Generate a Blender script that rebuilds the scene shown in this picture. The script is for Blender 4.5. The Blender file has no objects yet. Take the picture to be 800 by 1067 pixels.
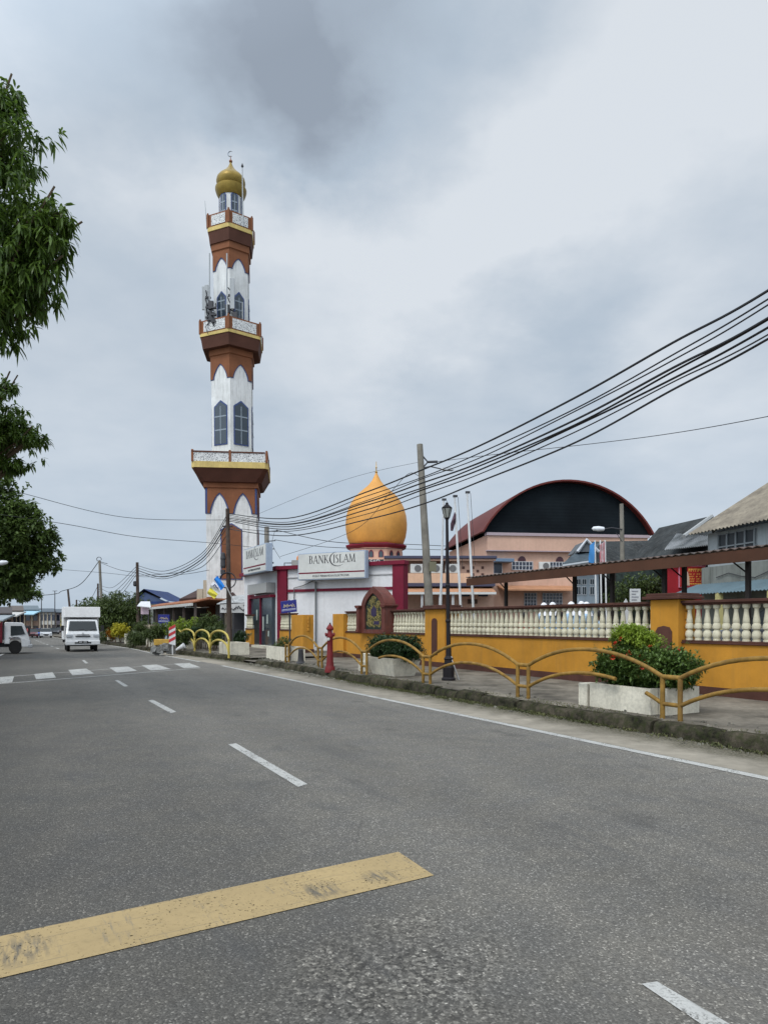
import bpy, math, random
from math import sin, cos, pi, radians
from mathutils import Vector, Matrix, noise
random.seed(7)
S = bpy.context.scene
COL = S.collection
F, HZ, EYE = 700.0, 648.0, 1.6
A = math.atan(388/700); CA, SA = cos(A), sin(A)
def V(*a): return Vector(a)
def gz(s):                       # the street dips gently beyond the crossing
    if s < 42: return 0.0
    if s < 130: return -.012*(s-42)
    return -.012*88
def R(lat, s, z=0.0): return Vector((lat*CA - s*SA, lat*SA + s*CA, z))
def W(px, py, Y): return Vector(((px-400)/F*Y, Y, EYE+(HZ-py)*Y/F))
def G(px, py, z=0.0):
    Y = F*(EYE-z)/(py-HZ); return Vector(((px-400)/F*Y, Y, z))
def L(px, py, lat):
    u = (px-400)/F; Y = lat/(u*CA+SA); return W(px, py, Y)
def rl(v): return (v.x*CA+v.y*SA, -v.x*SA+v.y*CA)      # world -> (lat, s)
def sl(px, lat):                  # street station seen at a column, for a given lateral distance
    u = (px-400)/F; Y = lat/(u*CA+SA); return Y*(CA-u*SA)

# ------------------------------------------------------------------ materials
MATS = {}
def nodes(name):
    m = bpy.data.materials.new(name); m.use_nodes = True
    nt = m.node_tree; b = nt.nodes['Principled BSDF']
    return m, nt, b
def nd(nt, t, **k):
    n = nt.nodes.new(t)
    for a, v in k.items():
        if a in n.inputs: n.inputs[a].default_value = v
        else: setattr(n, a, v)
    return n
def noise_tex(nt, co, scale, detail=4, rough=.55, stretch=None):
    if stretch:
        mp = nd(nt, 'ShaderNodeMapping'); mp.inputs['Scale'].default_value = stretch
        nt.links.new(co, mp.inputs['Vector']); co = mp.outputs['Vector']
    n = nd(nt, 'ShaderNodeTexNoise'); n.inputs['Scale'].default_value = scale
    n.inputs['Detail'].default_value = detail; n.inputs['Roughness'].default_value = rough
    nt.links.new(co, n.inputs['Vector']); return n.outputs['Fac']
def ramp(nt, fac, stops):
    r = nd(nt, 'ShaderNodeValToRGB'); cr = r.color_ramp
    cr.elements.remove(cr.elements[1]); cr.elements[0].position = stops[0][0]
    for p, c in stops[1:]: cr.elements.new(p)
    for i, (p, c) in enumerate(stops): cr.elements[i].color = (c, c, c, 1) if isinstance(c, (int, float)) else (*c, 1)
    nt.links.new(fac, r.inputs['Fac']); return r.outputs['Color']
def mixc(nt, fac, a, b, mode='MIX'):
    m = nd(nt, 'ShaderNodeMix'); m.data_type = 'RGBA'; m.blend_type = mode
    for s, v in ((m.inputs[0], fac), (m.inputs[6], a), (m.inputs[7], b)):
        if hasattr(v, 'is_output') or isinstance(v, bpy.types.NodeSocket): nt.links.new(v, s)
        elif isinstance(v, (int, float)): s.default_value = v
        else: s.default_value = (*v, 1)
    return m.outputs[2]
def coord(nt, world=False):
    if world:
        return nd(nt, 'ShaderNodeNewGeometry').outputs['Position']
    return nd(nt, 'ShaderNodeTexCoord').outputs['Object']
def mat(name, col, rough=.7, var=.18, scale=1.5, streak=0.0, dirt=(.12,.11,.1), bump=.15, bscale=30, metal=0, spec=.2, coat=0, world=False, fine=.12):
    if name in MATS: return MATS[name]
    m, nt, b = nodes(name); co = coord(nt, world)
    n1 = noise_tex(nt, co, scale, 6, .6); n2 = noise_tex(nt, co, scale*9, 4)
    dk = tuple(c*(1-var*1.6) for c in col); lt = tuple(min(1, c*(1+var)) for c in col)
    c = mixc(nt, ramp(nt, n1, [(.3, 0), (.7, 1)]), dk, lt)
    c = mixc(nt, fine, c, ramp(nt, n2, [(.3, .25), (.7, 1)]), 'MULTIPLY')
    if streak:
        st = noise_tex(nt, co, 2.2, 5, .65, (3.0, 3.0, .22))
        bl = noise_tex(nt, co, .8, 4, .6)
        f = nd(nt, 'ShaderNodeMath', operation='MULTIPLY')
        nt.links.new(ramp(nt, st, [(.47, 0), (.72, 1)]), f.inputs[0]); nt.links.new(ramp(nt, bl, [(.35, .25), (.65, 1)]), f.inputs[1])
        g = nd(nt, 'ShaderNodeMath', operation='MULTIPLY'); nt.links.new(f.outputs[0], g.inputs[0]); g.inputs[1].default_value = streak
        c = mixc(nt, g.outputs[0], c, dirt)
    nt.links.new(c, b.inputs['Base Color'])
    b.inputs['Roughness'].default_value = rough; b.inputs['Metallic'].default_value = metal
    b.inputs['Specular IOR Level'].default_value = spec; b.inputs['Coat Weight'].default_value = coat
    if bump:
        bp = nd(nt, 'ShaderNodeBump'); bp.inputs['Strength'].default_value = bump; bp.inputs['Distance'].default_value = .02
        nt.links.new(noise_tex(nt, co, bscale, 5, .6), bp.inputs['Height']); nt.links.new(bp.outputs[0], b.inputs['Normal'])
    MATS[name] = m; return m
def corrugated(name, col, dark, freq, axis=0, rust=.3):
    m, nt, b = nodes(name); co = coord(nt)
    sx = nd(nt, 'ShaderNodeSeparateXYZ'); nt.links.new(co, sx.inputs[0])
    n = noise_tex(nt, co, 1.3, 6, .65)
    st = noise_tex(nt, co, 6, 5, .6)
    c = mixc(nt, ramp(nt, n, [(.35, 0), (.65, 1)]), col, dark)
    c = mixc(nt, ramp(nt, st, [(.5, 0), (.75, rust)]), c, tuple(x*.35 for x in dark))
    nt.links.new(c, b.inputs['Base Color']); b.inputs['Roughness'].default_value = .75
    return m
def leafmat(name, dark, light, rough=.45, trans=.25):
    if name in MATS: return MATS[name]
    m, nt, b = nodes(name); out = nt.nodes['Material Output']
    g = nd(nt, 'ShaderNodeNewGeometry')
    n = noise_tex(nt, g.outputs['Position'], 1.1, 3)
    a = nd(nt, 'ShaderNodeMath', operation='MULTIPLY_ADD'); nt.links.new(g.outputs['Random Per Island'], a.inputs[0]); a.inputs[1].default_value = .6
    nt.links.new(ramp(nt, n, [(.3, 0), (.7, .45)]), a.inputs[2])
    c = mixc(nt, a.outputs[0], dark, light)
    nt.links.new(c, b.inputs['Base Color']); b.inputs['Roughness'].default_value = rough; b.inputs['Specular IOR Level'].default_value = .35
    t = nd(nt, 'ShaderNodeBsdfTranslucent'); nt.links.new(c, t.inputs['Color'])
    ms = nd(nt, 'ShaderNodeMixShader'); ms.inputs[0].default_value = trans
    nt.links.new(b.outputs[0], ms.inputs[1]); nt.links.new(t.outputs[0], ms.inputs[2]); nt.links.new(ms.outputs[0], out.inputs['Surface'])
    MATS[name] = m; return m
def plain(name, col, rough=.5, metal=0, spec=.35, coat=0):
    if name in MATS: return MATS[name]
    m, nt, b = nodes(name); co = coord(nt)
    c = mixc(nt, ramp(nt, noise_tex(nt, co, 7, 4), [(.3, 0), (.7, 1)]), tuple(x*.88 for x in col), col)
    nt.links.new(c, b.inputs['Base Color']); b.inputs['Roughness'].default_value = rough; b.inputs['Metallic'].default_value = metal
    b.inputs['Specular IOR Level'].default_value = spec; b.inputs['Coat Weight'].default_value = coat
    MATS[name] = m; return m

# ------------------------------------------------------------------ mesh builder
class MB:
    def __init__(self): self.v = []; self.f = []; self.m = []
    def add(self, vs, fs, mi=0):
        o = len(self.v); self.v += [tuple(p) for p in vs]; self.f += [tuple(i+o for i in f) for f in fs]; self.m += [mi]*len(fs); return self
    def hexa(self, p, mi=0):      # p: 4 bottom ccw, 4 top ccw
        return self.add(p, [(3,2,1,0),(4,5,6,7),(0,1,5,4),(1,2,6,5),(2,3,7,6),(3,0,4,7)], mi)
    def box(self, x0, x1, y0, y1, z0, z1, mi=0):
        return self.hexa([(x0,y0,z0),(x1,y0,z0),(x1,y1,z0),(x0,y1,z0),(x0,y0,z1),(x1,y0,z1),(x1,y1,z1),(x0,y1,z1)], mi)
    def rbox(self, l0, l1, s0, s1, z0, z1, mi=0):
        return self.hexa([R(l0,s0,z0),R(l1,s0,z0),R(l1,s1,z0),R(l0,s1,z0),R(l0,s0,z1),R(l1,s0,z1),R(l1,s1,z1),R(l0,s1,z1)], mi)
    def prism(self, o, u, v, w, poly, d, mi=0):   # polygon in (u,v) plane from o, extruded by d along w
        o, u, v, w = map(Vector, (o, u, v, w)); n = len(poly)
        a = [o+u*x+v*y for x, y in poly]; b = [p+w*d for p in a]
        return self.add(a+b, [tuple(range(n)), tuple(range(2*n-1, n-1, -1))]+[(i, i+n, (i+1) % n+n, (i+1) % n) for i in range(n)], mi)
    def tube(self, pts, r, n=8, mi=0, cap=True):
        pts = [Vector(p) for p in pts]; k = len(pts)
        rs = r if isinstance(r, (list, tuple)) else [r]*k
        vs = []; up = Vector((0,0,1))
        prev = None
        for i, p in enumerate(pts):
            t = (pts[min(i+1,k-1)]-pts[max(i-1,0)])
            if t.length < 1e-9: t = Vector((0,0,1))
            t.normalize()
            if prev is None:
                a = t.cross(up) if abs(t.z) < .95 else t.cross(Vector((1,0,0)))
            else:
                a = prev - t*prev.dot(t)
            a.normalize(); prev = a; b = t.cross(a)
            for j in range(n):
                q = 2*pi*j/n; vs.append(p+(a*cos(q)+b*sin(q))*rs[i])
        fs = [(i*n+j, i*n+(j+1) % n, (i+1)*n+(j+1) % n, (i+1)*n+j) for i in range(k-1) for j in range(n)]
        if cap: fs += [tuple(range(n-1,-1,-1)), tuple(range((k-1)*n, k*n))]
        return self.add(vs, fs, mi)
    def lathe(self, c, prof, n=24, mi=0, ph=0, sq=None):
        c = Vector(c); vs = []
        for (r, z) in prof:
            for j in range(n):
                q = 2*pi*j/n+ph; vs.append(c+Vector((r*cos(q), r*sin(q), z)))
        k = len(prof)
        fs = [(i*n+j, i*n+(j+1) % n, (i+1)*n+(j+1) % n, (i+1)*n+j) for i in range(k-1) for j in range(n)]
        fs += [tuple(range(n-1,-1,-1)), tuple(range((k-1)*n, k*n))]
        return self.add(vs, fs, mi)
    def quad(self, pts, mi=0): return self.add(pts, [tuple(range(len(pts)))], mi)
    def xf(self, M):
        self.v = [tuple(M @ Vector(p)) for p in self.v]; return self

def worg(o):
    p = Vector((0,0,0))
    while o is not None: p += o.location; o = o.parent
    return p
def obj(name, mb, mats, parent=None, smooth=False, local=False, at=None, bev=0, angle=None):
    if not isinstance(mats, (list, tuple)): mats = [mats]
    me = bpy.data.meshes.new(name)
    off = Vector((0,0,0))
    if not local: off = worg(parent) if parent else (Vector(at) if at is not None else off)
    me.from_pydata([(x-off.x, y-off.y, z-off.z) for x, y, z in mb.v], [], mb.f)
    for m in mats: me.materials.append(m)
    me.polygons.foreach_set('material_index', mb.m)
    if smooth: me.polygons.foreach_set('use_smooth', [True]*len(me.polygons))
    me.validate(); me.update()
    if smooth and angle is None: angle = 40
    if smooth:
        try: me.set_sharp_from_angle(angle=radians(angle))
        except Exception: pass
    o = bpy.data.objects.new(name, me); COL.objects.link(o)
    if parent: o.parent = parent
    elif at is not None: o.location = at
    if bev:
        b = o.modifiers.new('bevel', 'BEVEL'); b.width = bev; b.segments = 2; b.limit_method = 'ANGLE'; b.angle_limit = radians(35)
    return o
def tag(o, label=None, cat=None, group=None, kind=None):
    if label: o['label'] = label
    if cat: o['category'] = cat
    if group: o['group'] = group
    if kind: o['kind'] = kind
    return o
def root(name, loc, label, cat, group=None, rz=0):
    o = bpy.data.objects.new(name, None); COL.objects.link(o); o.location = loc; o.rotation_euler = (0,0,rz)
    o.empty_display_size = .2
    return tag(o, label, cat, group)
def struct(name, mb, m, **k): return tag(obj(name, mb, m, **k), kind='structure')
def copy_part(o, parent, loc=None):
    c = o.copy(); COL.objects.link(c); c.parent = parent
    if loc is not None: c.location = loc
    return c
def copy_tree(o, parent=None):
    c = o.copy(); COL.objects.link(c); c.parent = parent
    for ch in list(o.children): copy_tree(ch, c)
    return c
def text_mesh(txt, size, depth=.004, align='CENTER'):
    cu = bpy.data.curves.new('lettering', 'FONT'); cu.body = txt; cu.size = size; cu.extrude = depth; cu.align_x = align; cu.align_y = 'CENTER'; cu.resolution_u = 3
    t = bpy.data.objects.new('tmp', cu); COL.objects.link(t)
    me = bpy.data.meshes.new_from_object(t.evaluated_get(bpy.context.evaluated_depsgraph_get()))
    vs = [tuple(v.co) for v in me.vertices]; fs = [tuple(p.vertices) for p in me.polygons]
    bpy.data.objects.remove(t); bpy.data.meshes.remove(me)
    return vs, fs
def put_text(mb, txt, size, o, u, v, w, mi=0, depth=.004, width=None):
    vs, fs = text_mesh(txt, size, depth)
    if width:
        x0 = min(p[0] for p in vs); x1 = max(p[0] for p in vs); k = width/(x1-x0)
    else: k = 1
    o, u, v, w = map(Vector, (o, u, v, w))
    mb.add([o+u*(p[0]*k)+v*p[1]+w*p[2] for p in vs], fs, mi)

# ------------------------------------------------------------------ foliage
def leaf(mb, p, d, up, ln, wd, droop=.3, seg=2):
    d = d.normalized(); s = d.cross(up)
    if s.length < 1e-4: s = Vector((1,0,0))
    s.normalize(); n = s.cross(d)
    if seg == 1:
        mb.add([p, p+d*ln*.5+s*wd*.5-n*0, p+d*ln-Vector((0,0,droop*ln)), p+d*ln*.5-s*wd*.5], [(0,1,2,3)])
    else:
        a = p+d*ln*.35-Vector((0,0,droop*ln*.15)); b = p+d*ln*.72-Vector((0,0,droop*ln*.5)); t = p+d*ln*.97-Vector((0,0,droop*ln))
        mb.add([p, a+s*wd*.5, a-s*wd*.5, b+s*wd*.38, b-s*wd*.38, t], [(0,1,2),(1,3,4,2),(3,5,4)])
def rdir(rng, zmin=-1):
    while True:
        v = Vector((rng.uniform(-1,1), rng.uniform(-1,1), rng.uniform(zmin,1)))
        if .1 < v.length < 1: return v.normalized()
def crown(blobs, nc, per, ln, wd, seed=1, droop=.5, seg=2, shell=.45, down=.3):
    rng = random.Random(seed); mb = MB()
    tot = sum(b[1]**2 for b in blobs)
    for (c, r, sq) in blobs:
        c = Vector(c)
        for _ in range(int(nc*r*r/tot)):
            d = rdir(rng); q = rng.random()**shell
            lump = 1+.35*noise.noise(c+d*2.3)+.2*noise.noise(c*3+d*6)
            p = c+Vector((d.x*r, d.y*r, d.z*r*sq))*q*lump*(rng.uniform(1.05, 1.3) if rng.random() < .07 else 1)
            for k in range(per):
                e = (d*.5+rdir(rng)+Vector((0,0,-down))).normalized()
                leaf(mb, p+rdir(rng)*ln*.25, e, Vector((0,0,1)), ln*rng.uniform(.65,1.15), wd*rng.uniform(.7,1.2), droop*rng.uniform(.3,1.2), seg)
    return mb
def trunk_mb(base, targets, r0, seed=0, rtip=.04):
    rng = random.Random(seed); mb = MB(); base = Vector(base)
    top = base.lerp(sum((Vector(t) for t in targets), Vector())/len(targets), .5)
    top = Vector((base.x*.7+top.x*.3, base.y*.7+top.y*.3, top.z))
    pts = [base+Vector((0,0,-.1)), base+Vector((0,0,.25)), base.lerp(top,.5)+rdir(rng)*r0*.5, top]
    mb.tube(pts, [r0*1.4, r0, r0*.8, r0*.65], 10)
    for t in targets:
        t = Vector(t); st = base.lerp(top, rng.uniform(.65, 1))
        m = st.lerp(t, .5)+rdir(rng)*r0*1.2+Vector((0,0,.1))
        mb.tube([st, m, t], [r0*.5, r0*.3, rtip], 7)
        for k in range(3):
            e = t+rdir(rng)*min(.35, (t-st).length*.15); mb.tube([m.lerp(t,.6), e], [r0*.12, rtip*.4], 5)
    return mb
# ================================================================== camera, sky, sun
cam = bpy.data.cameras.new('camera'); co_ = bpy.data.objects.new('camera', cam); COL.objects.link(co_)
cam.sensor_fit = 'VERTICAL'; cam.sensor_height = 36; cam.lens = 36*F/1067; cam.shift_y = (HZ-533.5)/1067
cam.clip_end = 5000; cam.clip_start = .05
co_.location = (0,0,EYE); co_.rotation_euler = (pi/2,0,0); S.camera = co_
S.view_settings.view_transform = 'Standard'; S.view_settings.look = 'None'; S.view_settings.exposure = .15; S.view_settings.gamma = 1
SUN_EL, SUN_AZ = radians(52), radians(212)      # azimuth measured clockwise from +Y (the way the camera looks)
w = bpy.data.worlds.new('World'); S.world = w; w.use_nodes = True; nt = w.node_tree
bg = nt.nodes['Background']; bg.inputs['Strength'].default_value = .1
sky = nd(nt, 'ShaderNodeTexSky'); sky.sky_type = 'NISHITA'; sky.sun_disc = False; sky.sun_elevation = SUN_EL; sky.sun_rotation = SUN_AZ; sky.dust_density = 3
tc = nd(nt, 'ShaderNodeTexCoord').outputs['Generated']
sp = nd(nt, 'ShaderNodeSeparateXYZ'); nt.links.new(tc, sp.inputs[0])
def mth(op, a, b=None, c=None):
    m = nd(nt, 'ShaderNodeMath', operation=op)
    for i, v in enumerate((a, b, c)):
        if v is None: continue
        if isinstance(v, (int, float)): m.inputs[i].default_value = v
        else: nt.links.new(v, m.inputs[i])
    return m.outputs[0]
zc = mth('MAXIMUM', sp.outputs['Z'], 0.0)
den = mth('ADD', zc, .22)
cb = nd(nt, 'ShaderNodeCombineXYZ')
nt.links.new(mth('DIVIDE', sp.outputs['X'], den), cb.inputs[0]); nt.links.new(mth('DIVIDE', sp.outputs['Y'], den), cb.inputs[1])
cv = cb.outputs[0]
n1 = noise_tex(nt, cv, 1.25, 7, .52); n2 = noise_tex(nt, cv, 3.6, 6, .55); n3 = noise_tex(nt, cv, .6, 3, .5)
wn = nd(nt, 'ShaderNodeTexNoise'); wn.inputs['Scale'].default_value = 2.2; wn.inputs['Detail'].default_value = 6; wn.inputs['Roughness'].default_value = .58; nt.links.new(cv, wn.inputs['Vector'])
wo = nd(nt, 'ShaderNodeVectorMath', operation='SUBTRACT'); nt.links.new(wn.outputs['Color'], wo.inputs[0]); wo.inputs[1].default_value = (.5,.5,.5)
ws = nd(nt, 'ShaderNodeVectorMath', operation='SCALE'); nt.links.new(wo.outputs[0], ws.inputs[0]); ws.inputs['Scale'].default_value = .42
wd = nd(nt, 'ShaderNodeVectorMath', operation='ADD'); nt.links.new(tc, wd.inputs[0]); nt.links.new(ws.outputs[0], wd.inputs[1])
def blob(px, py, rad, amt):
    d = Vector(((px-400)/F, 1, (HZ-py)/F)).normalized()
    vm = nd(nt, 'ShaderNodeVectorMath', operation='DISTANCE'); nt.links.new(wd.outputs[0], vm.inputs[0]); vm.inputs[1].default_value = d
    mr_ = nd(nt, 'ShaderNodeMapRange'); mr_.interpolation_type = 'SMOOTHSTEP'; nt.links.new(vm.outputs['Value'], mr_.inputs[0])
    mr_.inputs[1].default_value = rad*.35; mr_.inputs[2].default_value = rad*1.25; mr_.inputs[3].default_value = amt; mr_.inputs[4].default_value = 0
    return mr_.outputs[0]
f = mth('ADD', .66, mth('MULTIPLY', mth('SUBTRACT', n1, .5), .95))
f = mth('ADD', f, mth('MULTIPLY', mth('SUBTRACT', n2, .5), .42))
for bb in ((400,20,.22,-.50),(260,40,.12,-.3),(110,60,.12,-.2),(660,130,.34,.34),(250,190,.14,.3),(440,260,.22,.22),(600,340,.13,-.3),(785,280,.12,-.2),(480,380,.1,-.16),(330,330,.14,.12),(760,420,.16,.1)):
    f = mth('ADD', f, blob(*bb))
fc = mth('MINIMUM', mth('MAXIMUM', f, 0.0), 1.0)
c = ramp(nt, fc, [(0, (.33,.385,.46)), (.45, (.49,.575,.67)), (1, (.76,.81,.865))])
c = mixc(nt, ramp(nt, zc, [(.0, .62), (.34, 0)]), c, (.46,.575,.71))
vm = nd(nt, 'ShaderNodeVectorMath', operation='SCALE'); nt.links.new(c, vm.inputs[0])
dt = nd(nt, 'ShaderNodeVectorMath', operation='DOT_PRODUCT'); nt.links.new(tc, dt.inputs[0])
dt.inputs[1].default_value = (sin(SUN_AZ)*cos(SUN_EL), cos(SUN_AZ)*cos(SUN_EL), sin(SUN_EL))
lobe = mth('MULTIPLY', ramp(nt, dt.outputs['Value'], [(.15, 0), (.95, 1)]), 17.0)     # added sky glow round the sun, unseen behind the camera, to brighten the walls
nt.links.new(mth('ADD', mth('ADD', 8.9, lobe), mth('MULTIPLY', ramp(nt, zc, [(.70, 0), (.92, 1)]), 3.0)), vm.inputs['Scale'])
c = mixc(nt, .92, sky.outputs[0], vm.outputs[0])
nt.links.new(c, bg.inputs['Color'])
sun = bpy.data.lights.new('sun', 'SUN'); sun.energy = 1.5; sun.angle = radians(18); sun.color = (1,.96,.9)
so = bpy.data.objects.new('sun', sun); COL.objects.link(so)
sd = Vector((sin(SUN_AZ)*cos(SUN_EL), cos(SUN_AZ)*cos(SUN_EL), sin(SUN_EL)))
so.rotation_euler = (-sd).to_track_quat('-Z', 'Y').to_euler()

# ================================================================== materials of the street
def asphalt():
    m, nt, b = nodes('asphalt'); p = coord(nt, True)
    big = noise_tex(nt, p, .35, 5, .6); mid = noise_tex(nt, p, 2.2, 5, .6)
    vo = nd(nt, 'ShaderNodeTexVoronoi'); vo.inputs['Scale'].default_value = 115; nt.links.new(p, vo.inputs['Vector'])
    vo2 = nd(nt, 'ShaderNodeTexVoronoi'); vo2.inputs['Scale'].default_value = 55; nt.links.new(p, vo2.inputs['Vector'])
    s1 = nd(nt, 'ShaderNodeSeparateColor'); nt.links.new(vo.outputs['Color'], s1.inputs[0])
    s2 = nd(nt, 'ShaderNodeSeparateColor'); nt.links.new(vo2.outputs['Color'], s2.inputs[0])
    c = mixc(nt, ramp(nt, big, [(.3, 0), (.7, 1)]), (.110,.102,.088), (.146,.135,.116))
    c = mixc(nt, ramp(nt, mid, [(.35, .4), (.6, 0)]), c, (.09,.089,.087))
    c = mixc(nt, 1, c, ramp(nt, s1.outputs[0], [(0, .62), (.7, 1.0), (.92, 1.3), (1, 2.5)]), 'MULTIPLY')
    pn = ramp(nt, noise_tex(nt, p, 1.6, 6, .7), [(.3, -.5), (.7, .5)])
    pf = None
    for (gx, gy, gr) in ((430,1015,.7),(365,1045,.45)):
        vm_ = nd(nt, 'ShaderNodeVectorMath', operation='DISTANCE'); nt.links.new(p, vm_.inputs[0]); vm_.inputs[1].default_value = G(gx, gy)
        q_ = nd(nt, 'ShaderNodeMath', operation='MULTIPLY_ADD'); nt.links.new(vm_.outputs['Value'], q_.inputs[0]); q_.inputs[1].default_value = -1/gr; q_.inputs[2].default_value = 1.15
        if pf is None: pf = q_.outputs[0]
        else:
            mx_ = nd(nt, 'ShaderNodeMath', operation='MAXIMUM'); nt.links.new(pf, mx_.inputs[0]); nt.links.new(q_.outputs[0], mx_.inputs[1]); pf = mx_.outputs[0]
    nn_ = nd(nt, 'ShaderNodeMath', operation='MULTIPLY_ADD'); nt.links.new(noise_tex(nt, p, 2.2, 6, .7), nn_.inputs[0]); nn_.inputs[1].default_value = 2.6; nn_.inputs[2].default_value = -1.3
    pa_ = nd(nt, 'ShaderNodeMath', operation='ADD'); nt.links.new(pf, pa_.inputs[0]); nt.links.new(nn_.outputs[0], pa_.inputs[1])
    patch = ramp(nt, pa_.outputs[0], [(.0, 0), (1.0, 1)])
    c2 = mixc(nt, 1, c, ramp(nt, s2.outputs[0], [(0, .42), (.5, .9), (.85, 1.45), (1, 2.2)]), 'MULTIPLY')
    c = mixc(nt, patch, c, c2)
    # wheel tracks polished darker along the street, light grit toward the edge
    rot = nd(nt, 'ShaderNodeMapping'); rot.inputs['Rotation'].default_value = (0,0,-A); nt.links.new(p, rot.inputs['Vector'])
    sx = nd(nt, 'ShaderNodeSeparateXYZ'); nt.links.new(rot.outputs[0], sx.inputs[0])
    wob = nd(nt, 'ShaderNodeMath', operation='MULTIPLY_ADD'); nt.links.new(mid, wob.inputs[0]); wob.inputs[1].default_value = .5; nt.links.new(sx.outputs[0], wob.inputs[2])
    lat = nd(nt, 'ShaderNodeMapRange'); nt.links.new(wob.outputs[0], lat.inputs[0]); lat.inputs[1].default_value = -3; lat.inputs[2].default_value = 8; 
    t = lambda x: (x+.25+3)/11
    tr = ramp(nt, lat.outputs[0], [(t(-1.4), .64), (t(-.2), .53), (t(.5), .68), (t(1.3), .72), (t(2.1), .92), (t(2.7), 1.05), (t(3.4), .92), (t(4.2), 1.06), (t(5.2), .95), (t(6.4), 1.15)])
    c = mixc(nt, 1, c, tr, 'MULTIPLY')
    st = noise_tex(nt, rot.outputs[0], 1.2, 6, .7, (2.0,.35,1))
    c = mixc(nt, ramp(nt, st, [(.56, 0), (.66, .35)]), c, (.06,.06,.06))
    crk = nd(nt, 'ShaderNodeTexVoronoi'); crk.feature = 'DISTANCE_TO_EDGE'; crk.inputs['Scale'].default_value = .42
    wv = nd(nt, 'ShaderNodeMix'); wv.data_type = 'VECTOR'; wv.inputs[0].default_value = .12; nt.links.new(p, wv.inputs[4])
    nz = nd(nt, 'ShaderNodeTexNoise'); nz.inputs['Scale'].default_value = 2.5; nz.inputs['Detail'].default_value = 6; nt.links.new(p, nz.inputs['Vector']); nt.links.new(nz.outputs['Color'], wv.inputs[5]); nt.links.new(wv.outputs[1], crk.inputs['Vector'])
    cm_ = mixc(nt, 1, ramp(nt, crk.outputs['Distance'], [(0, .75), (.0035, 0)]), ramp(nt, big, [(.52, 0), (.62, 1)]), 'MULTIPLY')
    c = mixc(nt, cm_, c, (.03,.029,.027))
    oil = ramp(nt, noise_tex(nt, rot.outputs[0], 1.9, 5, .6, (1.0,.45,1)), [(.60, 0), (.72, .5)])
    c = mixc(nt, oil, c, (.05,.048,.044))
    nt.links.new(c, b.inputs['Base Color']); b.inputs['Roughness'].default_value = .82; b.inputs['Specular IOR Level'].default_value = .35
    h = mixc(nt, patch, vo.outputs['Distance'], vo2.outputs['Distance'])
    bp = nd(nt, 'ShaderNodeBump'); bp.inputs['Strength'].default_value = .55; bp.inputs['Distance'].default_value = .006; bp.invert = True
    nt.links.new(h, bp.inputs['Height']); nt.links.new(bp.outputs[0], b.inputs['Normal']); return m
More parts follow.
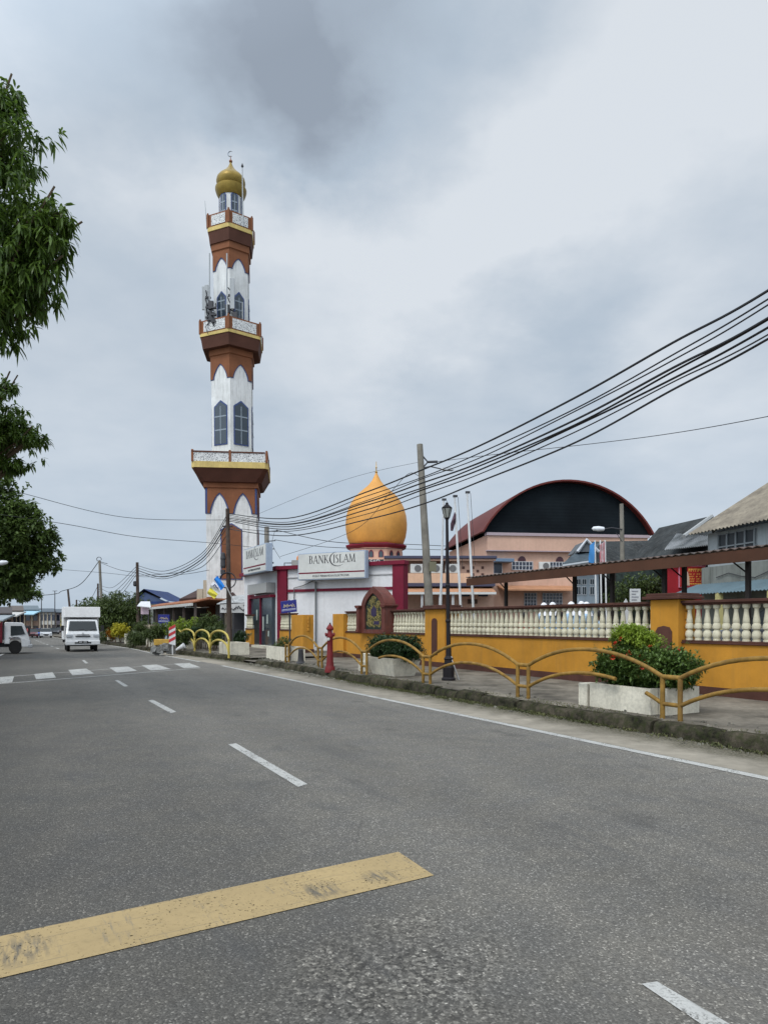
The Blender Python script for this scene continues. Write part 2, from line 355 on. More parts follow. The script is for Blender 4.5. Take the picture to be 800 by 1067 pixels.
def paint(name, col, wear=.5, grime=(.1,.098,.09), marks=False):
    m, nt, b = nodes(name); p = coord(nt, True); out = nt.nodes['Material Output']
    big = noise_tex(nt, p, 1.6, 5, .6); fine = noise_tex(nt, p, 26, 5, .7)
    rot = nd(nt, 'ShaderNodeMapping'); rot.inputs['Rotation'].default_value = (0,0,-A); nt.links.new(p, rot.inputs['Vector'])
    c = mixc(nt, ramp(nt, big, [(.3, 0), (.7, 1)]), tuple(x*.78 for x in col), col)
    c = mixc(nt, ramp(nt, fine, [(.5, 0), (.75, .5)]), c, tuple(x*.55 for x in col))
    cr = nd(nt, 'ShaderNodeTexVoronoi'); cr.feature = 'DISTANCE_TO_EDGE'; cr.inputs['Scale'].default_value = 2.6; nt.links.new(p, cr.inputs['Vector'])
    c = mixc(nt, ramp(nt, noise_tex(nt, rot.outputs[0], 2.5, 6, .75, (4,.6,1)), [(.58, 0), (.7, wear)]), c, grime)
    if marks:      # tyre scuffs and a crack along the bar
        for (gx, gy, gr) in ((20,993,.20),(335,930,.17),(395,915,.13),(-60,1010,.2)):
            vm_ = nd(nt, 'ShaderNodeVectorMath', operation='DISTANCE'); nt.links.new(p, vm_.inputs[0]); vm_.inputs[1].default_value = G(gx, gy)
            k1 = ramp(nt, vm_.outputs['Value'], [(gr*.3, 1), (gr, 0)])
            k2 = ramp(nt, noise_tex(nt, rot.outputs[0], 9, 4, .7, (3.2,.5,1)), [(.42, 0), (.58, .85)])
            c = mixc(nt, mixc(nt, 1, k1, k2, 'MULTIPLY'), c, (.075,.07,.06))
        a_, b_ = G(60,975), G(400,902); dd = (b_-a_).normalized()
        mp_ = nd(nt, 'ShaderNodeMapping'); mp_.vector_type = 'TEXTURE'; mp_.inputs['Location'].default_value = a_; mp_.inputs['Rotation'].default_value = (0,0,math.atan2(dd.y, dd.x)); nt.links.new(p, mp_.inputs['Vector'])
        sx_ = nd(nt, 'ShaderNodeSeparateXYZ'); nt.links.new(mp_.outputs[0], sx_.inputs[0])
        wv_ = nd(nt, 'ShaderNodeMath', operation='MULTIPLY_ADD'); nt.links.new(noise_tex(nt, p, 5, 4, .6), wv_.inputs[0]); wv_.inputs[1].default_value = .03; nt.links.new(sx_.outputs[1], wv_.inputs[2])
        ab_ = nd(nt, 'ShaderNodeMath', operation='PINGPONG'); nt.links.new(wv_.outputs[0], ab_.inputs[0]); ab_.inputs[1].default_value = .065
        ln_ = ramp(nt, ab_.outputs[0], [(0, .75), (.0035, 0)])
        c = mixc(nt, mixc(nt, 1, ln_, ramp(nt, noise_tex(nt, p, 3.3, 3), [(.45, 0), (.55, 1)]), 'MULTIPLY'), c, (.12,.1,.07))
    nt.links.new(c, b.inputs['Base Color']); b.inputs['Roughness'].default_value = .7
    hole = noise_tex(nt, p, 60, 3, .6)
    hm = mixc(nt, 1, ramp(nt, hole, [(.60, 0), (.66, 1)] if marks else [(.52, 0), (.60, 1)]), ramp(nt, noise_tex(nt, p, 3, 4, .6), [(.42, .12), (.62, 1)]), 'MULTIPLY')
    tr = nd(nt, 'ShaderNodeBsdfTransparent'); ms = nd(nt, 'ShaderNodeMixShader')
    nt.links.new(hm, ms.inputs[0]); nt.links.new(b.outputs[0], ms.inputs[1]); nt.links.new(tr.outputs[0], ms.inputs[2]); nt.links.new(ms.outputs[0], out.inputs['Surface'])
    return m
M_asph = asphalt()
M_white = paint('white_road_paint', (.43,.425,.40), .85)
M_yel = paint('yellow_road_paint', (.36,.262,.122), .75, marks=True)
M_dust = mat('dusty_concrete', (.29,.26,.21), .9, .22, .5, bump=.3, bscale=25, world=True, fine=.35)
def add_kerb_dirt(m):
    nt = m.node_tree; b = nt.nodes['Principled BSDF']; src = b.inputs['Base Color'].links[0].from_socket; p = coord(nt, True)
    rot = nd(nt, 'ShaderNodeMapping'); rot.inputs['Rotation'].default_value = (0,0,-A); nt.links.new(p, rot.inputs['Vector'])
    sx = nd(nt, 'ShaderNodeSeparateXYZ'); nt.links.new(rot.outputs[0], sx.inputs[0])
    w1 = nd(nt, 'ShaderNodeMath', operation='MULTIPLY_ADD'); nt.links.new(noise_tex(nt, p, 2.4, 6, .7), w1.inputs[0]); w1.inputs[1].default_value = 1.1; nt.links.new(sx.outputs[0], w1.inputs[2])
    mr_ = nd(nt, 'ShaderNodeMapRange'); nt.links.new(w1.outputs[0], mr_.inputs[0]); mr_.inputs[1].default_value = 7.75; mr_.inputs[2].default_value = 8.3; mr_.inputs[4].default_value = .9
    c = mixc(nt, mr_.outputs[0], src, mixc(nt, ramp(nt, noise_tex(nt, p, 30, 4, .6), [(.4, 0), (.6, 1)]), (.045,.042,.028), (.14,.125,.09)))
    nt.links.new(c, b.inputs['Base Color'])
add_kerb_dirt(M_dust)
M_earth = mat('earth', (.22,.2,.15), .95, .3, .4, world=True)
M_pave = mat('pavement_concrete', (.175,.155,.125), .9, .42, 1.1, bump=.25, bscale=18, world=True, fine=.4)
def kerbmat():
    m, nt, b = nodes('mossy_concrete'); p = coord(nt, True)
    a = noise_tex(nt, p, 3.2, 7, .7); q = noise_tex(nt, p, 11, 6, .65)
    c = mixc(nt, ramp(nt, a, [(.38, 0), (.66, 1)]), (.012,.012,.008), (.085,.072,.052))
    c = mixc(nt, ramp(nt, q, [(.45, 0), (.65, .7)]), c, (.028,.034,.012))
    nt.links.new(c, b.inputs['Base Color']); b.inputs['Roughness'].default_value = .95; b.inputs['Specular IOR Level'].default_value = .1
    bp = nd(nt, 'ShaderNodeBump'); bp.inputs['Strength'].default_value = .8; bp.inputs['Distance'].default_value = .03
    nt.links.new(q, bp.inputs['Height']); nt.links.new(bp.outputs[0], b.inputs['Normal']); return m
M_kerb = kerbmat()

# ================================================================== ground, road, markings
def strip(l0, l1, stations, dz):
    m = MB(); vs = []; fs = []
    for s in stations:
        a = l0(s) if callable(l0) else l0; e = l1(s) if callable(l1) else l1
        vs += [R(a, s, gz(s)+dz), R(e, s, gz(s)+dz)]
    for i in range(len(stations)-1): fs.append((2*i, 2*i+1, 2*i+3, 2*i+2))
    return m.add(vs, fs)
struct('ground', strip(-1500, 1500, [-60, 42, 130, 2500], 0), M_dust)
EDGE = lambda s: 6.82 if s < 24 else (6.82-(s-24)*.045 if s < 34 else 6.37)
struct('road', strip(-3.2, EDGE, [-40, 0, 8, 16, 24, 29, 34, 42, 90, 130, 240], .006), M_asph)
struct('side_street', MB().quad([R(-30,33,.004), R(-3.1,33,.004), R(-3.1,45,.004), R(-30,45,.004)]), M_asph)
mk = strip(lambda s: EDGE(s)-.18, lambda s: EDGE(s)-.04, [-30, 0, 8, 16, 24.2], .011)
st = [27, 31, 34, 42, 90, 130, 200]
mk.add(*[(lambda q: (q.v, q.f))(strip(lambda s: EDGE(s)-.18, lambda s: EDGE(s)-.04, st, .011))][0])
def gq(pts, z=.011): return [G(x, y, z) for x, y in pts]
for q in ([(668,1025),(684,1022.5),(772,1074),(748,1079)], [(238,775.6),(246,774.4),(320.5,817),(310.5,819.8)], [(154.5,730),(159.5,729),(184,741.6),(178,743)], [(120,709),(123.5,708.6),(134,714.8),(130,715.6)], [(85.5,688),(88,687.6),(92.5,691),(89.5,691.4)]):
    mk.quad(gq(q))
s = 45
while s < 125:
    for (x) in (2.5,):
        mk.quad([R(x-.05,s,gz(s)+.012),R(x+.07,s,gz(s)+.012),R(x+.07,s+2.6,gz(s+2.6)+.012),R(x-.05,s+2.6,gz(s+2.6)+.012)])
    s += 6.7
mk.quad(gq([(-14,690),(-10,689),(6,681),(2,681)]))
struct('lane_markings', mk, M_white)
zb = MB()
for q in ([(-12,713.2),(13,711),(15,704.8),(-10,706.6)], [(38,707.8),(58.8,706),(55,700.4),(36,702.4)], [(76,703.8),(98.5,701.8),(90,696.6),(71.5,698)], [(122,700.8),(143,698.8),(133.5,694.5),(114.3,695.6)], [(157.5,698.6),(178.8,697.2),(163.5,692.4),(147.6,693.2)], [(192,696.2),(209,695.2),(197,690.8),(181.5,691.5)]):
    zb.quad(gq(q))
zb.quad(gq([(-12,713.7),(209,696.1),(209,695.8),(-12,713.35)], .0105)); zb.quad(gq([(-12,706.7),(198,690.8),(198,690.6),(-12,706.4)], .0105))
struct('zebra_crossing', zb, M_white)
struct('yellow_bar_marking', MB().quad(gq([(-160,1057),(-160,1009.5),(415,887.5),(452,912)])), M_yel)

# pavements behind the kerb
PZ = .17
def kerbline(s): return 8.0 if s < 27 else (8.0-(s-27)*.115 if s < 40 else 6.5)
struct('pavement', strip(lambda s: kerbline(s)+.16, 12.2, [-30, 0, 12, 24.6], PZ), M_pave)
struct('far_pavement', strip(lambda s: kerbline(s)+.14, 12.2, [25.9, 30, 35, 40, 42, 60, 130, 200], PZ), M_pave)
struct('driveway', strip(8.0, 12.2, [24.6, 25.9], .09), M_pave)
struct('courtyard_ground', MB().rbox(12.25, 60, -20, 24.9, -.1, .55), M_earth)
struct('forecourt_ground', MB().rbox(12.2, 60, 24.9, 200, -1.2, .12), M_pave)
def kerb(name, s0, s1, seed):
    rng = random.Random(seed); mb = MB(); s = s0
    while s < s1-.2:
        ln = min(rng.uniform(.75, 1.1), s1-s); dl = rng.uniform(-.035, .035); dz = rng.uniform(-.025, .02); n = 9
        prof = [(-.03, -.02), (-.02, .06), (0, .13), (.03, .175), (.08, .19), (.17, .19), (.27, .175), (.3, .1)]
        vs = []; k = len(prof)
        for i in range(n+1):
            t = s+(ln-.025)*i/n; end = .02 if i in (0, n) else 0
            for (a, z) in prof:
                q = noise.noise(Vector((t*5, a*9, z*9+seed)))*.022+noise.noise(Vector((t*14, a*20, z*20)))*.01
                vs.append(R(kerbline(t)+a+dl-q+end, t, gz(t)+max(-.02, z+dz+q-end)))
        mb.add(vs, [(i*k+j, (i+1)*k+j, (i+1)*k+j+1, i*k+j+1) for i in range(n) for j in range(k-1)]+[tuple(range(k)), tuple(range((n+1)*k-1, n*k-1, -1))])
        s += ln
    return struct(name, mb, M_kerb, smooth=True, angle=50)
kerb('kerb', -12, 24.6, 3); kerb('far_kerb', 25.9, 75, 5)

# weeds and soil along the kerb
def weeds():
    rng = random.Random(5); mb = MB()
    for _ in range(11000):
        s = rng.choice([rng.uniform(2, 25), rng.uniform(2, 16), rng.uniform(26, 45)])
        if noise.noise(Vector((s*.9, 3.3, 0)))*1.6+noise.noise(Vector((s*3.1, 8, 0)))*.9 < rng.uniform(-.45, .6): continue
        side = rng.random()
        if side < .55: l = kerbline(s)-abs(rng.gauss(0, .1))+.02; z = .0
        elif side < .8: l = kerbline(s)+rng.uniform(.2, .5); z = PZ
        else: l = kerbline(s)+rng.uniform(0,.25); z = .17
        p = R(l, s, gz(s)+z); sz = rng.uniform(.02, .075)*(1.2 if z == 0 else .7)
        for k in range(3):
            leaf(mb, p, Vector((rng.uniform(-1,1), rng.uniform(-1,1), rng.uniform(.4,1.6))), Vector((0,0,1)), sz, sz*.2, .3, 1)
    for _ in range(4200):      # the thicker grassy stretch by the lamp post
        s = rng.gauss(12.8, 2.3); l = kerbline(s)-abs(rng.gauss(0, .11))+.03
        if noise.noise(Vector((s*2.2, l*5, 2))) < rng.uniform(-.5, .35): continue
        p = R(l, s, 0); sz = rng.uniform(.02, .07)
        for k in range(3): leaf(mb, p, Vector((rng.uniform(-1,1), rng.uniform(-1,1), rng.uniform(.3,1.4))), Vector((0,0,1)), sz, sz*.25, .3, 1)
    return mb
tag(obj('weeds', weeds(), leafmat('weed_leaf', (.035,.045,.015), (.13,.13,.05), .8, .1)), kind='stuff')
def rubble():
    rng = random.Random(9); mb = MB()
    for _ in range(1500):
        s = rng.choice([rng.uniform(2, 25), rng.uniform(26, 40), rng.uniform(17, 25)])
        d = abs(rng.gauss(0, .13)); l = kerbline(s)-.02-d; r = rng.uniform(.006, .03)*(1.7 if rng.random() < .1 else 1)*(1.3 if 17 < s < 25 else .8)
        if rng.random() < .35: l = kerbline(s)+rng.uniform(.1,.9)
        p = R(l, s, gz(s)+(r*.3 if l < kerbline(s) else PZ+r*.3+.01))
        ang = rng.uniform(0, pi); u = Vector((cos(ang), sin(ang), 0)); v = Vector((-sin(ang), cos(ang), 0))
        k = [rng.uniform(.6,1.2) for _ in range(8)]
        pts = [p+u*r*a*k[i]+v*r*b*k[(i+3) % 8]+Vector((0,0,c*r*.6*k[(i+5) % 8])) for i, (a, b, c) in enumerate([(-1,-1,-1),(1,-1,-1),(1,1,-1),(-1,1,-1),(-.7,-.7,1),(.7,-.7,1),(.7,.7,1),(-.7,.7,1)])]
        mb.hexa(pts)
    return mb
tag(obj('gravel', rubble(), mat('rubble', (.17,.16,.13), .95, .4, 8, world=True)), kind='stuff')

# ================================================================== mosque boundary wall
M_ochre = mat('ochre_render', (.50,.232,.030), .8, .13, .9, streak=.42, dirt=(.22,.13,.05), bump=.12, world=True, fine=.1)
M_brown = mat('brown_paint', (.085,.036,.026), .7, .2, 2, streak=.3, dirt=(.05,.03,.025), world=True)
M_cream = mat('cream_baluster', (.60,.56,.42), .75, .12, 3, streak=.35, dirt=(.2,.18,.12), bump=.1, world=True)
WL = 12.0
def pill(name, s0, s1, z1, label, recess=None, l0=11.78, l1=12.32, ztop=None, cap=True):
    o = root(name, R((l0+l1)/2, (s0+s1)/2, PZ), label, 'pillar', 'ochre pillars of the boundary wall')
    obj('shaft', MB().rbox(l0, l1, s0, s1, PZ-.1, z1), M_ochre, o, bev=.012)
    if cap:
        obj('cap', MB().rbox(l0-.12, l1+.12, s0-.12, s1+.12, z1+.005, z1+.07).rbox(l0-.06, l1+.06, s0-.06, s1+.06, z1+.07, z1+.13), M_brown, o, bev=.01)
    obj('plinth', MB().rbox(l0-.02, l1+.02, s0-.02, s1+.02, PZ-.05, PZ+.16), M_brown, o)
    if recess:
        c = (s0+s1)/2; hw, za, zb_ = recess; poly = [(-hw, za), (hw, za), (hw, zb_-hw*.6), (hw*.7, zb_-hw*.15), (0, zb_), (-hw*.7, zb_-hw*.15), (-hw, zb_-hw*.6)]
        obj('panel', MB().prism(R(l0-.012, c, 0), R(0,-1,0), (0,0,1), R(1,0,0), poly, .02), M_brown, o)
    # scalloped edge moulding on the near side face
    mb = MB()
    for k in range(4): mb.tube([R(l0+.28, s0-.005, z1-.15-.17*k-.08), R(l0+.28, s0-.005, z1-.15-.17*k+.06)], .07, 10)
    obj('moulding', mb, M_ochre, o, smooth=True)
    return o
P4 = (sl(706,11.78), sl(677,11.78)); P3 = (sl(463,11.78), sl(442.5,11.78)); P2 = (sl(358,11.8), sl(347,11.8)); P1 = (sl(316,11.8), sl(304,11.8))
pill('wall_pillar', P4[0], P4[1], 2.06, 'ochre wall pillar with small brown square panel behind the flowering hedge', (.2, .95, 1.52))
pill('wall_pillar', P3[0], P3[1], 2.0, 'ochre wall pillar with tall brown arched panel beside the black lamp post', (.16, .55, 1.72))
pill('wall_pillar', P2[0], P2[1], 1.93, 'plain ochre gate pillar just right of the red hydrant', None, cap=False)
pill('wall_pillar', P1[0], P1[1], 1.93, 'plain ochre gate pillar beside the blue sign, in front of the bank', None, cap=False)
pill('wall_pillar', -.6, .2, 2.06, 'ochre wall pillar at the near end of the balustrade', (.2, .95, 1.52))

def bal_mesh():
    prof = [(.072,0),(.072,.03),(.055,.035),(.078,.075),(.084,.12),(.07,.175),(.05,.2),(.05,.22),(.076,.235),(.082,.275),(.07,.32),(.055,.34),(.064,.36),(.058,.42),(.046,.5),(.038,.58),(.04,.615),(.062,.63),(.07,.66),(.07,.7)]
    m = MB().lathe((0,0,0), [(r,z) for r,z in prof], 12)
    return m
BAL = obj('baluster', bal_mesh(), M_cream, smooth=True, local=True).data
bpy.data.objects.remove(bpy.data.objects['baluster'])
def wall_run(s0, s1, label, gaps=(), foot=True):
    o = root('balustrade_wall', R(WL, (s0+s1)/2, PZ), label, 'wall', 'runs of the ochre balustrade wall')
    m = MB().rbox(WL-.09, WL+.09, s0, s1, 0, 1.165)
    obj('base_wall', m, M_ochre, o)
    obj('plinth', MB().rbox(WL-.105, WL+.105, s0, s1, .1, .335), M_brown, o)
    obj('moulding', MB().rbox(WL-.13, WL+.13, s0, s1, 1.168, 1.2).rbox(WL-.11, WL+.11, s0, s1, 1.2, 1.235), M_brown, o, bev=.006)
    obj('coping', MB().rbox(WL-.10, WL+.10, s0, s1, 1.935, 1.975).rbox(WL-.15, WL+.15, s0, s1, 1.975, 2.03), M_brown, o, bev=.006)
    n = max(1, round((s1-s0)/.2)); w0 = worg(o)
    for i in range(n):
        s = s0+(i+.5)*(s1-s0)/n
        if any(a < s < b for a, b in gaps): continue
        b = bpy.data.objects.new('baluster', BAL); COL.objects.link(b); b.parent = o; b.location = R(WL, s, 1.235)-w0; b.rotation_euler = (0,0,A+i*1.7)
    return o
PQ = (sl(408.5,11.9), sl(377,11.9))
wall_run(.2, P4[0], 'nearest ochre wall run with cream balusters, right of the panelled pillar')
wall_run(P4[1], P3[0], 'long middle ochre wall run with cream balusters behind the hedge and lamp post')
wall_run(P3[1], P2[0], 'ochre wall run that carries the arched calligraphy plaque', gaps=[PQ])
wall_run(P1[1], 32.4, 'short ochre wall run against the bank, beside the blue sign')
wall_run(sl(263.5,12), sl(257.5,12), 'small ochre wall piece left of the bank door')

# arched calligraphy plaque
M_maroonbrown = mat('plaque_frame_paint', (.13,.04,.03), .6, .2, 3, streak=.3, world=True)
o = root('calligraphy_plaque', R(WL, sum(PQ)/2, 1.17), 'brown ogee arched plaque with gold calligraphy on dark green, mounted on the wall', 'plaque')
c = sum(PQ)/2; hw = (PQ[1]-PQ[0])/2; U = R(0,-1,0); ZZ = Vector((0,0,1)); N_ = R(1,0,0)
def ogee(hw, z0, zs, zt, n=8):
    pts = [(-hw, z0), (hw, z0), (hw, zs)]
    for i in range(1, n+1):
        t = i/n; pts.append((hw*(1-t**1.9)**.95 if t < 1 else 0, zs+(zt-zs)*t))
    for i in range(n-1, 0, -1):
        t = i/n; pts.append((-hw*(1-t**1.9)**.95, zs+(zt-zs)*t))
    pts.append((-hw, zs)); return pts
out = ogee(hw*.78, 1.17, 2.2, 2.92); inn = ogee(hw*.56, 1.32, 2.13, 2.68)
fm = MB(); n = len(out)
for (d0, d1) in ((-.26, .2),):
    base = R(WL+d0, c, 0)
    vs = [base+U*x+ZZ*z for x, z in out]+[base+U*x+ZZ*z for x, z in inn]+[base+N_*(d1-d0)+U*x+ZZ*z for x, z in out]+[base+N_*(d1-d0)+U*x+ZZ*z for x, z in inn]
    for i in range(n):
        j = (i+1) % n; fm.add([vs[i], vs[j], vs[n+j], vs[n+i]], [(0,1,2,3)]); fm.add([vs[2*n+i], vs[2*n+j], vs[3*n+j], vs[3*n+i]], [(3,2,1,0)])
        fm.add([vs[i], vs[j], vs[2*n+j], vs[2*n+i]], [(3,2,1,0)]); fm.add([vs[n+i], vs[n+j], vs[3*n+j], vs[3*n+i]], [(0,1,2,3)])
obj('frame', fm, M_maroonbrown, o, smooth=True)
for sg in (-1, 1):
    cm = MB()
    for (w2, za, zb_) in ((.17, 2.12, 2.17), (.22, 2.17, 2.23), (.13, 1.2, 1.3)):
        x = sg*hw*.86; cm.prism(R(WL-.42, c, 0), U, ZZ, N_, [(x-w2*.8, za), (x+w2*.8, za), (x+w2*.8, zb_), (x-w2*.8, zb_)], .58)
    x = sg*hw*.86; cm.prism(R(WL-.38, c, 0), U, ZZ, N_, [(x-.1, 1.17), (x+.1, 1.17), (x+.1, 2.12), (x-.1, 2.12)], .5)
    obj('column', cm, M_maroonbrown, o, bev=.01)
obj('panel', MB().prism(R(WL-.2, c, 0), U, ZZ, N_, ogee(hw*.6, 1.28, 2.13, 2.7), .2), plain('dark_green_enamel', (.010,.022,.016), .5), o)
def scrib(rng, cx, cz, rx, rz, n, base, r, mb, inside=None):
    for _ in range(n):
        x, z = rng.uniform(-1,1), rng.uniform(-1,1)
        if x*x+z*z > 1: continue
        x = cx+x*rx; z = cz+z*rz
        a = rng.uniform(0, 2*pi); k = rng.uniform(-5, 5); pts = []
        for i in range(6):
            pts.append(base+U*x+ZZ*z); x += cos(a)*.035*rx*3; z += sin(a)*.035*rz*2.2; a += k*.25
            if inside and not inside(x, z): break
        if len(pts) > 2: mb.tube(pts, [r*.5]+[r]*(len(pts)-2)+[r*.4], 5)
rng = random.Random(4); g = MB()
ins = lambda x, z: abs(x) < hw*.5 and 1.4 < z < 2.12+.45*(1-(abs(x)/(hw*.55))**2)
scrib(rng, 0, 1.95, hw*.52, .7, 330, R(WL-.205, c, 0), .008, g, ins)
obj('calligraphy', g, plain('gold_leaf_paint', (.30,.24,.08), .5, .3), o)
obj('emblem', MB().prism(R(WL-.215, c, 0), U, ZZ, N_, [(-.22,1.85),(0,1.78),(.2,1.85),(.2,2.08),(0,2.2),(-.22,2.05)], .02).prism(R(WL-.215, c, 0), U, ZZ, N_, [(.0,1.5),(.42,1.5),(.42,1.63),(.0,1.63)], .02), plain('violet_enamel', (.03,.02,.06), .5), o)

# ================================================================== yellow tube railing along the kerb
M_rail = mat('ochre_pipe_paint', (.25,.145,.032), .6, .3, 5, streak=.6, dirt=(.09,.055,.03), bump=.1, world=True)
LR = 8.42
post_s = [0.1, 3.35, 6.55, 9.8, 13.15, 16.3, 19.3, 22.15]
def rail(s, z): return R(LR, s, z)
def arc(mb, a, b, z0, z1, r, t0=0, t1=1):
    pts = []
    for i in range(17):
        t = t0+(t1-t0)*i/16; x = 2*t-1
        z = z1-(z1-z0)*(abs(x)**2.05)*(.9+.1*abs(x)); pts.append(rail(a+(b-a)*t, z))
    mb.tube(pts, r, 10)
for i, s in enumerate(post_s):
    nm = ['nearest', 'second', 'third', 'fourth', 'fifth', 'sixth', 'seventh', 'farthest'][i]
    lab = {2: 'yellow twin railing posts in front of the flower planter, with a broken lower stub', 3: 'yellow twin railing posts with their arches between the flower planter and the lamp post', 4: 'yellow twin railing posts just left of the black lamp post',
           5: 'yellow twin railing posts at the left end of the tapered hedge planter', 6: 'yellow twin railing posts directly beside the red hydrant', 7: 'yellow twin railing posts under the blue sign, end of the arched railing', 1: 'yellow arched railing section at the right edge of the picture', 0: 'nearest yellow arched railing posts, past the right edge'}[i]
    o = root('pipe_railing', rail(s, PZ), lab, 'railing', 'arched yellow pipe railings along the kerb')
    g2 = .15
    for k in (-1, 1):
        obj('post', MB().tube([rail(s+k*g2, .05), rail(s+k*g2, .79)], .036, 10), M_rail, o, smooth=True)
    obj('joint', MB().tube([rail(s-g2, .79), rail(s+g2, .79)], .036, 10), M_rail, o, smooth=True); obj('joint', MB().tube([rail(s-g2, .39), rail(s+g2, .39)], .032, 10), M_rail, o, smooth=True)
    if i+1 < len(post_s):
        b = post_s[i+1]-g2; a = s+g2
        m = MB(); arc(m, a, b, .79, 1.14, .033); obj('upper_arch', m, M_rail, o, smooth=True)
        m = MB()
        if i == 2: arc(m, a, b, .39, .74, .031, 0, .1); arc(m, a, b, .39, .74, .031, .3, 1)
        elif i == 4: arc(m, a, b, .39, .74, .031, 0, .76)
        else: arc(m, a, b, .39, .74, .031)
        obj('lower_arch', m, M_rail, o, smooth=True)

# ================================================================== planters and hedges on the pavement
M_plc = mat('white_planter_paint', (.66,.62,.51), .9, .14, 2.5, streak=.5, dirt=(.16,.15,.11), bump=.2, world=True, fine=.3)
M_soil = mat('soil', (.06,.045,.03), .95, world=True)
def planter(name, l0, l1, s0, s1, h, label, z=PZ, taper=0.0, t=.07, grp='white concrete planters along the pavement', cat='planter'):
    o = root(name, R((l0+l1)/2, (s0+s1)/2, z), label, cat, grp)
    m = MB(); k = taper
    P = lambda l, s, q: R(l, s, z+q)
    ob = [P(l0+k,s0+k,-.03),P(l1-k,s0+k,-.03),P(l1-k,s1-k,-.03),P(l0+k,s1-k,-.03)]; ot = [P(l0,s0,h),P(l1,s0,h),P(l1,s1,h),P(l0,s1,h)]
    it = [P(l0+t,s0+t,h),P(l1-t,s0+t,h),P(l1-t,s1-t,h),P(l0+t,s1-t,h)]; ib = [P(l0+t,s0+t,h-.07),P(l1-t,s0+t,h-.07),P(l1-t,s1-t,h-.07),P(l0+t,s1-t,h-.07)]
    m.add(ob+ot+it+ib, [(0,1,5,4),(1,2,6,5),(2,3,7,6),(3,0,4,7),(4,5,9,8),(5,6,10,9),(6,7,11,10),(7,4,8,11),(8,9,13,12),(9,10,14,13),(10,11,15,14),(11,8,12,15)])
    obj('trough', m, M_plc, o); obj('soil', MB().quad(ib), M_soil, o)
    return o
def bush(loc, blobs, nc, per, ln, wd, mt, label, cat='bush', seed=1, flowers=0, group=None, name='bush', zmin=None, fcol=(.62,.08,.04), shell=.35):
    o = root(name, loc, label, cat, group)
    mb = crown(blobs, nc, per, ln, wd, seed, .2, 1, shell, -.25)
    obj('foliage', mb, mt, o)
    rng = random.Random(seed); m = MB()
    for (c, r, sq) in blobs:
        c = Vector(c); b = Vector((c.x, c.y, loc[2]-.02))
        for k in range(3): m.tube([b+Vector((rng.uniform(-.1,.1), rng.uniform(-.1,.1), 0)), c+rdir(rng)*r*.5], [.02, .008], 5)
    obj('stem', m, mat('bark', (.12,.09,.06), .9, world=True), o)
    for k in range(flowers):
        c, r, sq = rng.choice(blobs); d = rdir(rng, -.2); d = (d*1.3-R(1,0,0)*.65-R(0,1,0)*.3).normalized()
        p = Vector(c)+Vector((d.x*r, d.y*r, d.z*r*sq))*1.0; f = MB()
        for q in range(26):
            e = (d+rdir(rng)*.9).normalized(); leaf(f, p+e*.02, e, Vector((0,0,1)), .048, .024, .1, 1)
        obj('flower', f, plain('ixora_red', fcol, .6), o)
    return o
LM_ix = leafmat('ixora_leaf', (.03,.06,.014), (.12,.19,.04), .45, .3)
LM_lime = leafmat('lime_leaf', (.11,.17,.02), (.30,.40,.05), .5, .35)
LM_dark = leafmat('hedge_leaf', (.012,.03,.012), (.045,.085,.025), .45, .15)
LM_mid = leafmat('mid_leaf', (.03,.05,.015), (.11,.15,.04), .5, .25)
LM_cro = leafmat('croton_leaf', (.28,.25,.02), (.55,.5,.05), .5, .3)
LM_or = leafmat('orange_croton_leaf', (.25,.1,.01), (.6,.28,.03), .5, .3)
planter('planter', 8.56, 9.4, sl(677,8.56), sl(614,8.56), .4, 'long low white planter of the red flowering hedge, right of centre')
planter('planter', 8.74, 9.5, sl(728,9.5), sl(677,8.56)-.02, .41, 'short white planter block at the near end of the flowering hedge, behind twin railing posts')
o = root('concrete_block', R(8.7, sl(607,8.6), PZ), 'small white concrete block at the left end of the flower planter', 'block')
obj('block', MB().rbox(8.56, 8.85, sl(612,8.56)+.02, sl(602,8.56), PZ-.02, PZ+.38), M_plc, o, bev=.015)
s0 = sl(700,9.05); s1 = sl(626,8.56)
bl = []
for i in range(8):
    t = i/7; s = s0+(s1-s0)*t; bl.append((R(9.05, s, .84+.05*sin(i*2.1)), .43+.06*sin(i*1.3), .68))
bl.append((R(9.1, s0+(s1-s0)*.82, 1.08), .36, .8)); bl.append((R(8.95, s0+(s1-s0)*1.0, .87), .36, .75))
bush(R(9, (s0+s1)/2, .5), bl, 7500, 6, .07, .036, LM_ix, 'big glossy green hedge with red ixora flowers in the near planter', 'hedge', 3, 26, name='flowering_hedge')
bl2 = [(R(9.1, s0+(s1-s0)*q, 1.3+dz), .26, .6) for q, dz in ((.95,.08),(.82,.1),(.68,.03),(.55,-.02))]
bush(R(9.1, s0+(s1-s0)*.8, .5), bl2, 1500, 6, .055, .024, LM_lime, 'pale lime green shrub growing out of the top of the flowering hedge', 'shrub', 8, name='lime_shrub')
a0, a1 = sl(439,9.5), sl(384,8.7)
planter('planter', 8.62, 9.5, a0, a1, .47, 'tapered whitewashed planter trough holding the dark clipped hedge', taper=.14)
bl = [(R(9.1, a0+(a1-a0)*t, .88), .42, .8) for t in (.04,.18,.32,.46,.6,.74,.88,1.0)]
bush(R(9.1, (a0+a1)/2, .6), bl, 8000, 6, .06, .03, LM_dark, 'dark green clipped hedge in the tapered trough, below the calligraphy plaque', 'hedge', 5, name='clipped_hedge')
